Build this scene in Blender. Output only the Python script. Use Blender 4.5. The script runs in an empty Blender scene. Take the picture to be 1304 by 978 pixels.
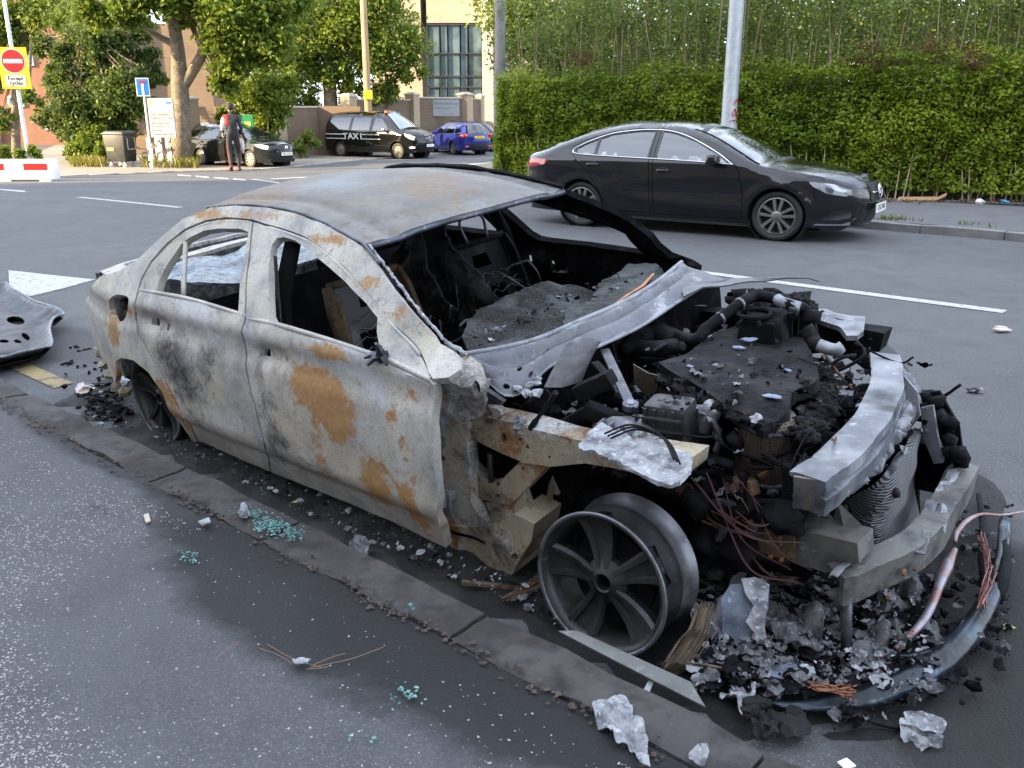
import bpy, bmesh, math, random
import numpy as np
from mathutils import Vector, Matrix, noise
from mathutils.geometry import delaunay_2d_cdt
random.seed(7); NR = np.random.default_rng(7)
SC = bpy.context.scene
COL = SC.collection
PI = math.pi

# ---------------------------------------------------------------- camera
CF, CP, CH = 1135.9, 0.300777, 1.5793
cam = bpy.data.cameras.new('camera'); camo = bpy.data.objects.new('camera', cam); COL.objects.link(camo)
cam.sensor_fit = 'HORIZONTAL'; cam.sensor_width = 36.0; cam.lens = 36.0 * CF / 1304
cam.clip_start = 0.05; cam.clip_end = 3000
camo.location = (0, 0, CH); camo.rotation_euler = (PI / 2 - CP, 0, 0)
SC.camera = camo

# ---------------------------------------------------------------- sky, sun, exposure
SUN_EL = math.radians(19.0)
SUN_AZ = math.radians(249)          # compass style: 0 = +Y, clockwise; the sun stands left of and behind the viewer
sd = Vector((math.sin(SUN_AZ) * math.cos(SUN_EL), math.cos(SUN_AZ) * math.cos(SUN_EL), math.sin(SUN_EL)))
w = bpy.data.worlds.new('World'); SC.world = w; w.use_nodes = True
nt = w.node_tree
bg = nt.nodes['Background']
CLOUD = (5.3, 5.75, 6.6)
sky = nt.nodes.new('ShaderNodeTexSky'); sky.sky_type = 'NISHITA'; sky.sun_disc = False
sky.sun_elevation = SUN_EL; sky.sun_rotation = SUN_AZ
sky.air_density = 1.0; sky.dust_density = 1.6; sky.ozone_density = 1.0
# thin broken cloud over the whole sky
tcw = nt.nodes.new('ShaderNodeTexCoord'); cn = nt.nodes.new('ShaderNodeTexNoise'); cn.inputs['Scale'].default_value = 2.2; cn.inputs['Detail'].default_value = 7; cn.inputs['Roughness'].default_value = .6
mpw = nt.nodes.new('ShaderNodeMapping'); mpw.inputs['Scale'].default_value = (1, 1, 2.2); nt.links.new(tcw.outputs['Generated'], mpw.inputs[0]); nt.links.new(mpw.outputs[0], cn.inputs['Vector'])
crw = nt.nodes.new('ShaderNodeValToRGB'); crw.color_ramp.elements[0].position = .30; crw.color_ramp.elements[0].color = (.25, .25, .25, 1); crw.color_ramp.elements[1].position = .62; crw.color_ramp.elements[1].color = (.9, .9, .9, 1); nt.links.new(cn.outputs[0], crw.inputs[0])
mxw = nt.nodes.new('ShaderNodeMix'); mxw.data_type = 'RGBA'; nt.links.new(crw.outputs[0], mxw.inputs[0]); nt.links.new(sky.outputs[0], mxw.inputs[6]); mxw.inputs[7].default_value = (CLOUD[0], CLOUD[1], CLOUD[2], 1)
nt.links.new(mxw.outputs[2], bg.inputs['Color']); bg.inputs['Strength'].default_value = 0.15
sl = bpy.data.lights.new('sun', 'SUN'); sl.energy = 5.0; sl.angle = math.radians(0.55); sl.color = (1.0, 0.76, 0.43)
so = bpy.data.objects.new('sun', sl); COL.objects.link(so)
so.rotation_euler = sd.to_track_quat('Z', 'Y').to_euler()
SC.view_settings.view_transform = 'Standard'; SC.view_settings.look = 'None'
SC.view_settings.exposure = 2.0; SC.view_settings.gamma = 1.0; SC.view_settings.use_curve_mapping = False

# ---------------------------------------------------------------- measuring helpers (where a sight line meets a real surface)
_c, _s = math.cos(CP), math.sin(CP)
def ray(px, py):
    a = (px - 652) / CF; b = (489 - py) / CF
    return np.array([a, _c + b * _s, -_s + b * _c])
def softplus(x, k): return k * math.log1p(math.exp(-abs(x) / k)) + max(0.0, x)
def gz(y): return -0.03 * (softplus(y - 14, 1.2) - softplus(y - 32, 1.2))
# road axes: t runs along the street (to the right and nearer), n across it
RD = np.array([0.755, -0.656]); RN = np.array([0.656, 0.755])
def camber(x, y):                      # the road falls towards the near gutter
    n = x * RN[0] + y * RN[1]; t = x * RD[0] + y * RD[1]
    if n < 1.83 or n > 4.6: return 0.0
    return -.085 * (1 - (n - 1.83) / 2.77) ** 1.5 * max(0.0, min(1.0, (16 - abs(t + 5)) / 4))
def hz(x, y): return gz(y) + camber(x, y)
def G(px, py, z=0.0):
    r = ray(px, py); lo, hi = 0.5, 400.0
    for _ in range(60):
        m = (lo + hi) / 2; q = m * r
        if CH + q[2] - z - hz(q[0], q[1]) > 0: lo = m
        else: hi = m
    q = lo * r; return Vector((q[0], q[1], CH + q[2]))
def FAR(px, py, y):
    r = ray(px, py); q = r * (y / r[1]); return Vector((q[0], q[1], CH + q[2]))
def TN(t, n, z=0.0):
    p = RD * t + RN * n; return Vector((p[0], p[1], hz(p[0], p[1]) + z))

# ---------------------------------------------------------------- object helpers
def link(o, parent=None, label=None, cat=None, group=None, kind=None):
    COL.objects.link(o)
    if parent is not None: o.parent = parent
    if label: o['label'] = label
    if cat: o['category'] = cat
    if group: o['group'] = group
    if kind: o['kind'] = kind
    return o
def thing(name, label, cat, loc=(0, 0, 0), rotz=0.0, group=None):
    o = bpy.data.objects.new(name, None); o.empty_display_size = 0.2
    o.location = loc; o.rotation_euler = (0, 0, rotz)
    return link(o, None, label, cat, group)
def mesh_np(name, V, loops, sizes, mat=None, smooth=False):
    me = bpy.data.meshes.new(name)
    V = np.asarray(V, dtype=np.float32).reshape(-1, 3); loops = np.asarray(loops, dtype=np.int32).ravel(); sizes = np.asarray(sizes, dtype=np.int32)
    me.vertices.add(len(V)); me.vertices.foreach_set('co', V.ravel())
    me.loops.add(len(loops)); me.loops.foreach_set('vertex_index', loops)
    me.polygons.add(len(sizes)); st = np.zeros(len(sizes), dtype=np.int32); st[1:] = np.cumsum(sizes)[:-1]
    me.polygons.foreach_set('loop_start', st)
    try: me.polygons.foreach_set('loop_total', sizes)
    except Exception: pass
    if smooth: me.polygons.foreach_set('use_smooth', np.ones(len(sizes), dtype=bool))
    me.update(calc_edges=True); me.validate()
    if mat: me.materials.append(mat)
    return me
def copy_tree(o, parent=None):
    c = o.copy(); COL.objects.link(c); c.parent = parent
    for ch in list(o.children): copy_tree(ch, c)
    return c

class MB:
    """collects shapes for ONE mesh object"""
    def __init__(s): s.v = []; s.f = []; s.m = []
    def add(s, vs, fs, mi=0):
        k = len(s.v); s.v += [tuple(v) for v in vs]; s.f += [tuple(i + k for i in f) for f in fs]; s.m += [mi] * len(fs); return s
    def box(s, c, d, rz=0.0, M=None, mi=0, bev=0.0, taper=1.0):
        x, y, z = d[0] / 2, d[1] / 2, d[2] / 2
        R = Matrix.Rotation(rz, 3, 'Z') if M is None else M
        c = Vector(c)
        if bev <= 0:
            q = [(-x, -y, -z), (x, -y, -z), (x, y, -z), (-x, y, -z), (-x * taper, -y * taper, z), (x * taper, -y * taper, z), (x * taper, y * taper, z), (-x * taper, y * taper, z)]
            return s.add([c + R @ Vector(p) for p in q], [(3, 2, 1, 0), (4, 5, 6, 7), (0, 1, 5, 4), (1, 2, 6, 5), (2, 3, 7, 6), (3, 0, 4, 7)], mi)
        bm = bmesh.new(); bmesh.ops.create_cube(bm, size=1.0, matrix=Matrix.Diagonal((d[0], d[1], d[2], 1)))
        if taper != 1:
            for v in bm.verts:
                if v.co.z > 0: v.co.x *= taper; v.co.y *= taper
        bmesh.ops.bevel(bm, geom=list(bm.edges), offset=bev, segments=2, affect='EDGES', profile=0.6)
        bm.verts.index_update()
        s.add([c + R @ v.co for v in bm.verts], [[v.index for v in f.verts] for f in bm.faces], mi); bm.free(); return s
    def prism(s, poly, z0, z1, to=None, mi=0):
        n = len(poly); to = to or (lambda a, b, z: (a, b, z))
        vs = [to(a, b, z0) for a, b in poly] + [to(a, b, z1) for a, b in poly]
        return s.add(vs, [tuple(range(n - 1, -1, -1)), tuple(range(n, 2 * n))] + [(i, (i + 1) % n, n + (i + 1) % n, n + i) for i in range(n)], mi)
    def tube(s, pts, r, seg=8, closed=False, caps=True, mi=0, flat=1.0):
        P = [Vector(p) for p in pts]; n = len(P)
        rr = r if isinstance(r, (list, tuple)) else [r] * n
        T = []
        for i in range(n):
            a = P[(i - 1) % n] if (closed or i > 0) else P[i]; b = P[(i + 1) % n] if (closed or i < n - 1) else P[i]
            d = (b - a); T.append(d.normalized() if d.length > 1e-9 else Vector((0, 0, 1)))
        up = Vector((0, 0, 1)) if abs(T[0].z) < 0.95 else Vector((1, 0, 0))
        N = (up - T[0] * up.dot(T[0])).normalized(); vs = []
        for i in range(n):
            N = N - T[i] * N.dot(T[i])
            N = N.normalized() if N.length > 1e-6 else T[i].orthogonal().normalized()
            B = T[i].cross(N)
            for k in range(seg):
                a = 2 * PI * k / seg; vs.append(P[i] + (N * math.cos(a) * flat + B * math.sin(a)) * rr[i])
        fs = []
        for i in range(n if closed else n - 1):
            for k in range(seg):
                a = i * seg + k; b = i * seg + (k + 1) % seg; j = ((i + 1) % n) * seg
                fs.append((a, b, j + (k + 1) % seg, j + k))
        if caps and not closed: fs += [tuple(range(seg - 1, -1, -1)), tuple(range((n - 1) * seg, n * seg))]
        return s.add(vs, fs, mi)
    def lathe(s, prof, seg=24, M=None, mi=0, closed=False, caps=False):
        """prof: (radius, height) pairs turned about local z; M places it"""
        M = M or Matrix.Identity(4); vs = []; n = len(prof)
        for r, h in prof:
            for k in range(seg):
                a = 2 * PI * k / seg; vs.append(M @ Vector((r * math.cos(a), r * math.sin(a), h)))
        fs = []
        for i in range(n if closed else n - 1):
            for k in range(seg):
                a = i * seg + k; b = i * seg + (k + 1) % seg; j = ((i + 1) % n) * seg
                fs.append((a, b, j + (k + 1) % seg, j + k))
        if caps and not closed:
            if prof[0][0] > 1e-5: fs.append(tuple(range(seg - 1, -1, -1)))
            if prof[-1][0] > 1e-5: fs.append(tuple(range((n - 1) * seg, n * seg)))
        return s.add(vs, fs, mi)
    def blob(s, c, d, amp=0.3, freq=2.0, sub=2, seed=0, M=None, mi=0):
        bm = bmesh.new(); bmesh.ops.create_icosphere(bm, subdivisions=sub, radius=1.0); bm.verts.index_update()
        M = M or (Matrix.Rotation(seed * 1.7, 3, 'Z') @ Matrix.Rotation(seed * .9, 3, 'X') if amp > .45 else Matrix.Identity(3)); c = Vector(c); sub = max(2, sub) if amp > .45 else sub; off = Vector((seed * 7.13, seed * 3.7, seed * 1.9)); vs = []
        for v in bm.verts:
            k = 1 + amp * noise.noise(v.co * freq + off) + amp * .55 * noise.noise(v.co * freq * 2.7 + off) - (amp * .5 * abs(noise.noise(v.co * freq * 5.1 + off)) if amp > .45 else 0)
            vs.append(c + M @ Vector((v.co.x * k * d[0], v.co.y * k * d[1], v.co.z * k * d[2])))
        s.add(vs, [[v.index for v in f.verts] for f in bm.faces], mi); bm.free(); return s
    def build(s, name, mat, parent=None, smooth=False, angle=None, **kw):
        me = bpy.data.meshes.new(name); me.from_pydata(s.v, [], s.f)
        for m in (mat if isinstance(mat, (list, tuple)) else [mat]): me.materials.append(m)
        if any(s.m): me.polygons.foreach_set('material_index', s.m)
        if smooth or angle:
            me.polygons.foreach_set('use_smooth', [True] * len(s.f))
            if angle:
                try: me.set_sharp_from_angle(angle=math.radians(angle))
                except Exception: pass
        me.update()
        return link(bpy.data.objects.new(name, me), parent, **kw)

def cr(pts, n=6, closed=False):
    """smooth curve through points (any dimension)"""
    P = [np.array(p, float) for p in pts]; m = len(P); out = []
    for i in range(m if closed else m - 1):
        p1, p2 = P[i], P[(i + 1) % m]
        p0 = P[i - 1] if (closed or i > 0) else 2 * p1 - p2
        p3 = P[(i + 2) % m] if (closed or i + 2 < m) else 2 * p2 - p1
        for k in range(n):
            t = k / n
            out.append(tuple(.5 * (2 * p1 + (p2 - p0) * t + (2 * p0 - 5 * p1 + 4 * p2 - p3) * t * t + (3 * p1 - p0 - 3 * p2 + p3) * t ** 3)))
    if not closed: out.append(tuple(P[-1]))
    return out
def inside(X, Y, poly):
    r = np.zeros(len(X), bool); n = len(poly)
    for i in range(n):
        x1, y1 = poly[i]; x2, y2 = poly[(i + 1) % n]
        if y1 == y2: continue
        r ^= ((y1 > Y) != (y2 > Y)) & (X < (x2 - x1) * (Y - y1) / (y2 - y1) + x1)
    return r
def densify(poly, step):
    out = []
    for i in range(len(poly)):
        a = np.array(poly[i], float); b = np.array(poly[(i + 1) % len(poly)], float); L = np.linalg.norm(b - a)
        if L < 1e-6: continue
        k = max(1, int(L / step + .5))
        for j in range(k): out.append(tuple(a + (b - a) * j / k))
    return out
def tri_region(outline, holes, step, jit=0.25):
    loops = [densify(outline, step)] + [densify(h, step) for h in holes]
    vs = []; es = []
    for l in loops:
        k = len(vs); vs += l; es += [(k + i, k + (i + 1) % len(l)) for i in range(len(l))]
    B = np.array(vs); x0, y0 = B.min(0); x1, y1 = B.max(0)
    nx, ny = int((x1 - x0) / step) + 1, int((y1 - y0) / step) + 1
    gx, gy = np.meshgrid(np.arange(nx), np.arange(ny)); gx = gx + .5 * (gy % 2)
    X = (x0 + (gx + .25) * step).ravel() + NR.uniform(-jit, jit, nx * ny) * step
    Y = (y0 + (gy + .5) * step).ravel() + NR.uniform(-jit, jit, nx * ny) * step
    ok = inside(X, Y, loops[0])
    for h in loops[1:]: ok &= ~inside(X, Y, h)
    X, Y = X[ok], Y[ok]
    if len(X):
        keep = np.ones(len(X), bool)
        for i in range(0, len(X), 500):
            d = ((X[i:i + 500, None] - B[None, :, 0]) ** 2 + (Y[i:i + 500, None] - B[None, :, 1]) ** 2).min(1)
            keep[i:i + 500] = d > (0.45 * step) ** 2
        vs = vs + list(zip(X[keep], Y[keep]))
    V, E, F, *_ = delaunay_2d_cdt([Vector(v) for v in vs], es, [], 0, 1e-6)
    V = np.array([(v[0], v[1]) for v in V]); F = np.array([f for f in F if len(f) == 3])
    cen = V[F].mean(1); ok = inside(cen[:, 0], cen[:, 1], loops[0])
    for h in loops[1:]: ok &= ~inside(cen[:, 0], cen[:, 1], h)
    F = F[ok]
    a, b, c_ = V[F[:, 0]], V[F[:, 1]], V[F[:, 2]]
    ar = (b[:, 0] - a[:, 0]) * (c_[:, 1] - a[:, 1]) - (b[:, 1] - a[:, 1]) * (c_[:, 0] - a[:, 0])
    F[ar < 0] = F[ar < 0][:, ::-1]
    return V, F
def panel(name, outline, surf, mat, parent=None, holes=(), step=.04, thick=.01, flip=False, paint=None, smooth=True, jit=.25, **kw):
    """sheet cut to an outline in two surface coordinates, laid on a curved surface and given thickness"""
    V, F = tri_region(outline, holes, step, jit)
    P = [surf(a, b) for a, b in V]
    if flip: F = F[:, ::-1]
    me = bpy.data.meshes.new(name); me.from_pydata([tuple(p) for p in P], [], F.tolist())
    me.polygons.foreach_set('use_smooth', [smooth] * len(me.polygons))
    me.materials.append(mat)
    if paint:
        at = me.color_attributes.new('burn', 'FLOAT_COLOR', 'POINT')
        at.data.foreach_set('color', np.array([paint(a, b, p) for (a, b), p in zip(V, P)], dtype=np.float32).ravel())
    me.update()
    o = link(bpy.data.objects.new(name, me), parent, **kw)
    if thick:
        m = o.modifiers.new('thickness', 'SOLIDIFY'); m.thickness = abs(thick); m.offset = -1 if thick > 0 else 1
        m.use_even_offset = False
        if smooth: e = o.modifiers.new('crisp_edges', 'EDGE_SPLIT'); e.split_angle = math.radians(38); e.use_edge_sharp = False
    return o

# ---------------------------------------------------------------- materials
def _nodes(name):
    m = bpy.data.materials.new(name); m.use_nodes = True; t = m.node_tree
    return m, t, t.nodes['Principled BSDF'], t.nodes.new, t.links.new
def ramp(t, fac, stops):
    n = t.nodes.new('ShaderNodeValToRGB'); e = n.color_ramp.elements
    while len(e) < len(stops): e.new(.5)
    for k, (p, c) in enumerate(stops): e[k].position = p; e[k].color = (*c, 1) if len(c) == 3 else c
    t.links.new(fac, n.inputs[0]); return n.outputs[0]
def mixc(t, fac, a, b, mode='MIX'):
    n = t.nodes.new('ShaderNodeMix'); n.data_type = 'RGBA'; n.blend_type = mode
    for sock, val in ((n.inputs[0], fac), (n.inputs[6], a), (n.inputs[7], b)):
        if hasattr(val, 'is_output'): t.links.new(val, sock)
        elif isinstance(val, (int, float)): sock.default_value = val
        else: sock.default_value = (*val, 1)
    return n.outputs[2]
def math_(t, op, a, b=0.0, clamp=False):
    n = t.nodes.new('ShaderNodeMath'); n.operation = op; n.use_clamp = clamp
    for sock, val in ((n.inputs[0], a), (n.inputs[1], b)):
        if hasattr(val, 'is_output'): t.links.new(val, sock)
        else: sock.default_value = val
    return n.outputs[0]
def tex(t, scale, detail=4.0, rough=.55, coord='Object', dist=0.0, kind='noise', sv=None):
    tc = t.nodes.new('ShaderNodeTexCoord'); src = tc.outputs[coord]
    if coord == 'World':
        pass
    if sv:
        mp = t.nodes.new('ShaderNodeMapping'); mp.inputs['Scale'].default_value = sv; t.links.new(src, mp.inputs[0]); src = mp.outputs[0]
    if kind == 'noise':
        n = t.nodes.new('ShaderNodeTexNoise'); n.inputs['Detail'].default_value = detail; n.inputs['Roughness'].default_value = rough; n.inputs['Distortion'].default_value = dist
    else:
        n = t.nodes.new('ShaderNodeTexVoronoi')
        if kind == 'edge': n.feature = 'DISTANCE_TO_EDGE'
    n.inputs['Scale'].default_value = scale; t.links.new(src, n.inputs['Vector'])
    return n.outputs[0]
def bump(t, b, h, strength=.3, dist=.01):
    n = t.nodes.new('ShaderNodeBump'); n.inputs['Strength'].default_value = strength; n.inputs['Distance'].default_value = dist
    t.links.new(h, n.inputs['Height'])
    prev = b.inputs['Normal']
    if prev.is_linked: t.links.new(prev.links[0].from_socket, n.inputs['Normal'])
    t.links.new(n.outputs[0], prev)
def M(name, base, rough=.6, metal=0.0, var=(), bmp=(), spec=None, coat=0.0, emit=None, trans=0.0, rv=None):
    """var: (scale, colour2, lo, hi[, detail]) layers; bmp: (scale, strength, dist[, detail])"""
    m, t, b, new, ln = _nodes(name)
    col = None
    for L in var:
        f = ramp(t, tex(t, L[0], L[4] if len(L) > 4 else 5.0, sv=L[5] if len(L) > 5 else None), [(L[2], (0, 0, 0)), (L[3], (1, 1, 1))])
        col = mixc(t, f, base if col is None else col, L[1])
    if col is None: b.inputs['Base Color'].default_value = (*base, 1)
    else: ln(col, b.inputs['Base Color'])
    b.inputs['Roughness'].default_value = rough; b.inputs['Metallic'].default_value = metal
    if rv: ln(ramp(t, tex(t, rv[0], 5), [(.35, (rv[1],) * 3), (.65, (rv[2],) * 3)]), b.inputs['Roughness'])
    if spec is not None: b.inputs['Specular IOR Level'].default_value = spec
    if coat: b.inputs['Coat Weight'].default_value = coat; b.inputs['Coat Roughness'].default_value = .03
    if trans: b.inputs['Transmission Weight'].default_value = trans
    if emit: b.inputs['Emission Color'].default_value = (*emit[0], 1); b.inputs['Emission Strength'].default_value = emit[1]
    for B in bmp: bump(t, b, tex(t, B[0], B[3] if len(B) > 3 else 4.0), B[1], B[2])
    return m

def burn_mat(name, ash=(.40, .385, .345), ash2=(.27, .265, .255), rust=(.42, .235, .09), soot=(.028, .028, .032), white=(.62, .63, .65), rough=.62):
    """scorched bare steel: attribute burn R = rust, G = soot, B = white ash, broken up by noise"""
    m, t, b, new, ln = _nodes(name)
    at = new('ShaderNodeAttribute'); at.attribute_name = 'burn'
    sp = new('ShaderNodeSeparateColor'); ln(at.outputs['Color'], sp.inputs[0])
    n1 = tex(t, 7, 8, .65, dist=.4); n2 = tex(t, 38, 6, .7); n3 = tex(t, 130, 3, .6); n5 = tex(t, 15, 7, .72, dist=.6); n6 = tex(t, 5, 6, .65, sv=(1, 1, .28)); n4 = tex(t, 3.2, 6, .6, dist=.8)
    col = mixc(t, ramp(t, n1, [(.38, (0, 0, 0)), (.62, (1, 1, 1))]), ash, ash2)
    col = mixc(t, ramp(t, n4, [(.45, (0, 0, 0)), (.6, (.55, .55, .55))]), col, (ash[0] * 1.08, ash[1] * .97, ash[2] * .78))
    col = mixc(t, ramp(t, n6, [(.50, (0, 0, 0)), (.62, (.7,) * 3)]), col, tuple(x * 1.22 for x in ash)); col = mixc(t, ramp(t, n5, [(.55, (0, 0, 0)), (.66, (.65,) * 3)]), col, tuple(x * .62 for x in ash2))
    def layer(col, ch, c, n, gain, soft):
        v = math_(t, 'ADD', sp.outputs[ch], math_(t, 'MULTIPLY', math_(t, 'SUBTRACT', n, .5), gain))
        return mixc(t, ramp(t, v, [(.5 - soft, (0, 0, 0)), (.5 + soft, (1, 1, 1))]), col, c)
    r2 = mixc(t, ramp(t, n2, [(.4, (0, 0, 0)), (.65, (1, 1, 1))]), rust, tuple(x * .72 for x in rust))
    w2 = mixc(t, n2, white, tuple(x * .8 for x in white))
    nn = math_(t, 'ADD', math_(t, 'MULTIPLY', n2, .6), math_(t, 'MULTIPLY', n1, .4))
    col = layer(col, 2, w2, nn, 2.4, .2)
    col = layer(col, 0, r2, math_(t, 'ADD', math_(t, 'MULTIPLY', n5, .6), math_(t, 'MULTIPLY', n2, .4)), 3.2, .16)
    col = layer(col, 1, soot, math_(t, 'ADD', math_(t, 'MULTIPLY', n3, .35), math_(t, 'MULTIPLY', n5, .55)), 2.6, .30)
    col = mixc(t, ramp(t, n3, [(.5, (0, 0, 0)), (.74, (.55,) * 3)]), col, (.13, .125, .12))
    ln(col, b.inputs['Base Color'])
    b.inputs['Roughness'].default_value = rough; b.inputs['Metallic'].default_value = .12
    bump(t, b, n2, .25, .004); bump(t, b, n1, .25, .012); bump(t, b, n3, .2, .0015)
    return m
# ================================================================= ground, road, pavements, kerbs, markings
def grid_sheet(name, xs, ys, zf, mat, **kw):
    X, Y = np.meshgrid(xs, ys); Z = np.vectorize(zf)(X, Y); nx, ny = len(xs), len(ys)
    i = np.arange(nx * ny).reshape(ny, nx); q = np.stack([i[:-1, :-1], i[:-1, 1:], i[1:, 1:], i[1:, :-1]], -1).reshape(-1, 4)
    me = mesh_np(name, np.stack([X, Y, Z], -1), q, np.full(len(q), 4), mat, True)
    return link(bpy.data.objects.new(name, me), None, **kw)
def asphalt(name, a, b_, patch=True, chips=.12, burn=None, rough=.85):
    m, t, b, new, ln = _nodes(name)
    big = tex(t, .35, 6, .6); mid = tex(t, 3.2, 6, .65); fine = tex(t, 150, 4, .75); agg = tex(t, 80, 2, .5, kind='vor')
    col = mixc(t, ramp(t, big, [(.38, (0, 0, 0)), (.65, (1, 1, 1))]), a, b_)
    col = mixc(t, ramp(t, mid, [(.45, (0, 0, 0)), (.7, (.6,) * 3)]), col, tuple(x * .68 for x in a))
    col = mixc(t, ramp(t, fine, [(.52, (0, 0, 0)), (.72, (1, 1, 1))]), col, tuple(x * 1.75 for x in b_))
    col = mixc(t, ramp(t, agg, [(.0, (chips * 5,) * 3), (.22, (0, 0, 0))]), col, tuple(min(.5, x * 2.6) for x in b_))
    tcv = new('ShaderNodeTexCoord'); nv_ = new('ShaderNodeTexNoise'); nv_.inputs['Scale'].default_value = 2.2; nv_.inputs['Detail'].default_value = 6; ln(tcv.outputs['Object'], nv_.inputs['Vector']); mv = new('ShaderNodeMix'); mv.data_type = 'VECTOR'; mv.inputs[0].default_value = .30; ln(tcv.outputs['Object'], mv.inputs[4]); ln(nv_.outputs['Color'], mv.inputs[5]); vo_ = new('ShaderNodeTexVoronoi'); vo_.feature = 'DISTANCE_TO_EDGE'; vo_.inputs['Scale'].default_value = 1.0; ln(mv.outputs[1], vo_.inputs['Vector']); cr_ = vo_.outputs[0]; crn = tex(t, .8, 4)
    ck = math_(t, 'MULTIPLY', ramp(t, cr_, [(.001, (.8,) * 3), (.006, (0, 0, 0))]), ramp(t, crn, [(.57, (0, 0, 0)), (.66, (1, 1, 1))]))
    col = mixc(t, ck, col, tuple(x * .25 for x in a))
    if burn:
        tc = new('ShaderNodeTexCoord'); dn = new('ShaderNodeTexNoise'); dn.inputs['Scale'].default_value = 1.8; dn.inputs['Detail'].default_value = 6; dn.inputs['Roughness'].default_value = .65; ln(tc.outputs['Object'], dn.inputs['Vector'])
        for (cx, cy, rx, ry, ang, amt, c_) in burn:
            mp = new('ShaderNodeMapping'); mp.vector_type = 'TEXTURE'; mp.inputs['Location'].default_value = (cx, cy, 0); mp.inputs['Rotation'].default_value = (0, 0, ang); mp.inputs['Scale'].default_value = (rx, ry, 1000); ln(tc.outputs['Object'], mp.inputs[0])
            le = new('ShaderNodeVectorMath'); le.operation = 'LENGTH'; ln(mp.outputs[0], le.inputs[0])
            v = math_(t, 'ADD', le.outputs['Value'], math_(t, 'MULTIPLY', math_(t, 'SUBTRACT', dn.outputs[0], .5), 1.1))
            col = mixc(t, ramp(t, v, [(.74, (amt,) * 3), (1.0, (0, 0, 0))]), col, c_)
    ln(col, b.inputs['Base Color']); b.inputs['Roughness'].default_value = rough
    bump(t, b, fine, .6, .005); bump(t, b, agg, .5, .005); bump(t, b, tex(t, 30, 5, .7), .5, .012); bump(t, b, mid, .3, .015); bump(t, b, ck, -.6, .006)
    return m
KA = math.atan2(RD[1], RD[0])
tb = G(400, 800, .07); tb2 = G(650, 870, .07)
ROADM = asphalt('road_asphalt', (.068, .069, .073), (.094, .095, .099), chips=.3, burn=[(2.05, 2.30, 1.0, .80, KA, .94, (.009, .009, .009)), (1.75, 2.05, 1.35, .75, KA, .92, (.012, .012, .012)), (2.6, 2.2, 1.5, .5, KA - .2, .35, (.03, .03, .03)), (-.2, 4.0, 2.6, 1.25, KA, .9, (.012, .012, .012)), (-3.2, 6.2, .9, .35, KA, .5, (.03, .028, .026))])
PAVEM = asphalt('pavement_asphalt', (.060, .062, .067), (.090, .092, .099), chips=.12, burn=[(*G(*q, .07)[:2], rx, ry, KA, am, (.010, .010, .0112)) for q, rx, ry, am in (((455, 745), 1.02, .50, .9), ((620, 845), .74, .38, .9), ((310, 660), .75, .28, .75), ((150, 575), 1.3, .18, .6), ((720, 905), .6, .2, .65))])
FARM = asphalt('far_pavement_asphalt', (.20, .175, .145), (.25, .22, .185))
xs = np.r_[np.linspace(-600, -60, 12), np.linspace(-50, -12, 18), np.linspace(-11, 8, 78), np.linspace(10, 50, 18), np.linspace(60, 600, 12)]; ys = np.r_[np.linspace(-300, -20, 8), np.linspace(-15, -3, 8), np.linspace(-2, 14, 66), np.linspace(14.8, 60, 60), np.linspace(70, 900, 14)]
grid_sheet('road', xs, ys, hz, ROADM, kind='structure')
def strip(name, n0, n1, t0, t1, z, mat, seg=60, skirt=0.12, **kw):
    vs = []; fs = []
    for i in range(seg + 1):
        t = t0 + (t1 - t0) * i / seg
        a, b = TN(t, n0, z), TN(t, n1, z); vs += [a, b, b - Vector((0, 0, skirt)), a - Vector((0, 0, skirt))]
    for i in range(seg):
        k = i * 4
        for j in range(4): fs.append((k + j, k + (j + 1) % 4, k + 4 + (j + 1) % 4, k + 4 + j))
    mb = MB(); mb.add(vs, fs); return mb.build(name, mat, None, kind='structure', **kw)
PZ = .07
def pave_near():
    vs = []; fs = []; T = np.r_[np.linspace(-40, -10, 16), np.linspace(-9.5, 4, 80), np.linspace(5, 30, 14)]; N = np.r_[np.linspace(-10, -1, 7), np.linspace(-.8, 1.625, 32)]
    for t in T:
        for n in N: p = TN(t, n, 0); vs.append((p.x, p.y, p.z + PZ + .006 * nz0(p.x * 1.3, p.y * 1.3) + .004 * nz0(p.x * 4, p.y * 4, 3) - .010 * max(0, (n - 1.45) / .14)))
    m = len(N)
    for i in range(len(T) - 1):
        for j in range(m - 1): fs.append((i * m + j, (i + 1) * m + j, (i + 1) * m + j + 1, i * m + j + 1))
    mb = MB(); mb.add(vs, fs); mb.build('near_pavement', PAVEM, None, smooth=True, kind='structure')
nz0 = lambda a, b, c=0.0: noise.noise(Vector((a, b, c)))
pave_near()
KERBM = M('kerb_stone', (.050, .047, .046), .85, var=[(3.5, (.078, .072, .068), .42, .68), (9, (.018, .017, .017), .46, .66), (50, (.10, .095, .09), .64, .8), (2, (.030, .024, .023), .5, .65)], bmp=[(12, .8, .02), (45, .7, .008), (140, .5, .003)])
kerb = bpy.data.objects.new('kerb', None); link(kerb, None, kind='structure')
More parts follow.
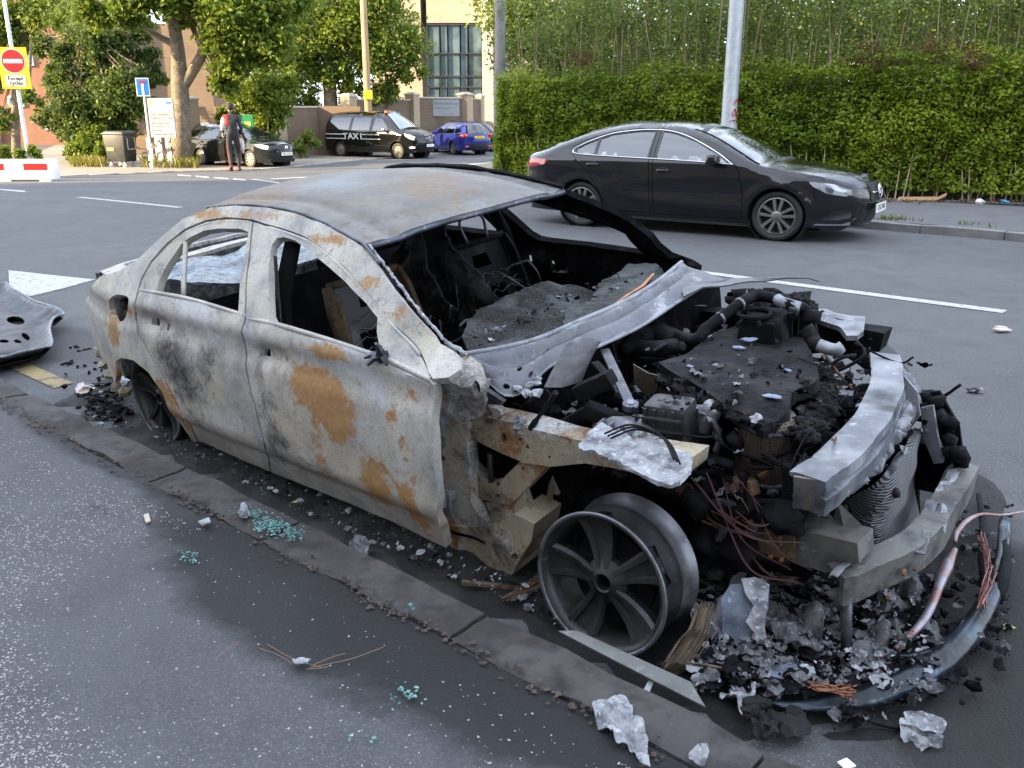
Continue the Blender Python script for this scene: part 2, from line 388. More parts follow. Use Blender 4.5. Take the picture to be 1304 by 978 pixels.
def kerb_run(n0, n1, t0, t1, z, step, mat, rough=1.0):
    t = t0
    while t < t1:
        L = step * random.uniform(.8, 1.15); g = .012; bm = bmesh.new()
        bmesh.ops.create_cube(bm, size=1.0); bmesh.ops.subdivide_edges(bm, edges=[e for e in bm.edges], cuts=5 if rough > .8 else 2, use_grid_fill=True)
        c0 = random.uniform(-.008, .006) * rough
        for v in bm.verts:
            x, y, zz = v.co.x, v.co.y, v.co.z
            ex = 1 if abs(x) > .49 else 0; ey = 1 if abs(y) > .49 else 0
            k = (.012 if (ex or ey) and zz > .49 else 0)
            tt = t + (x + .5) * (L - g) ; nn = (n0 + n1) / 2 + y * (n1 - n0)
            p = TN(tt, nn, 0); h = z + c0 - k + zz * .25 - .125
            nv = Vector((tt * 3, nn * 3, zz))
            d = .012 * rough * noise.noise(nv * 1.5) + .009 * rough * noise.noise(nv * 5) - .010 * rough * max(0, noise.noise(nv * 3.3 + Vector((5, 5, 5))) - .25) * (2 if (ex or ey) else 1)
            q = RN * d * (1.3 if ey else .4)
            v.co = Vector((p.x + q[0], p.y + q[1], p.z + h + d))
        me = bpy.data.meshes.new('kerbstone'); bm.to_mesh(me); bm.free(); me.materials.append(mat)
        me.polygons.foreach_set('use_smooth', [True] * len(me.polygons))
        try: me.set_sharp_from_angle(angle=math.radians(50))
        except Exception: pass
        link(bpy.data.objects.new('kerbstone', me), kerb); t += L
kerb_run(1.635, 1.835, -16, 5.5, PZ + .004, .95, KERBM)
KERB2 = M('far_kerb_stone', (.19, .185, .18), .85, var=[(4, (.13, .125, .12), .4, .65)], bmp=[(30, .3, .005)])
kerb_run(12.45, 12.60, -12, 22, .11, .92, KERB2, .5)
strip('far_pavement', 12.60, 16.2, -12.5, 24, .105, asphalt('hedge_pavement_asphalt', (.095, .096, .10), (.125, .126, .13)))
# sunlit pavement across the junction
fp = [G(*p) for p in [(-60, 232), (70, 225.5), (150, 222.5), (220, 219.5), (330, 216.5), (390, 211), (430, 206.5), (520, 199.5), (600, 193.5)]]
mb = MB(); vs = []; fs = []
for k, p in enumerate(fp):
    q = Vector((p.x - (8 - k) * 2.0, p.y + 40 - k * 3, 0))
    for j in range(12):
        r = p.lerp(q, j / 11); vs.append((r.x, r.y, gz(r.y) + .03))
for k in range(len(fp) - 1):
    for j in range(11): fs.append((k * 12 + j, (k + 1) * 12 + j, (k + 1) * 12 + j + 1, k * 12 + j + 1))
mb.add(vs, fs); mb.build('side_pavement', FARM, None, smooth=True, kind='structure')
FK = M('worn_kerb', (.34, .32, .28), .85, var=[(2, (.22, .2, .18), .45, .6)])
for k in range(len(fp) - 1):
    a, b = fp[k], fp[k + 1]; L = (b - a).length; n = max(1, int(L / .95)); d = (b - a) / n
    for j in range(n):
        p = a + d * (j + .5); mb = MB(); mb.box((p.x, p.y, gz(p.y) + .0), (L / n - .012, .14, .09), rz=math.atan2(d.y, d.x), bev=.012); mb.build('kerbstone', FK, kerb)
# markings
WM, t, b, new, ln = _nodes('worn_white_paint')
wn = tex(t, 26, 6, .75); wn2 = tex(t, 130, 3)
ln(mixc(t, ramp(t, wn, [(.50, (0, 0, 0)), (.64, (.85,) * 3)]), mixc(t, ramp(t, wn2, [(.45, (0,) * 3), (.7, (.5,) * 3)]), (.46, .46, .45), (.26, .26, .26)), (.10, .10, .102)), b.inputs['Base Color']); b.inputs['Roughness'].default_value = .75; bump(t, b, wn2, .3, .003)
YM = M('worn_yellow_paint', (.26, .20, .09), .8, var=[(9, (.08, .078, .075), .42, .58), (60, (.30, .24, .12), .5, .7)])
marks = bpy.data.objects.new('road_markings', None); link(marks, None, kind='structure')
def mark_tn(n0, n1, t0, t1, mat=WM, nm='dash', z=.005):
    mb = MB(); vs = []; k = max(2, int(abs(t1 - t0) / .5)); 
    for i in range(k + 1):
        t = t0 + (t1 - t0) * i / k; vs += [TN(t, n0 + .004 * nz0(t * 5, 1), z), TN(t, n1 + .004 * nz0(t * 5, 9), z)]
    mb.add(vs, [(2 * i, 2 * i + 1, 2 * i + 3, 2 * i + 2) for i in range(k)]); mb.build(nm, mat, marks)
tA = [float(np.array(G(*p))[:2] @ RD) for p in ((905, 355), (1285, 394), (88, 252), (208, 266))]
mark_tn(7.86, 8.00, tA[0] - .4, tA[1]); mark_tn(7.84, 7.98, tA[2], tA[3])
for k in range(-4, 0): mark_tn(7.85, 7.99, tA[2] + k * 6.5, tA[2] + k * 6.5 + 3.9)
mark_tn(7.86, 8.0, tA[1] + 2.2, tA[1] + 6); mark_tn(7.85, 7.99, tA[3] + 2.2, tA[0] - 3)
def mark_px(pts, mat=WM, nm='dash', z=.005):
    mb = MB(); P = [G(*p) for p in pts]; mb.add([(p.x, p.y, hz(p.x, p.y) + z) for p in P], [tuple(range(len(P)))]); mb.build(nm, mat, marks)
mark_px([(11, 344.5), (68, 351), (121, 356.5), (80, 368), (38, 378), (12, 368)], nm='give_way_triangle')
mark_px([(200, 370), (228, 352), (264, 348), (250, 356), (225, 366)], nm='give_way_triangle')
mark_tn(2.10, 2.22, -12, -5.55, YM, 'kerb_line')
for a, b in (((226, 222.2), (243, 223.6)), ((249, 223.8), (266, 225.4)), ((273, 225.6), (291, 227.2)), ((297, 227.4), (313, 228.9))): mark_px([a, b, (b[0], b[1] + 1.3), (a[0], a[1] + 1.3)], nm='junction_dash')
for q in ([(318, 228.6), (344, 231.8), (352, 231.5), (326, 228.3)], [(344, 228.8), (438, 223.2), (438, 222.4), (344, 228)], [(343, 232.2), (372, 236), (380, 235.6), (352, 232)], [(366, 230), (388, 233.2), (396, 232.8), (374, 229.7)], [(536, 216), (626, 207.6), (626, 206.6), (536, 214.8)], [(0, 242), (32, 244.2), (32, 243), (0, 240.8)]): mark_px(q, nm='junction_line')
RUBBER = M('black_tyre', (.018, .018, .019), .65, var=[(20, (.035, .035, .036), .5, .7)], bmp=[(60, .2, .001)])
# ================================================================= parked cars
def paint_mat(name, col, rough=.12, flake=0.0): 
    m = M(name, col, rough, .0, var=[(2.5, tuple(c * 1.15 + .002 for c in col), .4, .7)], coat=.5, spec=.35, bmp=[(5, .03, .01)])
    return m
GLASS = M('tinted_glass', (.012, .014, .016), .03, 0, spec=1.0, coat=.6)
GLASSB, t, b, new, ln = _nodes('side_glass')
tr_ = new('ShaderNodeBsdfTransparent'); tr_.inputs[0].default_value = (.50, .53, .54, 1); gl_ = new('ShaderNodeBsdfGlossy'); gl_.inputs['Roughness'].default_value = .02; gl_.inputs[0].default_value = (.9, .92, .95, 1); fr_ = new('ShaderNodeFresnel'); fr_.inputs[0].default_value = 1.75; mx_ = new('ShaderNodeMixShader'); ln(math_(t, 'ADD', fr_.outputs[0], .07), mx_.inputs[0]); ln(tr_.outputs[0], mx_.inputs[1]); ln(gl_.outputs[0], mx_.inputs[2]); ln(mx_.outputs[0], t.nodes['Material Output'].inputs[0])
CHROME = M('chrome_trim', (.62, .62, .63), .14, 1.0)
BPLAST = M('black_trim', (.014, .014, .015), .45)
DARKIN = M('wheel_well', (.006, .006, .006), .9)
ALLOYC = M('grey_alloy', (.30, .29, .28), .3, .8, var=[(10, (.2, .19, .18), .5, .7)])
STEELW = M('dusty_wheel_cover', (.36, .33, .28), .5, .35)
LAMPC = M('lamp_glass', (.42, .45, .48), .08, .3, coat=1.0, var=[(9, (.10, .11, .12), .5, .58)])
LAMPR = M('red_lamp', (.42, .012, .010), .12, 0, coat=1.0)
LAMPW = M('white_lamp', (.75, .75, .72), .12, 0, coat=1.0)
PLATEW = M('white_plate', (.72, .72, .70), .4); PLATEY = M('yellow_plate', (.72, .47, .03), .4); INK = M('black_ink', (.01, .01, .01), .5)
def text_mesh(name, s, size, mat, parent, Mx, ext=.002, align='CENTER', bold=0.0, sx=1.0):
    cu = bpy.data.curves.new(name, 'FONT'); cu.body = s; cu.size = size; cu.extrude = ext; cu.align_x = align; cu.align_y = 'CENTER'; cu.offset = bold; cu.resolution_u = 2
    o = bpy.data.objects.new(name, cu); COL.objects.link(o)
    dg = bpy.context.evaluated_depsgraph_get(); me = bpy.data.meshes.new_from_object(o.evaluated_get(dg))
    bpy.data.objects.remove(o); me.materials.clear(); me.materials.append(mat)
    o = bpy.data.objects.new(name, me); link(o, parent); o.matrix_local = Mx @ Matrix.Diagonal((sx, 1, 1, 1)); return o
def pdist(poly):
    A = np.array(poly); B = A[1:]; A = A[:-1]; d = B - A; L2 = (d ** 2).sum(1)
    def f(u, h):
        p = np.array([u, h]); t = np.clip(((p - A) * d).sum(1) / L2, 0, 1); q = A + d * t[:, None] - p
        return float(np.sqrt((q ** 2).sum(1).min()))
    return f
def build_car(name, label, cat, S, loc, rotz, scale=1.0, group=None, detail=True):
    o = thing(name, label, cat, loc, rotz, group); o.scale = (scale, scale, scale * S.get('zs', 1))
    prof = cr(S['prof'], 5); WB = S['wb']; W = S['W']; belt = S['belt']; hl = S['wr']; pd = pdist(prof)
    uf, ur = max(p[0] for p in prof), min(p[0] for p in prof); r = S.get('round', .09)
    creases = [(pdist(cr(c, 4)), wd, am) for c, wd, am in S.get('creases', [])]
    def Vb(u, h):
        v = W - .05 * max(0, (.45 - h)) / .3 * .6 - .02 * ((h - .6) / .4) ** 2
        if h > belt: v -= S['tumble'] * (h - belt) + .25 * max(0, h - belt - .15) ** 2
        t = max(0, (u - S['tf']) / (uf - S['tf'])); v -= S['nf'] * t ** 2.2
        t = max(0, (S['tr'] - u) / (S['tr'] - ur)); v -= S['nr'] * t ** 2.2
        for a in (0, -WB):
            q = math.hypot(u - a, h - hl); v += .018 * math.exp(-((q - S['arch'] - .02) / .06) ** 2) * (1 if h < belt else 0)
        return v
    def side(u, h, off=0.0):
        v = Vb(u, h) + off
        d = pd(u, h)
        if d < r and h > .3: v -= S.get('rv', .07) * (1 - math.sqrt(max(0, 1 - (1 - d / r) ** 2)))
        for f, wd, am in creases:
            q = f(u, h) / wd
            if q < 2.5: v += am * math.exp(-q * q)
        return v
    def sR(u, h): return (u, -side(u, h), h)
    def sL(u, h): return (u, side(u, h), h)
    st = S.get('step', .06)
    paint = S['paint']
    # lower side + greenhouse outline
    top = [p for p in prof]
    lo = S['sill']; ar = S['arch']
    def arcpts(c): return [(c + ar * math.cos(a), hl + ar * math.sin(a)) for a in np.linspace(math.asin(max(-1, (lo - hl) / ar)), PI - math.asin(max(-1, (lo - hl) / ar)), 13)]
    outline = top + [(ur + .12, lo)] + arcpts(-WB)[::-1] + arcpts(0)[::-1]
    # prof runs from the nose underside over the roof to the tail underside
    doors = S['doors']; wins = S['windows']
    gap = .006
    def shrink(poly, g):
        A = np.array(poly); c = A.mean(0); out = []
        for p in A:
            d = p - c; L = np.linalg.norm(d); out.append(tuple(c + d * (1 - g / L)))
        return out
    for sf, fl in ((sR, False), (sL, True)):
        panel('side_panel', outline, sf, paint, o, [d for d in doors] + [w for w, dd in wins if dd < 0], st, .02, flip=fl, jit=.02)
        for k, d in enumerate(doors):
            hs = [shrink(w, 0) for w, dd in wins if dd == k]
            panel('door', shrink(d, gap * 1.5), sf, paint, o, hs, st, .02, flip=fl, jit=.02)
        for w, dd in wins:
            off = (lambda g: (lambda u, h: (u, g * (Vb(u, h) - .010), h)))(-1 if not fl else 1)
            panel('side_window', w, off, S.get('glass', GLASSB), o, (), st * 1.2, .004, flip=fl, jit=0)
        if S.get('chrome'):
            for c in S['chrome']:
                mb = MB(); mb.tube([Vector(sf(u, h)) + Vector((0, -.004 if not fl else .004, 0)) for u, h in cr(c, 4)], .010, 5); mb.build('window_trim', CHROME, o, smooth=True)
        for hu, hh in S.get('handles', []):
            mb = MB(); y = sf(hu, hh)[1]; sg = -1 if not fl else 1
            mb.tube([(hu - .10, y, hh), (hu - .07, y + sg * .03, hh), (hu + .07, y + sg * .03, hh), (hu + .10, y, hh)], [.014, .016, .016, .014], 6); mb.build('door_handle', paint, o, smooth=True)
            mb = MB(); mb.lathe([(0, .002), (.055, .002), (.06, -.004)], 14, Matrix.Translation((hu, y + sg * .0025, hh)) @ Matrix.Rotation(sg * -PI / 2, 4, 'X') @ Matrix.Diagonal((1.3, .7, 1, 1))); mb.build('handle_recess', BPLAST, o)
        sg = -1 if not fl else 1
        mu, mh = S['mirror']; y = sf(mu, mh)[1]
        mb = MB(); mb.box((mu, y + sg * .06, mh - .02), (.08, .10, .03), bev=.01); mb.box((mu - .01, y + sg * .15, mh + .035), (.15, .20, .14), bev=.045, taper=.9); mb.build('wing_mirror', S.get('mirror_mat', paint), o, smooth=True, angle=60)
        mb = MB(); mb.prism([(-WB + ar * .9, lo + .03), (-ar * .9, lo + .03), (-ar * .9, lo - .04), (-WB + ar * .9, lo - .04)], 0, .03, lambda a, b, z: (a, sg * (W - .05 - z), b)); mb.build('sill_strip', BPLAST if not S.get('sillpaint') else paint, o)
        for a in (0, -WB):
            mb = MB(); mb.lathe([(ar + .004, 0), (ar + .004, .35), (0, .36)], 24, Matrix.Translation((a, sg * (W - .04), hl)) @ Matrix.Rotation(sg * PI / 2, 4, 'X')); mb.build('wheel_well', DARKIN, o)
        for pl, mt, nm in S.get('side_lamps', []):
            panel(nm, pl, (lambda s: (lambda u, h: (s(u, h)[0], s(u, h)[1] + sg * .005, h)))(sf), mt, o, (), st * .8, .008, flip=fl)
    # ribbon over the car: bonnet, screens, roof, tail
    P = np.array(prof); dd = np.r_[0, np.cumsum(np.linalg.norm(np.diff(P, axis=0), axis=1))]
    def sof(u, h): return float(dd[((P - np.array([u, h])) ** 2).sum(1).argmin()])
    def rib(s, b, off=0.0):
        u, h = np.interp(s, dd, P[:, 0]), np.interp(s, dd, P[:, 1])
        w_ = Vb(u, h) - S.get('rv', .07) * 1.0
        k = 1 - abs(b) ** 2.2
        i = min(len(P) - 2, int(np.searchsorted(dd, s))); tx, tz = P[min(i + 1, len(P) - 1)] - P[max(i - 1, 0)]; L = math.hypot(tx, tz); nx, nz_ = -tz / L, tx / L
        if nz_ < 0 and abs(tx) > abs(tz): nx, nz_ = -nx, -nz_
        if abs(tx) <= abs(tz) and nx * (u - (-WB / 2)) < 0: nx, nz_ = -nx, -nz_
        cw = S.get('crown', .05) + (S.get('bow', .10) if abs(nx) > .35 else S.get('bow', .10) * abs(nx) / .35)
        return (u + nx * (cw * k + off), b * w_, h + nz_ * (cw * k * (.7 if abs(nx) > .35 else 1) + off))
    for nm, a, b_, mt, wid, of in S['top']:
        s0, s1 = sof(*a), sof(*b_)
        fl = s1 < s0
        s0, s1 = min(s0, s1), max(s0, s1)
        sc = 1.0
        panel(nm, [(s0, -wid), (s1, -wid), (s1, wid), (s0, wid)], lambda s, b, of=of: rib(s, b, of), mt, o, (), st * 1.0, .012, flip=True, jit=.02)
    # wheels
    for a in (0, -WB):
        for sg in (-1, 1):
            wo = bpy.data.objects.new('wheel', None); link(wo, o); wo.location = (a, sg * (W - .05), hl)
            wo.rotation_euler = (sg * -PI / 2, 0, S.get('steer', 0) if a == 0 else 0)
            if sg == -1: wo.rotation_euler = (PI / 2, 0, S.get('steer', 0) if a == 0 else 0)
            R = hl; rr = S['rim']
            mb = MB(); mb.lathe([(rr, -.01), (rr + .02, .012), (R - .03, .018), (R - .008, .0), (R, -.03), (R, -.17), (R - .01, -.2), (rr, -.2)], 32, closed=True); mb.build('tyre', RUBBER, wo, smooth=True, angle=50)
            mb = MB(); mb.lathe([(rr + .002, .004), (rr - .012, .008), (rr - .02, -.01), (rr - .025, -.15), (.0, -.16)], 32); mb.build('rim', S.get('wheelmat', ALLOYC) if detail else S.get('wheelmat', ALLOYC), wo, smooth=True, angle=40)
            mb = MB(); mb.lathe([(rr - .026, -.055), (.0, -.056)], 24); mb.build('brake_shadow', DARKIN, wo)
            if S['spokes'] == 'cover':
                mb = MB(); mb.lathe([(rr - .02, -.012), (rr * .8, .0), (rr * .45, -.01), (rr * .35, .012), (0, .016)], 24); mb.build('wheel_cover', S['wheelmat'], wo, smooth=True)
                for k in range(8):
                    t = 2 * PI * k / 8; mb = MB(); mb.lathe([(0, .003), (.02, .003)], 8, Matrix.Translation((rr * .68 * math.cos(t), rr * .68 * math.sin(t), -.002))); mb.build('cover_hole', DARKIN, wo)
            else:
                n = S['spokes']
                for k in range(n):
                    t = 2 * PI * k / n + .3
                    mb = MB()
                    for s2 in ((-1, 1) if n == 5 else (0,)):
                        q0, q1 = .045, rr - .012; o0, o1 = s2 * .018, s2 * (.055 if n == 5 else 0)
                        for (ra, oa, rb, ob, w0, w1) in [(q0, o0, q1, o1, .016, .022)]:
                            p = lambda r_, f_, z: (r_ * math.cos(t) - f_ * math.sin(t), r_ * math.sin(t) + f_ * math.cos(t), z)
                            mb.add([p(ra, oa - w0, .0), p(ra, oa + w0, 0), p(rb, ob + w1, -.004), p(rb, ob - w1, -.004), p(ra, oa - w0, -.05), p(ra, oa + w0, -.05), p(rb, ob + w1, -.05), p(rb, ob - w1, -.05)], [(0, 1, 2, 3), (0, 4, 5, 1), (1, 5, 6, 2), (2, 6, 7, 3), (3, 7, 4, 0)])
                    mb.build('spoke', S.get('wheelmat', ALLOYC), wo)
                mb = MB(); mb.lathe([(.06, -.05), (.06, .002), (.05, .008), (.0, .009)], 20); mb.build('hub_cap', S.get('wheelmat', ALLOYC), wo, smooth=True, angle=40)
    mb = MB(); mb.box((-WB / 2, 0, lo + .10), (WB + .9, 2 * W - .5, .2)); mb.build('blackout_underbody', DARKIN, o)  # black inner body added to block light through the panel gaps
    mb = MB()
    mb.box((-WB * .5, 0, belt - .36), (WB * .72, 2 * W - .36, .3)); mb.build('cabin_lining', DARKIN, o)
    if S.get('seats', True):
        for su in (-WB * .42, -WB * .75):
            for sv in (-.36, .36):
                mb = MB(); mb.box((su, sv, belt - .05), (.12, .46, .40), bev=.04, taper=.8); mb.box((su - .02, sv, belt + .22), (.08, .24, .15), bev=.03); mb.build('seat', BPLAST, o, smooth=True, angle=50)
    o['_rib'] = 0; del o['_rib']
    return o, dict(side=side, rib=rib, sof=sof, prof=P, uf=uf, ur=ur, Vb=Vb)

def plate_on(o, c, rz, tilt, s, back=PLATEW, w_=.52, h_=.11, size=.085):
    Mx = Matrix.Translation(c) @ Matrix.Rotation(rz, 4, 'Z') @ Matrix.Rotation(PI / 2 + tilt, 4, 'X')
    mb = MB(); mb.box((0, 0, 0), (w_, h_, .012), bev=.003); p = mb.build('number_plate', back, o); p.matrix_local = Mx
    if s:
        x = -w_ * .44; n = len(s)
        text_mesh('plate_text', s, size, INK, p, Matrix.Translation((0, 0, .007)), .001, sx=.92 * w_ / (.066 * n * size / .085) if False else min(1.0, w_ * .92 / (n * size * .62)))
    return p

# ---- black four-door coupe saloon across the road
CLA = dict(zs=.955, wb=2.70, W=.885, belt=.93, wr=.318, arch=.355, sill=.20, rim=.232, tumble=.50, tf=.0, nf=.40, tr=-3.05, nr=.26, round=.10, rv=.075, step=.04, crown=.03, bow=.06, paint=paint_mat('black_car_paint', (.004, .0048, .0068)),
    prof=[(.70, .16), (.80, .22), (.86, .34), (.885, .50), (.86, .64), (.80, .71), (.66, .765), (.40, .83), (.05, .89), (-.28, .94), (-.55, 1.07), (-.90, 1.24), (-1.25, 1.355), (-1.60, 1.415), (-1.95, 1.425), (-2.35, 1.385), (-2.75, 1.285), (-3.10, 1.15), (-3.40, 1.035), (-3.60, .99), (-3.70, .95), (-3.735, .85), (-3.74, .68), (-3.73, .48), (-3.68, .34), (-3.58, .25)],
    doors=[[(-1.62, .25), (-.42, .25), (-.43, .60), (-.50, .86), (-.56, .95), (-.80, 1.075), (-1.15, 1.245), (-1.45, 1.335), (-1.68, 1.37), (-1.66, .98), (-1.64, .7)], [(-1.66, .25), (-1.685, .7), (-1.71, .98), (-1.72, 1.37), (-2.0, 1.365), (-2.4, 1.31), (-2.72, 1.20), (-2.90, 1.10), (-2.84, .98), (-2.70, .86), (-2.55, .72), (-2.42, .55), (-2.33, .40), (-2.27, .25)]],
    windows=[([(-1.62, .985), (-.66, .955), (-.82, 1.055), (-1.15, 1.21), (-1.45, 1.30), (-1.63, 1.325)], 0), ([(-1.75, .99), (-1.75, 1.325), (-2.0, 1.32), (-2.35, 1.27), (-2.50, 1.215), (-2.50, 1.01)], 1), ([(-2.54, 1.01), (-2.54, 1.20), (-2.68, 1.15), (-2.80, 1.085), (-2.82, 1.06), (-2.79, 1.02)], 1)],
    chrome=[[(-.60, .945), (-.80, 1.065), (-1.15, 1.225), (-1.45, 1.318), (-1.72, 1.345), (-2.0, 1.337), (-2.36, 1.287), (-2.68, 1.17), (-2.86, 1.075)], [(-.58, .94), (-1.2, .965), (-2.0, .985), (-2.6, 1.0), (-2.84, 1.02), (-2.865, 1.07)]],
    handles=[(-1.50, .83), (-2.52, .875)], mirror=(-.78, .965), glass=GLASSB, spokes=5,
    creases=[([(.25, .74), (-.4, .775), (-1.2, .75), (-2.0, .67), (-2.5, .56)], .055, .014), ([(-.45, .36), (-1.3, .40), (-2.1, .50)], .06, .016), ([(-2.3, .80), (-2.8, .83), (-3.4, .87), (-3.6, .86)], .06, .012), ([(-.4, .60), (-1.6, .55), (-2.2, .42)], .09, -.012), ([(.36, .50), (.2, .66), (0, .71), (-.2, .68), (-.36, .55)], .035, .016), ([(.86, .40), (.6, .33), (.42, .30)], .04, -.02)],
    side_lamps=[([(.78, .665), (.60, .735), (.34, .765), (.40, .70), (.55, .62), (.74, .585), (.80, .60)], LAMPC, 'headlight'), ([(-3.70, .90), (-3.50, .935), (-3.22, .92), (-3.30, .85), (-3.55, .80), (-3.71, .80)], LAMPR, 'tail_light'), ([(.80, .27), (.72, .24), (.45, .245), (.43, .225), (.80, .225)], CHROME, 'bumper_trim'), ([(.80, .42), (.62, .40), (.50, .30), (.66, .29), (.80, .32)], BPLAST, 'bumper_intake')],
    top=[('front_bumper', (.70, .16), (.885, .50), None, 1.0, 0), ('front_bumper', (.885, .50), (.80, .71), None, 1.0, 0), ('bonnet', (.80, .71), (-.28, .94), None, 1.0, 0), ('windscreen', (-.28, .94), (-1.25, 1.355), GLASS, .93, 0), ('roof', (-1.25, 1.355), (-2.35, 1.385), None, 1.0, 0), ('rear_window', (-2.35, 1.385), (-3.40, 1.035), GLASS, .93, 0), ('boot_lid', (-3.40, 1.035), (-3.735, .85), None, 1.0, 0), ('rear_bumper', (-3.735, .85), (-3.58, .25), None, 1.0, 0)])
def place(spec, fpx, rpx, side=-1):
    A, B = G(*fpx), G(*rpx); d = A - B; yaw = math.atan2(d.y, d.x); sc = math.hypot(d.x, d.y) / spec['wb']
    n = Vector((math.sin(yaw), -math.cos(yaw), 0)) * -side * -1        # towards the near (right) side
    loc = A - Vector((math.sin(yaw), -math.cos(yaw), 0)) * (spec['W'] - .05) * sc
    return Vector((loc.x, loc.y, min(A.z, gz(loc.y)))), yaw, sc
def finish(spec): spec['top'] = [(a, b, c, (d or spec['paint']), e, f) for a, b, c, d, e, f in spec['top']]; return spec
finish(CLA)
loc, yaw, sc = place(CLA, (986, 307), (740, 288))
cla, H_ = build_car('parked_car', 'black four-door coupe saloon with twin-spoke wheels parked facing right in front of the hedge', 'car', CLA, loc, yaw, sc)
rib = H_['rib']; sof = H_['sof']
for sg, (a, b_) in ((1, (.865, .63)),):
    s0, s1 = sof(.885, .50), sof(.83, .69)
    panel('grille', [(s0, -.52), (s0 + .02, -.62), (s1 - .02, -.58), (s1, -.48), (s1, .48), (s1 - .02, .58), (s0 + .02, .62), (s0, .52)], lambda s, b: rib(s, b, .006), BPLAST, cla, (), .05, .01, flip=True)
    gb = MB(); gb.tube([rib((s0 + s1) / 2, b, .018) for b in np.linspace(-.55, .55, 15)], .018, 6, flat=.6); gb.build('grille_bar', CHROME, cla, smooth=True)
    c_ = Vector(rib((s0 + s1) / 2, 0, .03)); Rm = Matrix.Translation(c_) @ Matrix.Rotation(PI / 2 - .15, 4, 'Y') @ Matrix.Rotation(PI, 4, 'Z')
    mb = MB(); mb.tube([(.085 * math.cos(a), .085 * math.sin(a), 0) for a in np.linspace(0, 2 * PI, 28, endpoint=False)], .010, 6, True)
    for k in range(3):
        a = 2 * PI * k / 3; mb.tube([(0, 0, .008), (.082 * math.cos(a), .082 * math.sin(a), 0)], [.014, .005], 5)
    e = mb.build('badge', CHROME, cla, smooth=True); e.matrix_local = Rm
    panel('lower_intake', [(sof(.83, .27), -.62), (sof(.87, .42), -.62), (sof(.87, .42), .62), (sof(.83, .27), .62)], lambda s, b: rib(s, b, .005), BPLAST, cla, (), .06, .01, flip=True)
    pc = rib(sof(.878, .45), 0, .05); plate_on(cla, (pc[0], pc[1], pc[2]), PI / 2, -.05, 'ST67 NRF', size=.10)
    w2 = MB(); w2.tube([(-.30, -.35, .985), (-.42, .1, 1.04), (-.5, .40, 1.065)], .008, 5); w2.build('wiper', BPLAST, cla)

# ---- dark estate car on the far forecourt
EST = dict(wb=2.68, W=.88, belt=.93, wr=.315, arch=.36, sill=.22, rim=.215, tumble=.42, tf=.1, nf=.30, tr=-3.1, nr=.20, round=.09, rv=.07, step=.09, crown=.04, bow=.12, paint=paint_mat('dark_grey_paint', (.014, .0155, .016)),
    prof=[(.70, .18), (.80, .25), (.85, .42), (.85, .62), (.80, .76), (.60, .84), (.20, .92), (-.15, .98), (-.45, 1.12), (-.85, 1.33), (-1.15, 1.43), (-1.6, 1.475), (-2.3, 1.475), (-3.0, 1.44), (-3.35, 1.40), (-3.52, 1.25), (-3.68, 1.0), (-3.72, .80), (-3.72, .50), (-3.66, .30), (-3.58, .24)],
    doors=[[(-1.58, .28), (-.42, .28), (-.42, .62), (-.5, .92), (-.8, 1.12), (-1.12, 1.32), (-1.62, 1.40), (-1.60, .9)], [(-1.62, .28), (-1.65, .9), (-1.66, 1.40), (-2.3, 1.40), (-2.66, 1.38), (-2.76, .98), (-2.62, .78), (-2.4, .6), (-2.28, .28)]],
    windows=[([(-1.56, 1.0), (-.68, .97), (-.86, 1.09), (-1.14, 1.28), (-1.56, 1.35)], 0), ([(-1.70, 1.0), (-1.70, 1.355), (-2.3, 1.355), (-2.62, 1.335), (-2.70, 1.02)], 1), ([(-2.82, 1.03), (-2.76, 1.33), (-3.15, 1.28), (-3.40, 1.08)], -1)],
    handles=[(-1.45, .86), (-2.5, .88)], mirror=(-.74, .99), spokes=10, wheelmat=STEELW, creases=[([(.3, .82), (-1, .84), (-3.3, .90)], .06, .014), ([(-.45, .40), (-2.1, .42)], .06, .012)],
    side_lamps=[([(.78, .78), (.60, .83), (.30, .85), (.40, .76), (.62, .68), (.78, .66)], LAMPW, 'headlight'), ([(-3.66, .98), (-3.40, .98), (-3.36, .86), (-3.68, .82)], LAMPR, 'tail_light')],
    chrome=[[(-.66, .96), (-1.6, .985), (-2.7, 1.0), (-3.42, 1.06)]],
    top=[('front_bumper', (.70, .18), (.85, .62), None, 1.0, 0), ('front_bumper', (.85, .62), (.80, .76), None, 1, 0), ('bonnet', (.80, .76), (-.15, .98), None, 1.0, 0), ('windscreen', (-.15, .98), (-1.15, 1.43), GLASS, .93, 0), ('roof', (-1.15, 1.43), (-3.35, 1.40), None, 1.0, 0), ('rear_window', (-3.35, 1.40), (-3.68, 1.0), GLASS, .9, 0), ('tailgate', (-3.68, 1.0), (-3.72, .80), None, 1.0, 0), ('rear_bumper', (-3.72, .80), (-3.58, .24), None, 1.0, 0)])
finish(EST)
def fwd(o, x, y, z): return (x, y, z)
loc = G(320, 214); yaw = math.radians(-33)
n = Vector((math.sin(yaw), -math.cos(yaw), 0))
pe, H_ = build_car('parked_car', 'dark grey estate car with pale wheels parked behind the walking man', 'car', EST, loc - n * .8, yaw, 1.0)
rib, sof = H_['rib'], H_['sof']
s0, s1 = sof(.85, .60), sof(.80, .76)
panel('grille', [(s0, -.45), (s1, -.5), (s1, .5), (s0, .45)], lambda s, b: rib(s, b, .006), BPLAST, pe, (), .06, .01, flip=True)
mb = MB(); mb.tube([rib(s1, b, .012) for b in np.linspace(-.52, .52, 11)], .014, 5); mb.build('grille_trim', CHROME, pe)
c_ = rib((s0 + s1) / 2, 0, .02); mb = MB(); mb.lathe([(0, .03), (.07, .02), (.08, 0)], 12, Matrix.Translation(c_) @ Matrix.Rotation(PI / 2, 4, 'Y')); mb.build('badge', CHROME, pe)
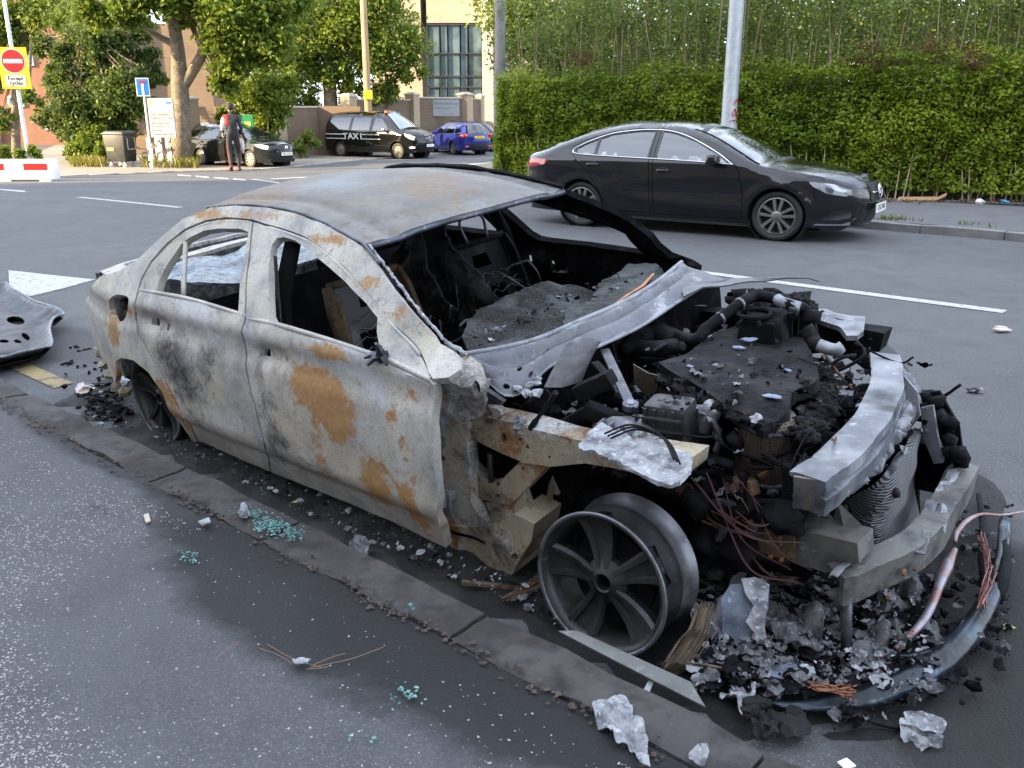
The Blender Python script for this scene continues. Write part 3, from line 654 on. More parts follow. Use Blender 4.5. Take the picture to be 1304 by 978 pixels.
panel('lower_intake', [(sof(.80, .25), -.6), (sof(.85, .40), -.6), (sof(.85, .40), .6), (sof(.80, .25), .6)], lambda s, b: rib(s, b, .006), BPLAST, pe, (), .08, .01, flip=True)
pc = rib(sof(.85, .50), 0, .03); plate_on(pe, pc, PI / 2, 0, "WJ67 CWX")

# ---- black people carrier taxi
VAN = dict(wb=3.20, W=.95, belt=1.10, wr=.335, arch=.40, sill=.28, rim=.215, tumble=.22, tf=.2, nf=.26, tr=-3.9, nr=.10, round=.11, rv=.09, step=.1, crown=.05, bow=.12, paint=paint_mat('taxi_black', (.004, .004, .0046)),
    prof=[(.72, .22), (.82, .32), (.87, .52), (.87, .76), (.82, .92), (.66, 1.02), (.30, 1.13), (.02, 1.22), (-.35, 1.48), (-.75, 1.74), (-1.05, 1.85), (-1.6, 1.90), (-2.6, 1.91), (-3.6, 1.89), (-3.95, 1.85), (-4.08, 1.70), (-4.16, 1.2), (-4.18, .8), (-4.17, .45), (-4.10, .30)],
    doors=[[(-1.42, .34), (-.46, .34), (-.46, .70), (-.36, 1.05), (-.52, 1.40), (-.82, 1.66), (-1.0, 1.73), (-1.44, 1.77)], [(-1.46, .34), (-1.48, 1.77), (-2.62, 1.78), (-2.62, .34)]],
    windows=[([(-1.38, 1.16), (-.50, 1.14), (-.64, 1.36), (-.92, 1.62), (-1.06, 1.67), (-1.38, 1.69)], 0), ([(-1.54, 1.16), (-1.54, 1.70), (-2.56, 1.71), (-2.56, 1.17)], 1), ([(-2.70, 1.17), (-2.70, 1.71), (-3.75, 1.69), (-3.88, 1.60), (-3.92, 1.20)], -1)],
    handles=[(-1.30, 1.02), (-1.62, 1.02)], mirror=(-.62, 1.16), mirror_mat=CHROME, spokes='cover', wheelmat=M('dusty_hub', (.20, .175, .14), .6), creases=[([(.3, .98), (-1, 1.02), (-4, 1.04)], .05, .012), ([(-.45, .50), (-2.8, .50)], .06, .014)],
    side_lamps=[([(.80, .92), (.64, 1.0), (.36, 1.06), (.42, .96), (.60, .84), (.78, .78)], LAMPW, 'headlight'), ([(.82, .52), (.70, .54), (.58, .50), (.62, .44), (.80, .44)], LAMPW, 'fog_light'), ([(-4.15, 1.15), (-4.06, 1.15), (-4.05, .82), (-4.16, .82)], LAMPR, 'tail_light')],
    top=[('front_bumper', (.72, .22), (.87, .66), None, 1.0, 0), ('front_bumper', (.87, .66), (.82, .92), None, 1, 0), ('bonnet', (.82, .92), (.02, 1.22), None, 1.0, 0), ('windscreen', (.02, 1.22), (-.95, 1.82), M('pale_screen', (.10, .15, .2), .04, 0, spec=1.0, coat=1.0), .93, 0), ('roof', (-.95, 1.82), (-3.95, 1.85), None, 1.0, 0), ('rear_window', (-3.95, 1.85), (-4.16, 1.2), GLASS, .9, 0), ('tailgate', (-4.16, 1.2), (-4.18, .6), None, 1.0, 0), ('rear_bumper', (-4.18, .6), (-4.10, .30), None, 1.0, 0)])
finish(VAN)
loc = G(507, 202.5); yaw = math.radians(-31); n = Vector((math.sin(yaw), -math.cos(yaw), 0))
tx, H_ = build_car('taxi_van', 'black people carrier taxi with white TAXI lettering along its side', 'van', VAN, loc - n * .9, yaw, 1.0)
rib, sof, side = H_['rib'], H_['sof'], H_['side']
TW = M('taxi_lettering', (.62, .62, .60), .4)
for z0, x0, x1 in ((.985, -.95, -4.0), (.80, -.90, -3.95)):
    for a, b_ in ((x0, -1.9 if z0 > .9 else -1.9), (-2.9, x1)):
        mb = MB(); mb.tube([(u, -side(u, z0) - .006, z0) for u in np.linspace(a, b_, 8)], .016, 4); mb.build('side_stripe', TW, tx)
for k, ch in enumerate('TAXI'):
    u = -2.86 + .30 * k
    text_mesh('letter', ch, .36, TW, tx, Matrix.Translation((u, -side(u, .90) - .012, .895)) @ Matrix.Rotation(PI / 2, 4, 'X'), .004, bold=.008, sx=1.25)
s0, s1 = sof(.87, .66), sof(.82, .92)
panel('grille', [(s0, -.42), (s1, -.5), (s1, .5), (s0, .42)], lambda s, b: rib(s, b, .008), BPLAST, tx, (), .06, .01, flip=True)
for t in (.3, .6, .9):
    mb = MB(); mb.tube([rib(s0 + (s1 - s0) * t, b, .018) for b in np.linspace(-.45, .45, 9)], .014, 5); mb.build('grille_bar', CHROME, tx)
c_ = rib((s0 + s1) / 2, 0, .03); mb = MB(); mb.tube([(c_[0], .08 * math.cos(a), c_[2] + .08 * math.sin(a)) for a in np.linspace(0, 2 * PI, 16, endpoint=False)], .014, 5, True)
for a in (PI / 2, PI * 7 / 6, -PI / 6): mb.tube([c_, (c_[0], .08 * math.cos(a), c_[2] + .08 * math.sin(a))], .01, 4)
mb.build('badge', CHROME, tx)
pc = rib(sof(.87, .56), 0, .03); plate_on(tx, pc, PI / 2, 0, 'SJ16 XLT')
mb = MB(); mb.box((-.95, -.25, 1.93), (.12, .46, .10), bev=.02); mb.build('roof_sign', M('orange_roof_sign', (.55, .16, .06), .4), tx)

# ---- blue estate seen from behind, and a dark saloon beyond it
BLU = dict(EST); BLU.update(paint=paint_mat('bright_blue_paint', (.012, .020, .15)), creases=EST['creases'], spokes=10, wheelmat=ALLOYC)
BLU['top'] = [(a, b, c, (BLU['paint'] if a not in ('windscreen', 'rear_window') else GLASS), e, f) for a, b, c, d, e, f in EST['top']]
yaw = math.radians(120); b0 = G(560, 197)
bl, H_ = build_car('parked_car', 'bright blue estate car seen from behind with a yellow rear plate', 'car', BLU, b0 + Vector((math.cos(yaw), math.sin(yaw), 0)) * 1.4 + Vector((.75, 1.2, 0)), yaw, .95)
rib, sof = H_['rib'], H_['sof']
pc = rib(sof(-3.71, .84), 0, .03); plate_on(bl, pc, -PI / 2, 0, 'SF15 KDV', PLATEY)
for sg in (-1, 1):
    mb = MB(); mb.box((-3.70, sg * .62, .92), (.10, .30, .17), rz=sg * .35, bev=.03); mb.build('tail_light', LAMPR, bl, smooth=True)
    mb = MB(); mb.box((-3.76, sg * .58, .42), (.05, .28, .09), rz=sg * .25, bev=.02); mb.build('rear_reflector', LAMPR, bl, smooth=True)
panel('bumper_insert', [(sof(-3.72, .55), -.8), (sof(-3.60, .25), -.8), (sof(-3.60, .25), .8), (sof(-3.72, .55), .8)], lambda s, b: rib(s, b, .012), BPLAST, bl, (), .09, .01, flip=True)
DRK = dict(EST); DRK.update(paint=paint_mat('navy_paint', (.008, .010, .018)), wheelmat=M('pale_alloy', (.5, .48, .44), .35, .6)); DRK['top'] = [(a, b, c, (DRK['paint'] if a not in ('windscreen', 'rear_window') else GLASS), e, f) for a, b, c, d, e, f in EST['top']]
d0 = FAR(641, 180, 46.5); d0.z = gz(46.5)
dk, _ = build_car('parked_car', 'navy car half hidden by the end of the hedge beyond the blue estate', 'car', DRK, d0, math.radians(-35), .95)
# ================================================================= buildings, walls, poles, signs, people, plants
def brick_mat(name, a, b_, mortar, scale=1.0, sc2=None):
    m, t, b, new, ln = _nodes(name)
    tc = new('ShaderNodeTexCoord'); br = new('ShaderNodeTexBrick'); br.inputs['Scale'].default_value = scale
    br.inputs['Brick Width'].default_value = .225; br.inputs['Row Height'].default_value = .075; br.inputs['Mortar Size'].default_value = .009
    br.inputs['Color1'].default_value = (*a, 1); br.inputs['Color2'].default_value = (*b_, 1); br.inputs['Mortar'].default_value = (*mortar, 1)
    sx = new('ShaderNodeSeparateXYZ'); ln(tc.outputs['Object'], sx.inputs[0]); cx = new('ShaderNodeCombineXYZ')
    ln(math_(t, 'ADD', sx.outputs[0], sx.outputs[1]), cx.inputs[0]); ln(sx.outputs[2], cx.inputs[1]); ln(cx.outputs[0], br.inputs[0])
    ln(mixc(t, ramp(t, tex(t, 1.2, 6), [(.35, (0,) * 3), (.7, (.6,) * 3)]), br.outputs[0], tuple(x * .7 for x in a)), b.inputs['Base Color']); b.inputs['Roughness'].default_value = .85
    bump(t, b, br.outputs['Fac'], -.5, .01); return m
REDB = brick_mat('red_brick', (.27, .105, .055), (.22, .08, .045), (.26, .20, .16))
BUFFB = brick_mat('buff_brick', (.40, .31, .20), (.32, .24, .15), (.40, .35, .28))
BROWNW = brick_mat('brown_brick', (.17, .11, .07), (.13, .085, .055), (.19, .155, .125))
CREAM = M('cream_stone', (.40, .33, .24), .85, var=[(.5, (.32, .255, .18), .4, .65), (6, (.44, .38, .29), .5, .7)], bmp=[(20, .2, .01)])
STONE = M('pale_coping', (.50, .44, .35), .85, var=[(4, (.36, .32, .26), .45, .65)])
TENEM = M('sandstone', (.34, .27, .22), .9, var=[(.4, (.26, .20, .165), .4, .65)])
DFRAME = M('dark_window_frame', (.035, .037, .04), .4)
PANEG = M('sky_reflecting_pane', (.10, .16, .18), .05, .35, spec=1.0, var=[(.6, (.20, .28, .30), .45, .6), (.25, (.03, .05, .06), .5, .6)])

# the tenement on the near side of the street, behind the viewer: it throws the shade over the road
mb = MB()
NB, HB, T0 = -15.0, 16.5, -40.0
sv_ = np.array([-sd.x, -sd.y]); w0 = np.array([-12.0, 23.5]) - RN * NB; T1 = float((w0[0] * sv_[1] - w0[1] * sv_[0]) / (-RD[0] * sv_[1] + RD[1] * sv_[0]))
def tbox(ta, tb_, na, nb, za, zb):
    q = [TN(-ta, na), TN(-tb_, na), TN(-tb_, nb), TN(-ta, nb)]
    return [(p.x, p.y, za) for p in q] + [(p.x, p.y, zb) for p in q]
BF = [(3, 2, 1, 0), (4, 5, 6, 7), (0, 1, 5, 4), (1, 2, 6, 5), (2, 3, 7, 6), (3, 0, 4, 7)]
ten = thing('tenement', 'weathered sandstone tenement lining the near side of the street behind the viewer', 'building')
mb.add(tbox(T1, T0, NB - 13, NB, -1.5, HB), BF); mb.add(tbox(T1 + .2, T0, NB - 13.2, NB + .25, HB, HB + .5), BF); mb.build('wall', TENEM, ten)
tg = MB()
for k in range(18):
    for fl in range(4):
        t = T0 + 2.5 + k * 4.1; z = 1.2 + fl * 3.8; tg.add(tbox(t + 1.2, t, NB - .02, NB + .03, z, z + 2.0), BF)
o = tg.build('window', PANEG, ten); o['kind'] = 'stuff'

# ---- health centre with the glazed corner
Y0 = 54.0
hc = thing('health_centre', 'cream stone health centre with a tall glazed grid window above the boundary wall', 'building', FAR(570, 190, Y0))
def hcl(px, py, dy=0.0): p = FAR(px, py, Y0 + dy); o = hc.location; return (p.x - o.x, dy, p.z - o.z)
def quad_box(A, B, dep, mb_):
    """upright slab from pixel corner A (top left) to B (bottom right), facing the street"""
    a, b = hcl(*A), hcl(*B); mb_.box(((a[0] + b[0]) / 2, dep / 2, (a[2] + b[2]) / 2), (abs(b[0] - a[0]), dep, abs(a[2] - b[2]))); return mb_
wl = MB(); quad_box((470, -60), (541, 215), 7.0, wl); quad_box((541, -60), (616, 29), 7.0, wl); quad_box((541, 140), (616, 215), 7.0, wl); quad_box((616, -60), (760, 215), 7.0, wl); wl.build('wall', CREAM, hc)
mb = MB(); quad_box((613, -60), (629, 215), .5, mb); o = mb.build('pilaster', STONE, hc); o.location = (0, -.5, 0)
mb = MB(); quad_box((470, -14), (760, -8), .3, mb); o = mb.build('string_course', STONE, hc); o.location = (0, -.3, 0)
xsn = [545, 560, 570, 586, 596, 614]; ysn = [31, 68, 97, 111, 138]
fr = bpy.data.objects.new('window', None); link(fr, hc)
for i in range(5):
    for j in range(4):
        mb = MB(); quad_box((xsn[i] + .7, ysn[j] + .7), (xsn[i + 1] - .7, ysn[j + 1] - .7), .03, mb); p = mb.build('pane', PANEG, fr); p.location = (0, .12, 0)
mb = MB()
for x in xsn: quad_box((x - .8, 29), (x + .8, 140), .18, mb)
mb.build('mullion', DFRAME, fr)
mb = MB()
for y in ysn: quad_box((543, y - .8), (616, y + .8), .16, mb)
mb.build('transom', DFRAME, fr)
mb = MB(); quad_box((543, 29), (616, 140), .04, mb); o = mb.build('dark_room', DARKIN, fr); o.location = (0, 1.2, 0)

# ---- red brick building at the left
Y1 = 54.0
rb = thing('brick_building', 'red brick building half hidden by trees behind the no entry sign', 'building', FAR(40, 195, Y1))
o = rb.location; a, b = FAR(-160, -30, Y1), FAR(128, 215, Y1)
mb = MB(); mb.box(((a.x + b.x) / 2 - o.x, 4, (a.z + b.z) / 2 - o.z), (b.x - a.x, 8, a.z - b.z)); mb.build('wall', REDB, rb)
a2, b2 = FAR(128, 30, Y1 + 1.5), FAR(280, 215, Y1 + 1.5); mb = MB(); mb.box(((a2.x + b2.x) / 2 - o.x, 5.5, (a2.z + b2.z) / 2 - o.z), (b2.x - a2.x, 8, a2.z - b2.z)); mb.build('shade_toned_wall', BROWNW, rb)  # set-back section; the building's shaded end put into a darker brown brick
a, b = FAR(-160, 135, Y1), FAR(8, 215, Y1)
mb = MB(); mb.box(((a.x + b.x) / 2 - o.x, -.2, (a.z + b.z) / 2 - o.z), (b.x - a.x, .4, a.z - b.z)); mb.build('buff_panel', BUFFB, rb)
for q in ((58, 148, 77, 163), (33, 62, 42, 82), (12, 124, 30, 134)):
    a, b = FAR(q[0], q[1], Y1), FAR(q[2], q[3], Y1); c_ = ((a.x + b.x) / 2 - o.x, -.05, (a.z + b.z) / 2 - o.z)
    mb = MB(); mb.box(c_, (b.x - a.x + .16, .12, a.z - b.z + .16)); w_ = mb.build('window', LAMPW, rb); mb = MB(); mb.box((c_[0], c_[1] - .07, c_[2]), (b.x - a.x, .04, a.z - b.z)); mb.build('pane', PANEG, w_)

# ---- boundary wall with pillars
PIL = [(246, 200, 127, 22, 35.5), (359, 198, 126, 15, 40), (447, 196, 123, 18, 44), (527, 194, 121, 16, 47.5), (593, 192, 121, 18, 50), (612, 192, 123, 10, 51)]
pb = []
for k, (px, pb_, pt, w_, y) in enumerate(PIL):
    B_, T_ = FAR(px, pb_, y), FAR(px, pt, y); B_.z = gz(y) - .1; wd = w_ / CF * y * .80; pb.append((B_, T_, wd))
    lab = ['buff brick gate pillar beside the tall notice board and the forked tree', 'buff brick wall pillar between the estate car and the taxi', 'buff brick wall pillar rising behind the taxi roof', 'buff brick wall pillar left of the grey centre sign on the wall', 'buff brick wall pillar right of the grey centre sign on the wall', 'narrow buff brick pillar at the wall end by the hedge'][k]
    t = thing('brick_pillar', lab, 'pillar', B_, math.radians(-28), 'brick pillars of the boundary wall'); h = T_.z - B_.z
    mb = MB(); mb.box((0, 0, h / 2), (wd, wd, h)); mb.build('shaft', BUFFB, t)
    mb = MB(); mb.box((0, 0, h + .03), (wd * 1.16, wd * 1.16, .08), bev=.015); mb.box((0, 0, h + .11), (wd * 1.0, wd * 1.0, .08), taper=.5); mb.build('cap', STONE, t)
bw = thing('boundary_wall', 'brown brick boundary wall running between the buff pillars', 'wall')
for k in range(len(pb) - 1):
    A, B = pb[k], pb[k + 1]; d = B[0] - A[0]; d.z = 0; L = d.length - (A[2] + B[2]) / 2 - .01; mid = (A[0] + B[0]) / 2; h = min(A[1].z, B[1].z) - A[0].z - (.15 if k > 1 else .35)
    if k == 0: continue
    mb = MB(); mb.box((mid.x, mid.y, A[0].z + h / 2), (L, .23, h), rz=math.atan2(d.y, d.x)); mb.build('wall_panel', BROWNW, bw); mb = MB(); mb.box((mid.x, mid.y, A[0].z + h + .03), (L, .32, .07), rz=math.atan2(d.y, d.x)); mb.build('coping', STONE, bw)
# low fence of brown brick from the first pillar to the left, in the trees
mb = MB(); a, b_ = pb[0][0], pb[1][0]; m_ = (a + b_) / 2; mb.box((m_.x - 1.5, m_.y + 5, a.z + 1.1), (12, .23, 2.3), rz=math.radians(-10)); mb.build('wall_panel', BROWNW, bw)
SIGNG = M('pale_sign_panel', (.36, .375, .385), .5, var=[(3, (.31, .325, .335), .4, .7)]); GTXT = M('grey_lettering', (.16, .17, .18), .5)
def face(c, rz): return Matrix.Translation(c) @ Matrix.Rotation(rz, 4, 'Z') @ Matrix.Rotation(PI / 2, 4, 'X')
y = 48.3; a, b_ = FAR(551, 127, y), FAR(585, 148, y); ws = thing('wall_sign', 'pale grey health and care centre sign fixed to the brown wall', 'sign', (a + b_) / 2)
W_, H__ = b_.x - a.x, a.z - b_.z
mb = MB(); mb.box((0, 0, 0), (W_, .04, H__), bev=.01); mb.build('panel', SIGNG, ws)
for k, s in enumerate(('Shields Health and', 'Care Centre')): text_mesh('lettering', s, .17, GTXT, ws, face((-W_ * .45, -.024, H__ * (.27 - .27 * k)), 0), .002, 'LEFT')
text_mesh('lettering', 'Pay and Display', .08, GTXT, ws, face((.2, -.024, -H__ * .38), 0), .002)

# ---- poles
GALV = M('galvanised_steel', (.40, .42, .43), .5, .35, var=[(7, (.30, .32, .33), .42, .66), (60, (.46, .48, .49), .5, .7), (2.5, (.33, .30, .27), .6, .75)], bmp=[(40, .15, .003)])
WPOLE = M('white_pole', (.66, .65, .62), .5, var=[(5, (.5, .49, .46), .5, .7)]); WOOD = M('weathered_timber_pole', (.40, .27, .16), .8, var=[(6, (.28, .18, .10), .4, .66, 5, (4, 4, .4))])
RED = M('sign_red', (.52, .012, .018), .4); YEL = M('sign_yellow', (.72, .46, .02), .4); WHT = M('sign_white', (.78, .78, .76), .4); BLU_ = M('sign_blue', (.012, .16, .50), .4); GRN = M('green_board', (.02, .22, .08), .45); REDP = M('red_spray_paint', (.50, .03, .04), .6)
ly = 16.6; B_ = FAR(927.5, 160, ly); r = 18.5 / CF * ly / 2 * .97
lp_ = thing('lamp_post', 'grey galvanised lamp post with red graffiti standing behind the black coupe', 'lamp post', (B_.x, ly, gz(ly)))
zb = B_.z - gz(ly)
mb = MB(); mb.lathe([(r * 1.18, .0), (r * 1.18, zb - .05), (r * 1.14, zb + .0), (r * 1.02, zb + .05), (r * .86, 7.5)], 24); mb.build('post', GALV, lp_, smooth=True, angle=40)
mb = MB(); mb.tube([(0, 0, 7.4), (.1, -.3, 7.9), (.3, -1.0, 8.1)], [r * .8, r * .6, r * .5], 10); mb.build('arm', GALV, lp_, smooth=True); mb = MB(); mb.box((.4, -1.35, 8.1), (.25, .6, .12), bev=.04); mb.build('lamp_head', GALV, lp_)
gp = MB()
def onpost(a, z): return ((r * 1.03 + .004) * math.sin(a), -(r * 1.03 + .004) * math.cos(a), z)
for path in ([(.3, zb + .36), (.5, zb + .42), (.75, zb + .44), (.9, zb + .40)], [(.2, zb + .22), (.4, zb + .28), (.6, zb + .26), (.55, zb + .19), (.35, zb + .17), (.25, zb + .22)], [(.6, zb + .26), (.8, zb + .22), (.9, zb + .14)], [(-.1, zb + .07), (.3, zb + .10), (.6, zb + .08), (.85, zb + .10)]):
    gp.tube([onpost(*q) for q in cr(path, 5)], .018, 5, flat=.3)
gp.build('graffiti', REDP, lp_)
up = FAR(469, 140, 42.6); t = thing('utility_pole', 'tall timber utility pole with a yellow box rising behind the taxi', 'pole', (up.x, 42.6, gz(42.6)))
mb = MB(); mb.lathe([(.17, 0), (.16, 2.5), (.13, 11)], 14); mb.build('post', WOOD, t, smooth=True)
zz = FAR(470, 121, 42.6).z - gz(42.6); mb = MB(); mb.box((.06, -.22, zz), (.40, .08, .38), bev=.02); mb.build('yellow_box', YEL, t)
gy = 23.5; g_ = FAR(637, 100, gy); t = thing('grey_pole', 'dark grey pole half buried in the left end of the hedge', 'pole', (g_.x, gy, gz(gy)))
mb = MB(); mb.lathe([(.16, 0), (.16, 2.4), (.13, 2.5), (.12, 9)], 16); mb.build('post', M('dull_grey_paint', (.20, .19, .175), .6, var=[(3, (.12, .11, .10), .45, .65)]), t, smooth=True, angle=40)

# ---- signs
ny = 26.0; b0 = FAR(36.5, 200, ny); b0.z = gz(ny)
ns = thing('road_sign', 'no entry sign on a yellow board reading Except cycles, on a white pole', 'sign', b0, math.radians(4))
mb = MB(); mb.lathe([(.055, 0), (.05, 5.2)], 14, caps=True); mb.build('post', WPOLE, ns, smooth=True, angle=60)
def sg(px, py): p = FAR(px, py, ny) - b0; return p
c_ = sg(25, 87); W_, H__ = 34 / CF * ny, 47 / CF * ny
mb = MB(); mb.box((c_.x * .15, -.08, c_.z), (W_, .02, H__), bev=.004); bd = mb.build('board', YEL, ns)
Fm = lambda x, z, d: Matrix.Translation((c_.x * .15 + x, -.092 - d, c_.z + z)) @ Matrix.Rotation(PI / 2, 4, 'X')
mb = MB(); mb.lathe([(0, .004), (.318, .004), (.318, 0)], 36, Fm(0, H__ * .17, 0)); mb.build('sign_rim', WHT, ns)
mb = MB(); mb.lathe([(0, .008), (.30, .008), (.30, 0)], 36, Fm(0, H__ * .17, 0)); mb.build('sign_disc', RED, ns)
mb = MB(); mb.box((c_.x * .15, -.103, c_.z + H__ * .17), (.50, .006, .10)); mb.build('bar', WHT, ns)
mb = MB(); mb.box((c_.x * .15, -.096, c_.z - H__ * .30), (W_ * .68, .008, H__ * .27), bev=.003); mb.build('plate', WHT, ns)
for k, s in enumerate(('Except', 'cycles')): text_mesh('lettering', s, .15, INK, ns, Fm(0, -H__ * (.245 + .115 * k), .011), .002, bold=.003)
ds = G(194.5, 216); dy = ds.y; t = thing('road_sign', 'blue dead end sign on a slim white pole by the pavement edge', 'sign', ds, math.radians(6))
tp = FAR(184, 111, dy) - ds; W_, H__ = 15.5 / CF * dy, 21 / CF * dy
mb = MB(); mb.lathe([(.04, 0), (.036, tp.z + .3)], 12, caps=True); mb.build('post', WPOLE, t, smooth=True, angle=60)
mb = MB(); mb.box((0, -.05, tp.z), (W_, .02, H__), bev=.006); mb.build('sign_rim', WHT, t)
mb = MB(); mb.box((0, -.061, tp.z), (W_ * .88, .01, H__ * .90), bev=.003); mb.build('sign_plate', BLU_, t)
mb = MB(); mb.box((0, -.069, tp.z - H__ * .10), (W_ * .16, .01, H__ * .62)); mb.build('stem', WHT, t)
mb = MB(); mb.box((0, -.071, tp.z + H__ * .26), (W_ * .44, .012, H__ * .13)); mb.build('bar', RED, t)
ny2 = 33.0; q0 = FAR(208, 205, ny2); q0.z = gz(ny2); nb = thing('notice_board', 'tall pale health centre notice board on patterned legs under the forked tree', 'sign', q0, math.radians(-6))
def nl(px, py): p = FAR(px, py, ny2) - q0; return p
a, b_ = nl(187, 125), nl(226, 175); W_, H__ = b_.x - a.x, a.z - b_.z; cx, cz = (a.x + b_.x) / 2, (a.z + b_.z) / 2
mb = MB(); mb.box((cx, 0, cz), (W_, .08, H__), bev=.01); mb.build('panel', SIGNG, nb)
NBF = lambda x, z: face((cx + x * W_, -.044, cz + z * H__), 0)
text_mesh('lettering', 'NHS', .10, BLU_, nb, NBF(.34, .38), .002, bold=.004); text_mesh('lettering', 'The Shields Centre', .145, GTXT, nb, NBF(-.43, .09), .002, 'LEFT'); text_mesh('lettering', 'Health and Care Centre', .085, GTXT, nb, NBF(-.43, 0), .002, 'LEFT')
for k, s in enumerate(('Shields Medical Practice', 'Maxwell Medical Practice', 'Dental Clinic', 'Community Health Services')): text_mesh('lettering', s, .07, GTXT, nb, NBF(-.43, -.13 - .095 * k), .002, 'LEFT')
mb = MB()
for dx, dz in ((-.03, .02), (.03, .02), (0, .05), (0, -.02)): mb.lathe([(0, .003), (.035, .003)], 10, NBF(-.38 + dx, .37 + dz))
mb.build('flower_emblem', M('emblem_green', (.30, .48, .10), .5), nb)
PAT = M('patterned_leg', (.55, .56, .56), .5, var=[(4, (.06, .06, .06), .54, .57, 3)])
for px in (192, 204, 217):
    p = nl(px, 205); h = b_.z - .01; mb = MB(); mb.box((p.x, 0, h / 2), (W_ * (.20 if px != 204 else .26), .05, h)); mb.build('leg', PAT, nb)
gy2 = 34.5; a, b_ = FAR(296, 146, gy2), FAR(325, 180, gy2); t = thing('notice_board', 'green framed notice board standing behind the parked estate car', 'sign', ((a.x + b_.x) / 2, gy2, gz(gy2)))
W_ = b_.x - a.x; ht = a.z - gz(gy2)
mb = MB(); mb.box((0, 0, ht - .55), (W_, .10, 1.1), bev=.02); mb.build('board', GRN, t)
for k, dx in enumerate((-.2, .22)): mb = MB(); mb.box((dx * W_, -.056, ht - .5), (W_ * .3, .01, .5)); mb.build('poster', WHT if k == 0 else M('lime_poster', (.45, .55, .12), .5), t)
for sx in (-1, 1): mb = MB(); mb.box((sx * W_ * .45, 0, ht / 2 - .5), (.08, .08, ht - 1.0)); mb.build('leg', GRN, t)
# barrier
by = 24.6; a, b_ = FAR(-70, 203, by), FAR(72, 223, by); bz = gz(by); t = thing('road_barrier', 'low white barrier block with red reflective patches beneath the no entry sign', 'barrier', ((a.x + b_.x) / 2, by, bz), math.radians(2))
L = b_.x - a.x; h = a.z - bz
mb = MB(); mb.box((0, 0, h / 2 + .02), (L, .38, h - .04), bev=.04, taper=1.0); mb.build('body', WHT, t, angle=50)
for px in (-60, -6, 48): p = FAR(px, 209.5, by); mb = MB(); mb.box((p.x - (a.x + b_.x) / 2, -.195, h * .68), (.62, .012, h * .30), bev=.003); mb.build('red_patch', RED, t)
for px in (-40, 10, 60): p = FAR(px, 222, by); mb = MB(); mb.box((p.x - (a.x + b_.x) / 2, 0, .03), (.3, .42, .06)); mb.build('foot', WHT, t)
# wheelie bin
bn = G(157, 213.5); t = thing('wheelie_bin', 'black four wheeled waste bin with white labels beside the bushes', 'bin', bn, math.radians(-18)); bh = 45 / CF * bn.y * 1.0; W_ = 38 / CF * bn.y * .86
BINP = M('black_bin_plastic', (.022, .023, .025), .45, var=[(4, (.04, .042, .045), .45, .7)])
mb = MB(); mb.box((0, 0, bh * .52), (W_ * .80, W_ * .62, bh * .70), bev=.03, taper=1.18); mb.build('body', BINP, t, angle=50)
mb = MB(); mb.box((0, 0, bh * .90), (W_ * 1.0, W_ * .80, .07), bev=.03); mb.tube([(-W_ * .5, W_ * .35, bh * .93), (W_ * .5, W_ * .35, bh * .93)], .04, 8); mb.box((0, 0, bh * .95), (W_ * .92, W_ * .70, .07), bev=.03, taper=.9); mb.build('lid', BINP, t, angle=50)
mb = MB(); mb.box((-W_ * .18, -W_ * .36, bh * .68), (.24, .012, .30)); o = mb.build('label', WHT, t); o.rotation_euler = (-.06, 0, 0)
mb = MB(); mb.box((-W_ * .18, -W_ * .345, bh * .50), (.30, .012, .12)); mb.build('label', M('gold_label', (.30, .22, .06), .5), t)
mb = MB(); mb.tube([(W_ * .43, -W_ * .2, bh * .8), (W_ * .50, -W_ * .2, bh * .78), (W_ * .50, -W_ * .2, bh * .5), (W_ * .50, W_ * .2, bh * .5), (W_ * .50, W_ * .2, bh * .78), (W_ * .43, W_ * .2, bh * .8)], .018, 6); mb.build('grab_rail', GALV, t)
for sx in (-1, 1):
    for sy in (-1, 1): mb = MB(); mb.lathe([(.0, .03), (.07, .03), (.09, .015), (.09, -.015), (.07, -.03), (0, -.03)], 14, Matrix.Translation((sx * W_ * .3, sy * W_ * .24, .09)) @ Matrix.Rotation(PI / 2, 4, 'X')); mb.box((sx * W_ * .3, sy * W_ * .24, .17), (.06, .05, .12)); mb.build('castor', GALV, t, smooth=True, angle=40)

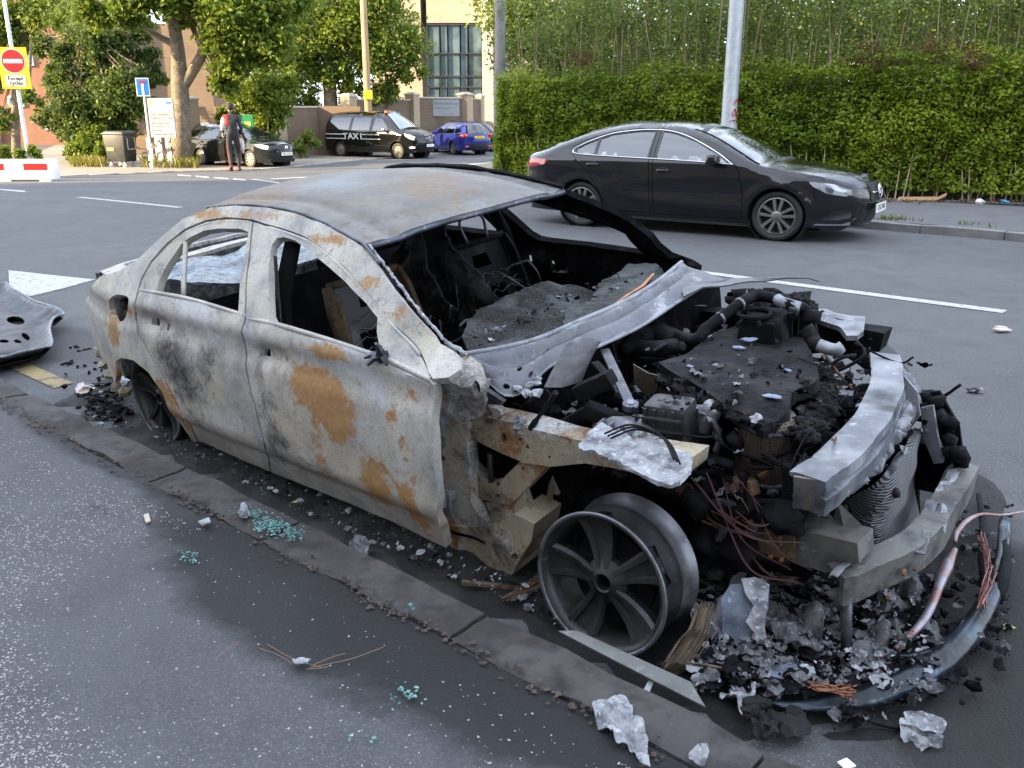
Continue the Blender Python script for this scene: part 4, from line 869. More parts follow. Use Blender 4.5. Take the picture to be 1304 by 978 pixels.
# ---- the walking man
SKIN = M('skin', (.50, .30, .22), .6); TRK = M('black_tracksuit', (.020, .020, .024), .8, var=[(14, (.04, .04, .045), .45, .7)]); TRED = M('red_cloth', (.42, .025, .035), .8); TWHT = M('white_cloth', (.66, .65, .64), .8); CAPM = M('dark_cap', (.02, .02, .024), .7); BAGM = M('grey_plastic_bag', (.50, .50, .50), .5); HAIRM = M('dark_hair', (.03, .02, .015), .7); SHOE = M('red_black_trainer', (.20, .02, .03), .5, var=[(8, (.03, .03, .03), .45, .55)])
pp = G(300, 217.5); PH = 80.5 / CF * pp.y
per = thing('person', 'man walking in a black tracksuit with red and white sleeve and dark cap', 'person', pp, math.radians(200)); per.scale = (PH / 1.80,) * 3
def skin_mesh(name, chains, mat, parent, sub=2):
    vs = []; es = []; rad = []; key = {}
    for ch in chains:
        pi = None
        for (x, y, z, r) in ch:
            k = (round(x, 4), round(y, 4), round(z, 4))
            if k not in key: key[k] = len(vs); vs.append((x, y, z)); rad.append(r)
            i = key[k]
            if pi is not None and pi != i: es.append((pi, i))
            pi = i
    me = bpy.data.meshes.new(name); me.from_pydata(vs, es, []); o = bpy.data.objects.new(name, me); COL.objects.link(o)
    m = o.modifiers.new('skin', 'SKIN'); sv = me.skin_vertices[0].data
    for i, r in enumerate(rad): sv[i].radius = (r, r) if not isinstance(r, tuple) else r
    sv[0].use_root = True
    s_ = o.modifiers.new('sub', 'SUBSURF'); s_.levels = s_.render_levels = sub
    dg = bpy.context.evaluated_depsgraph_get(); m2 = bpy.data.meshes.new_from_object(o.evaluated_get(dg)); bpy.data.objects.remove(o)
    m2.materials.clear(); m2.materials.append(mat); m2.polygons.foreach_set('use_smooth', [True] * len(m2.polygons)); m2.update()
    return link(bpy.data.objects.new(name, m2), parent)
# local frame: faces -y; the man walks away to the left, seen from behind his right shoulder
hip = (0, 0, .96, .135)
body = [[hip, (0, .01, 1.12, .145), (0, .015, 1.30, .165), (0, .02, 1.43, .135), (0, .0, 1.50, .065), (0, -.02, 1.57, .06)],
        [hip, (-.10, 0, .90, .095), (-.11, -.10, .50, .062), (-.11, -.02, .12, .045), (-.11, -.03, .06, .042)],
        [hip, (.10, 0, .90, .095), (.11, -.02, .50, .062), (.12, .22, .16, .045), (.12, .25, .10, .042)],
        [(0, .02, 1.43, .135), (-.17, .02, 1.42, .075), (-.24, .06, 1.18, .055), (-.23, -.06, .96, .042)],
        [(0, .02, 1.43, .135), (.17, .02, 1.42, .075), (.25, .04, 1.16, .055), (.23, -.16, 1.02, .042)]]
skin_mesh('body', body, TRK, per)
skin_mesh('head', [[(0, -.02, 1.55, .055), (0, -.03, 1.62, .075), (0, -.035, 1.69, .095), (0, -.02, 1.75, .085)], [(0, -.03, 1.62, .075), (0, -.10, 1.635, .045)], [(0, -.035, 1.69, .095), (0, -.125, 1.665, .018)]], SKIN, per)
mb = MB(); mb.blob((0, -.005, 1.735), (.105, .115, .075), .03, 1, 3, 1); mb.box((0, -.13, 1.735), (.13, .12, .015), bev=.006); mb.build('cap', CAPM, per, smooth=True, angle=60)
mb = MB(); mb.blob((0, .045, 1.68), (.092, .07, .075), .05, 2, 2, 2); mb.build('hair', HAIRM, per, smooth=True)
for sx in (-1, 1): mb = MB(); mb.blob((sx * .098, -.01, 1.66), (.012, .025, .032), .05, 2, 2, 2); mb.build('ear', SKIN, per, smooth=True)
for sx in (-1, 1): mb = MB(); mb.blob((sx * .035, -.118, 1.685), (.012, .010, .009), .0, 2, 1, 2); mb.build('eye', CAPM, per, smooth=True)
mb = MB(); mb.blob((0, -.118, 1.625), (.026, .012, .007), .0, 2, 1, 2); mb.build('mouth', TRED, per, smooth=True)
for sx, hy, hq in ((-1, -.10, .89), (1, -.22, .96)):
    ch = [[(sx * .23, hy + .03, hq + .07, .032), (sx * .23, hy, hq + .01, .034)]] + [[(sx * .23, hy, hq + .01, .034), (sx * .23 + (k - 1.5) * .012, hy - .025 - .004 * k, hq - .05, .011), (sx * .23 + (k - 1.5) * .013, hy - .02, hq - .09 + .008 * abs(k - 1.3), .009)] for k in range(4)] + [[(sx * .23, hy, hq + .01, .034), (sx * .205, hy - .045, hq - .02, .012), (sx * .205, hy - .055, hq - .055, .010)]]
    skin_mesh('hand', ch, SKIN, per, 1)
skin_mesh('jacket_sleeve', [[(.16, .02, 1.43, .082), (.20, .03, 1.34, .075), (.25, .04, 1.17, .064), (.243, -.06, 1.09, .055)]], TWHT, per)
skin_mesh('jacket_shoulder', [[(.09, .035, 1.16, .105), (.09, .04, 1.30, .118), (.10, .03, 1.43, .105), (.165, .022, 1.44, .090), (.19, .03, 1.37, .083)]], TRED, per)
skin_mesh('jacket_cuff', [[(.247, .0, 1.13, .064), (.238, -.09, 1.065, .056)]], TRED, per)
for x, pts in ((.17, [(.168, .0, .88), (.172, -.02, .66), (.168, .0, .5), (.165, .10, .33), (.163, .2, .2)]), (-.17, [(-.168, 0, .88), (-.17, -.06, .66), (-.165, -.09, .5), (-.15, -.04, .2)])):
    mb = MB(); mb.tube(cr(pts, 4), .014, 5, flat=.5); mb.build('trouser_stripe', TRED, per)
for x, y0, z0, rt in ((-.11, -.07, .045, 0), (.12, .21, .075, .5)): mb = MB(); mb.box((x, y0, z0), (.095, .27, .085), M=Matrix.Rotation(rt, 3, 'X'), bev=.035); mb.build('shoe', SHOE, per, smooth=True, angle=60)
mb = MB(); mb.blob((-.25, -.08, .66), (.05, .13, .20), .25, 1.5, 3, 5); o = mb.build('carrier_bag', BAGM, None, smooth=True); o.matrix_world = Matrix.Translation(pp) @ Matrix.Rotation(math.radians(200), 4, 'Z') @ Matrix.Scale(PH / 1.8, 4); o['label'] = 'pale carrier bag hanging from the hand of the walking man'; o['category'] = 'bag'
# ================================================================= plants
def leaf_mat(name, stops, trans=.35, rough=.5):
    m, t, b, new, ln = _nodes(name)
    at = new('ShaderNodeAttribute'); at.attribute_name = 'tint'
    c = ramp(t, at.outputs['Fac'], stops); ln(c, b.inputs['Base Color']); b.inputs['Roughness'].default_value = rough; b.inputs['Specular IOR Level'].default_value = .3
    tr = new('ShaderNodeBsdfTranslucent'); ln(mixc(t, .35, c, (.30, .34, .03)), tr.inputs[0]); mx = new('ShaderNodeMixShader'); mx.inputs[0].default_value = trans
    ln(b.outputs[0], mx.inputs[1]); ln(tr.outputs[0], mx.inputs[2]); ln(mx.outputs[0], t.nodes['Material Output'].inputs[0]); return m
def leaf_mesh(name, C, size, mat, tint=None, up=.35, asp=.55):
    C = np.asarray(C, float); n = len(C)
    nrm = NR.normal(size=(n, 3)); nrm[:, 2] += up * 2; nrm[:, 1] -= up; nrm /= np.linalg.norm(nrm, axis=1)[:, None]
    a = np.cross(nrm, NR.normal(size=(n, 3))); a /= np.linalg.norm(a, axis=1)[:, None]; b = np.cross(nrm, a)
    s = size * NR.uniform(.6, 1.35, n)[:, None]
    V = np.stack([C - a * s * .5, C + b * s * asp * .5 + nrm * s * .08, C + a * s * .5, C - b * s * asp * .5 + nrm * s * .08], 1)
    me = mesh_np(name, V.reshape(-1, 3), np.arange(n * 4), np.full(n, 4), mat)
    if tint is None: tint = NR.uniform(0, 1, n)
    at = me.attributes.new('tint', 'FLOAT', 'POINT'); at.data.foreach_set('value', np.repeat(np.clip(tint, 0, 1), 4).astype(np.float32))
    return me
def clumps(C, n_per, sd_, n_tint=.35):
    C = np.asarray(C); k = len(C); P = np.repeat(C, n_per, 0) + NR.normal(size=(k * n_per, 3)) * np.asarray(sd_)
    t = np.repeat(NR.uniform(0, 1, k), n_per) * .55 + NR.uniform(0, 1, k * n_per) * .45; return P, t
def rsphere(n, shell=.55):
    d = NR.normal(size=(n, 3)); d /= np.linalg.norm(d, axis=1)[:, None]; return d * (shell + (1 - shell) * NR.uniform(0, 1, (n, 1))) 
GREEN1 = leaf_mat('sycamore_leaf', [(0, (.035, .075, .010)), (.4, (.085, .15, .018)), (.75, (.17, .23, .026)), (1, (.28, .27, .035))], .42)
GREEN2 = leaf_mat('dark_leaf', [(0, (.028, .058, .016)), (.6, (.062, .11, .026)), (1, (.13, .17, .04))])
GREEN3 = leaf_mat('lime_leaf', [(0, (.06, .12, .012)), (.5, (.13, .20, .02)), (1, (.24, .27, .03))])
HEDGEL = leaf_mat('privet_leaf', [(0, (.07, .125, .012)), (.4, (.16, .245, .018)), (.75, (.28, .345, .024)), (1, (.38, .41, .04))], .4, .4)
WILDL = leaf_mat('wild_leaf', [(0, (.055, .10, .018)), (.5, (.11, .17, .028)), (.9, (.18, .23, .04)), (1, (.25, .25, .06))], .4)
BARK = M('bark', (.16, .125, .09), .9, var=[(5, (.26, .21, .15), .42, .66), (14, (.07, .055, .04), .5, .7)], bmp=[(16, .7, .02)])
STEM = M('dry_stem', (.36, .29, .18), .85, var=[(3, (.22, .18, .10), .4, .7)])
def tree(name, label, trunk, rads, limbs, blobs, nclump, nper, size, mat, sdk=.16, group=None, shell=.35):
    base = Vector(trunk[0]); o = thing(name, label, 'tree', base, 0, group)
    mb = MB(); mb.tube([Vector(p) - base for p in cr(trunk, 5)], list(np.interp(np.linspace(0, 1, (len(trunk) - 1) * 5 + 1), np.linspace(0, 1, len(rads)), rads)), 12)
    tk = mb.build('trunk', BARK, o, smooth=True)
    for lb, r0, r1 in limbs:
        mb = MB(); c_ = cr(lb, 5); mb.tube([Vector(p) - base for p in c_], list(np.linspace(r0, r1, len(c_))), 8); mb.build('limb', BARK, o, smooth=True)
    P = []; T = []
    tot = sum(b[1] ** 2 for b in blobs)
    for c_, r in blobs:
        k = max(4, int(nclump * r * r / tot)); C = np.array(c_)[None] + rsphere(k, shell) * np.array([r, r * .9, r * .8])
        q, t = clumps(C, nper, r * sdk); P.append(q); T.append(t)
    P = np.concatenate(P) - np.array(base); T = np.concatenate(T)
    me = leaf_mesh('crown', P, size, mat, T); link(bpy.data.objects.new('crown', me), o)
    tw = MB()                                                    # twigs reaching into the crown
    tp = Vector(trunk[-1]) - base
    for c_, r in blobs:
        for _ in range(3):
            e = Vector(c_) - base + Vector(NR.normal(size=3)) * r * .4; m_ = tp.lerp(e, .5) + Vector((0, 0, -.2)); tw.tube(cr([tp, m_, e], 4), [.07, .055, .05, .04, .035, .03, .02, .015, .01], 5)
    tw.build('branch', BARK, o, smooth=True)
    return o
def B(px, py, rp, y): p = FAR(px, py, y); return ((p.x, p.y, p.z), rp / CF * y)
F3 = lambda px, py, y: tuple(FAR(px, py, y))
ty = 34.0; tb_ = FAR(229, 203, ty); tb_.z = gz(ty) - .1
tree('broadleaf_tree', 'tall tree with a forked pale trunk beside the gate pillar', [tuple(tb_), F3(231, 150, ty), F3(229, 108, ty), F3(226, 60, ty), F3(218, 10, ty), F3(210, -50, ty)], [.40, .33, .30, .24, .19, .12],
     [([F3(230, 112, ty), F3(242, 95, ty), F3(258, 66, ty), F3(262, 20, ty), F3(266, -40, ty)], .24, .12), ([F3(225, 58, ty), F3(205, 48, ty), F3(180, 34, ty), F3(150, 20, ty)], .14, .05), ([F3(222, 40, ty), F3(226, 5, ty), F3(235, -30, ty)], .16, .10), ([F3(220, 30, ty), F3(205, 10, ty), F3(185, -20, ty)], .10, .05)],
     [B(300, 20, 52, 33.5), B(340, 55, 34, 33.5), B(300, 75, 30, 33.5), B(285, 108, 22, 34), B(350, 5, 50, 34), B(250, -20, 50, 34), B(190, -20, 50, 33), B(160, 12, 28, 33), B(120, 18, 26, 33), B(235, 22, 22, 34.5), B(275, 50, 22, 33)], 620, 46, .20, GREEN1)
ty = 45.5; tb_ = FAR(424, 196, ty); tb_.z = gz(ty) - .1
tree('broadleaf_tree', 'large dense tree with a dark trunk growing behind the taxi', [tuple(tb_), F3(422, 150, ty), F3(420, 110, ty), F3(418, 60, ty), F3(415, 0, ty)], [.42, .36, .32, .26, .15],
     [([F3(420, 105, ty), F3(440, 80, ty), F3(470, 50, ty), F3(500, 30, ty)], .18, .06), ([F3(420, 100, ty), F3(395, 70, ty), F3(360, 40, ty)], .16, .05)],
     [B(400, 40, 50, 45.4), B(440, 30, 46, 45.4), B(385, 85, 32, 45.4), B(430, 85, 30, 45.4), B(470, 70, 36, 45.4), B(505, 50, 38, 45.9), B(520, 88, 22, 45.9), B(490, 112, 22, 45.9), B(400, -10, 50, 46.4), B(470, -5, 50, 46.4), B(365, 60, 30, 44.4), B(450, 115, 18, 45.4), B(385, 122, 22, 45.5), B(352, 108, 22, 45), B(440, 132, 16, 45.5), B(402, 142, 16, 45.5), B(475, 132, 14, 45.5), B(335, 75, 26, 45)], 900, 46, .21, GREEN1)
ty = 37.0; tb_ = FAR(120, 200, ty); tb_.z = gz(ty) - .1
tree('evergreen_tree', 'dark green drooping tree in front of the red brick building', [tuple(tb_), F3(120, 150, ty), F3(115, 90, ty), F3(110, 30, ty)], [.25, .2, .16, .1], [([F3(118, 120, ty), F3(95, 90, ty), F3(60, 60, ty)], .09, .03)],
     [B(120, 150, 30, 36), B(155, 128, 34, 36), B(95, 135, 30, 36), B(150, 165, 22, 36), B(100, 168, 24, 36), B(165, 95, 20, 36), B(130, 92, 30, 37), B(118, 55, 32, 37), B(150, 60, 22, 37), B(75, 100, 20, 36.5), B(70, 150, 22, 36.5), B(88, 72, 22, 37), B(185, 75, 18, 37.5), B(180, 40, 20, 37.5), B(200, 100, 16, 37.5), B(60, 60, 18, 37)], 640, 46, .17, GREEN2)
ty = 41.0; tb_ = FAR(20, 196, ty); tb_.z = gz(ty) - .1
tree('broadleaf_tree', 'pale leaved tree at the left edge of the view above the no entry sign', [tuple(tb_), F3(20, 120, ty), F3(30, 50, ty), F3(40, 0, ty)], [.2, .16, .12, .08], [],
     [B(20, 20, 34, 41), B(60, 12, 34, 41), B(-20, 40, 40, 41), B(90, 30, 26, 40), B(30, 55, 20, 41), B(-10, 100, 24, 41), B(5, 150, 18, 41), B(40, 128, 16, 40)], 330, 42, .19, WILDL)
def bush(name, label, blobs, n, nper, size, mat, group=None, cat='bush', sdk=.2):
    P = []; T = []; tot = sum(b[1] ** 2 for b in blobs)
    for c_, r in blobs:
        k = max(3, int(n * r * r / tot)); q, t = clumps(np.array(c_)[None] + rsphere(k, .3) * r, nper, r * sdk); P.append(q); T.append(t)
    P = np.concatenate(P); T = np.concatenate(T); base = np.array([P[:, 0].mean(), P[:, 1].mean(), gz(P[:, 1].mean())]); ok = P[:, 2] > base[2] - .05; P = P[ok]; T = T[ok]
    o = thing(name, label, cat, base, 0, group); link(bpy.data.objects.new('foliage', leaf_mesh('foliage', P - base, size, mat, T)), o)
    mb = MB()
    for c_, r in blobs:
        for _ in range(3): e = Vector(c_) - Vector(base) + Vector(NR.normal(size=3)) * r * .5; mb.tube([(e.x * .4, e.y * .4, 0), e * .5, e], [.03, .02, .008], 5)
    mb.build('stem', STEM, o, smooth=True); return o
bush('bush', 'bright lime green bush behind the dark estate car', [B(335, 118, 26, 36), B(350, 140, 20, 35.8), B(310, 128, 18, 36), B(338, 160, 20, 36), B(365, 108, 18, 36.5), B(290, 150, 14, 36)], 240, 44, .17, GREEN3)
bush('bush', 'yellowing scrub at the foot of the dark tree beside the waste bin', [B(110, 185, 16, 35), B(130, 192, 12, 34.5), B(95, 192, 12, 35), B(128, 172, 14, 35.5)], 120, 34, .14, GREEN3)
bush('bush', 'low flowering plants growing behind the white barrier', [B(5, 193, 9, 26), B(25, 196, 8, 26), B(48, 197, 7, 26), B(-20, 190, 12, 26), B(38, 190, 7, 26)], 110, 30, .09, GREEN3)
bush('bush', 'low scrub at the foot of the brown wall left of the taxi', [B(395, 178, 11, 40), B(380, 186, 9, 39.5), B(368, 190, 7, 39)], 80, 32, .12, WILDL)
# hedge
A = FAR(630, 228, 20.4); A.z = 0; Bq = FAR(1304, 256, 15.1); HD = np.array([Bq.x - A.x, Bq.y - A.y]); HL = np.linalg.norm(HD); HD /= HL; HN = np.array([HD[1], -HD[0]])    # HN faces the road
HLEN = HL + 5.0; HW = 1.5
HA = np.array([A.x, A.y])
def hpos(s, d, z):            # along, behind the front face, up
    p = HA + np.outer(s, HD) - np.outer(d, HN); g = np.array([gz(y) for y in p[:, 1]]) + .08; return np.column_stack([p, z + g])
hed = thing('hedge', 'long clipped green hedge along the back of the far pavement', 'hedge', (A.x, A.y, gz(A.y)))
n = 62000; s = NR.uniform(-.15, HLEN, n); z = NR.uniform(.05, 1, n) ** .9 * 2.25
vn = np.array([noise.noise(Vector((a * 1.1, b * 1.3, 2))) * .22 + noise.noise(Vector((a * 3.2, b * 3.4, 7))) * .15 for a, b in zip(s, z)])
d = .10 - vn + np.abs(NR.normal(size=n)) * .10 + .25 * np.maximum(0, z - 1.9) ** 1.5 + .5 * np.maximum(0, .35 - s) ** 1.4
n2 = 14000; s2 = NR.uniform(-.1, HLEN, n2); d2 = NR.uniform(.1, HW, n2); z2 = 2.20 + np.array([noise.noise(Vector((a * .8, b * 1.3, 5))) * .45 + noise.noise(Vector((a * 3, b * 3, 5))) * .2 for a, b in zip(s2, d2)]) + np.abs(NR.normal(size=n2)) * .12
n3 = 7000; d3 = NR.uniform(.1, HW, n3); z3 = NR.uniform(.05, 2.3, n3); s3 = -.12 + .3 * (np.abs(d3 - HW / 2) / (HW / 2)) ** 2 - np.abs(NR.normal(size=n3)) * .07 + np.array([noise.noise(Vector((a * 2, b * 2, 9))) * .14 for a, b in zip(d3, z3)])
tv = np.concatenate([np.array([.5 + .8 * noise.noise(Vector((a * .55, b * .9, 3))) for a, b in zip(q, r_)]) for q, r_ in ((s, z), (s2, d2), (s3, z3))])
P = np.concatenate([hpos(s, d, z), hpos(s2, d2, z2), hpos(s3, d3, z3)]) - np.array(hed.location)
me = leaf_mesh('foliage', P, .078, HEDGEL, tv * .55 + NR.uniform(0, .45, len(P)), .75, .6); o = link(bpy.data.objects.new('foliage', me), hed)
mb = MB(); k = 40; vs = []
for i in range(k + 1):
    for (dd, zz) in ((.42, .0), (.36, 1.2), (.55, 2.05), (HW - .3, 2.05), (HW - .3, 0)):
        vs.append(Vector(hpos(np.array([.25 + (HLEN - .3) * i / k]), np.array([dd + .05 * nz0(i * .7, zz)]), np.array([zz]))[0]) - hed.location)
mb.add(vs, [(i * 5 + j, i * 5 + (j + 1) % 5, i * 5 + 5 + (j + 1) % 5, i * 5 + 5 + j) for i in range(k) for j in range(5)] + [(4, 3, 2, 1, 0)]); mb.build('dark_core', M('hedge_interior', (.030, .030, .016), .9, var=[(14, (.06, .055, .03), .5, .7)], bmp=[(20, .8, .05)]), hed)  # solid dark filler put in to block the view through the leaves
mb = MB()
for i in range(150):
    s0 = random.uniform(0, HLEN); p0 = hpos(np.array([s0]), np.array([random.uniform(.12, .4)]), np.array([0.]))[0]; q0 = hpos(np.array([s0 + random.uniform(-.2, .2)]), np.array([random.uniform(.1, .3)]), np.array([random.uniform(.4, 1.2)]))[0]
    mb.tube([Vector(p0) - hed.location, Vector(q0) - hed.location], [.016, .008], 5)
o = mb.build('stem', STEM, hed); o['kind'] = 'stuff'
# tall growth above the hedge
wld = thing('overgrown_shrub', 'tall leggy overgrown shrubs rising above the clipped hedge', 'shrub', (A.x, A.y, gz(A.y)))
mb = MB(); tips = []
for i in range(270):
    s0 = random.uniform(.35, HLEN); d0 = random.uniform(.35, 1.5); h = random.uniform(3.2, 4.9) * (.82 + .18 * min(1, s0 / 2)); lean = random.gauss(0, .28)
    a, b_, c_ = (hpos(np.array([s0 + lean * f]), np.array([d0 + .2 * f * random.uniform(-1, 1)]), np.array([z_]))[0] for f, z_ in ((0, 1.2), (.5, h * .62), (1.1, h)))
    r0 = random.uniform(.008, .018); mb.tube([Vector(q) - wld.location for q in cr([a, b_, c_], 3)], [r0, r0, r0 * .9, r0 * .8, r0 * .7, r0 * .5, r0 * .3], 5); tips.append((a, b_, c_))
o = mb.build('stem', STEM, wld); o['kind'] = 'stuff'
P = []; T = []
for a, b_, c_ in tips:
    for _ in range(random.randint(9, 14)):
        f = random.random() ** .65 * 1.1; q = np.array(b_) * (1 - f) + np.array(c_) * f + NR.normal(size=3) * np.array([.22, .25, .18]); m = 17
        P.append(q + NR.normal(size=(m, 3)) * .10); T.append(np.full(m, random.random()) * .6 + NR.uniform(0, .4, m))
for _ in range(3600):                                            # leafy mass behind the stems
    s0 = random.uniform(.45, HLEN); q = hpos(np.array([s0]), np.array([random.uniform(1.7, 3.6)]), np.array([random.uniform(1.6, 5.0)]))[0]; m = 16
    P.append(q + NR.normal(size=(m, 3)) * .15); T.append(np.full(m, random.random()) * .5 + NR.uniform(0, .4, m))
P = np.concatenate(P) - np.array(wld.location); link(bpy.data.objects.new('foliage', leaf_mesh('foliage', P, .075, WILDL, np.concatenate(T), .7, .55)), wld)
RUSTL = leaf_mat('dead_leaf', [(0, (.09, .035, .018)), (1, (.20, .085, .045))], .25)
P = []
for px, py in ((1115, 75), (1108, 62), (1185, 60), (1195, 65), (1245, 85), (735, 72), (748, 78), (1130, 80), (1092, 80), (1240, 72)):
    q = np.array(FAR(px, py, HA[1] - .42 * (px - 630) / 56)); q = np.array(FAR(px, py, 20.4 - 5.3 * (px - 630) / 674 + .25)); P.append(q + NR.normal(size=(110, 3)) * np.array([.16, .10, .10]))
link(bpy.data.objects.new('dead_foliage', leaf_mesh('dead_foliage', np.concatenate(P) - np.array(wld.location), .07, RUSTL)), wld)
# trees of the garden behind, keeping the far side green
for k, (px, lab) in enumerate(((700, 'bushy tree in the garden behind the left part of the hedge'), (890, 'bushy tree in the garden behind the lamp post'), (1080, 'bushy tree in the garden behind the middle of the hedge'), (1270, 'bushy tree in the garden at the right edge of the view'))):
    y = 27.0 - 1.2 * k; b0 = FAR(px, 230, y); b0.z = gz(y)
    tree('garden_tree', lab, [tuple(b0), (b0.x + .1, y, b0.z + 1.8), (b0.x, y, b0.z + 4)], [.16, .12, .08], [], [((b0.x + dx, y + dy, b0.z + z_), r_) for dx, dy, z_, r_ in ((0, 0, 3.4, 1.6), (-1.6, .3, 2.6, 1.4), (1.6, .2, 2.7, 1.4), (-.9, 0, 4.7 - .25 * k, 1.2), (1.1, 0, 4.5 - .25 * k, 1.2), (-2.2, .2, 4.0 - .2 * k, 1.1)) if not (k == 0 and dx < -1)], 460, 46, .13, WILDL, .2, 'trees in the garden behind the hedge')
# weeds at kerbs, grass at the board
def blades(P, h, wd, lean=.5):
    V = []; 
    for p in P:
        a = random.uniform(0, 2 * PI); hh = h * random.uniform(.5, 1.3); l = lean * hh * random.uniform(.2, 1.2); dx, dy = math.cos(a), math.sin(a)
        q = np.array(p); V += [q + np.array([-dy * wd, dx * wd, 0]), q + np.array([dy * wd, -dx * wd, 0]), q + np.array([dx * l * .4 + dy * wd * .7, dy * l * .4 - dx * wd * .7, hh * .65]), q + np.array([dx * l, dy * l, hh])]
    return V
GRASSM = leaf_mat('dry_grass', [(0, (.10, .13, .02)), (.5, (.22, .20, .05)), (1, (.36, .28, .10))], .3)
def grass(name, label, pts, h, wd, mat, cat=None):
    V = np.array(blades(pts, h, wd)); n = len(pts); base = np.array(pts).mean(0); me = mesh_np(name, V - base, np.arange(4 * n), np.full(n, 4), mat)
    at = me.attributes.new('tint', 'FLOAT', 'POINT'); at.data.foreach_set('value', np.repeat(NR.uniform(0, 1, n), 4).astype(np.float32))
    o = bpy.data.objects.new(name, me); o.location = base; return link(o, None, label, cat, None, 'stuff')
P = []
for _ in range(2600):
    px = random.choice([random.uniform(88, 134), random.uniform(182, 252), random.uniform(182, 252)]); y = 34.2 + random.uniform(-1.4, 1.4) - .004 * (px - 200); q = FAR(px, 200, y); P.append((q.x, y, gz(y) + .03))
grass('grass', 'dry yellow grass around the notice board and bin', P, .34, .012, GRASSM, 'grass')
P = []
for (px, py, n_, sp) in ((1128, 289, 90, .10), (1150, 290, 60, .10), (1228, 296, 30, .08), (1100, 287, 30, .12), (1260, 300, 16, .06)):
    c_ = G(px, py, .0); P += [(c_.x + random.gauss(0, sp), c_.y + random.gauss(0, sp * .5), c_.z + .02) for _ in range(n_)]
grass('weeds', 'small green weeds in the far gutter by the nose of the black coupe', P, .13, .010, leaf_mat('weed', [(0, (.05, .10, .015)), (1, (.16, .20, .04))], .3), 'weeds')
# litter under the hedge
def crumple(name, label, cat, c_, d, mat, seed, amp=.5, flat=1.0, sub=2):
    mb = MB(); mb.blob((0, 0, 0), d, amp, 2.0, sub, seed); o = mb.build(name, mat, None); o.location = c_; o['label'] = label; o['category'] = cat; return o
p = FAR(1168, 254, 15.6); p.z = gz(p.y) + .13; mb = MB(); mb.box((0, 0, 0), (.62, .26, .02), bev=.004); mb.box((.36, -.02, .03), (.2, .22, .015), M=Matrix.Rotation(-.5, 3, 'Y')); o = mb.build('cardboard', M('cardboard', (.34, .22, .12), .85), None, label='flat piece of brown cardboard lying at the foot of the hedge', cat='litter'); o.location = p; o.rotation_euler = (.15, -.05, -.5)
p = FAR(1280, 256, 14.9); p.z = gz(p.y) + .14; crumple('plastic_scrap', 'small blue plastic scrap under the hedge at the right', 'litter', p, (.07, .05, .03), M('blue_plastic', (.05, .30, .55), .4), 3)
p = FAR(1248, 256, 14.9); p.z = gz(p.y) + .14; crumple('paper_scrap', 'crumpled white paper scrap under the hedge', 'litter', p, (.08, .05, .03), WHT, 5)
p = G(1276, 423); p.z += .02; mb = MB(); mb.box((0, 0, 0), (.13, .06, .015), bev=.004); mb.box((.02, .03, .012), (.08, .05, .01)); o = mb.build('paper_scrap', M('pinkish_paper', (.60, .50, .46), .7), None, label='pale flattened wrapper lying on the road at the right edge', cat='litter'); o.location = p; o.rotation_euler = (0, .1, .4)
P = np.array([G(1050 + 254 * random.random(), 256 + 0 * random.random(), .12) for _ in range(420)]) + NR.normal(size=(420, 3)) * np.array([.2, .12, .01]); me = leaf_mesh('leaf_litter', P - P.mean(0), .05, RUSTL); o = bpy.data.objects.new('leaf_litter', me); o.location = P.mean(0); link(o, None, 'brown fallen leaves along the foot of the hedge', 'leaves', None, 'stuff')
# ================================================================= the burnt-out saloon
cF = Vector((0.74833111, -0.66305469, 0.01894785)); cR = Vector((-0.65814694, -0.74574841, -0.10345004)); cU = Vector((-0.08272337, -0.06494441, 0.99445416)); cO = Vector((0.85780138, 3.11811279, 0.0228719))
CAR_M = Matrix(((cF.x, -cR.x, cU.x, cO.x), (cF.y, -cR.y, cU.y, cO.y), (cF.z, -cR.z, cU.z, cO.z), (0, 0, 0, 1)))
C0 = np.array([1.45505157, 2.72887044, 1.82129935])
def lray(px, py):
    D = ray(px, py); D = Vector(D); return np.array([D.dot(cF), D.dot(cR), D.dot(cU)])
def Pl(px, py, ax, val):
    D = lray(px, py); return C0 + (val - C0[ax]) / D[ax] * D
def sm(x, a, b):
    t = min(1.0, max(0.0, (x - a) / (b - a))); return t * t * (3 - 2 * t)
def Vs(u, h):
    if h < .80: v = .905 - .10 * max(0, .30 - h) / .3 - .03 * sm(h, .5, .8)
    else: v = .875 - (h - .80) * .62 - .35 * max(0, h - .95) ** 1.5
    v -= .12 * sm(u, -1.0, -.56) * sm(h, .78, .90)
    return v - .30 * max(0, -2.95 - u) ** 1.6 - .06 * max(0, u + .3) ** 1.5
def S2(px, py):
    D = lray(px, py); ts = np.linspace((.93 - C0[1]) / D[1], (.40 - C0[1]) / D[1], 160); best = None
    f = lambda t: C0[1] + t * D[1] - Vs(C0[0] + t * D[0], C0[2] + t * D[2])
    fs = [f(t) for t in ts]
    for i in range(159):
        if fs[i + 1] <= 0:
            lo, hi = ts[i], ts[i + 1]
            for _ in range(30):
                m = (lo + hi) / 2
                if f(m) > 0: lo = m
                else: hi = m
            P = C0 + lo * D; return (P[0], P[2])
    P = C0 + ts[int(np.argmin(fs))] * D; return (P[0], P[2])
def SS(pts): return [S2(*p) for p in pts]
L3 = lambda u, v, h: (u, -v, h)
nz = lambda a, b, c=0.0: noise.noise(Vector((a, b, c)))
dents = []     # (u, h, radius u, radius h, depth)
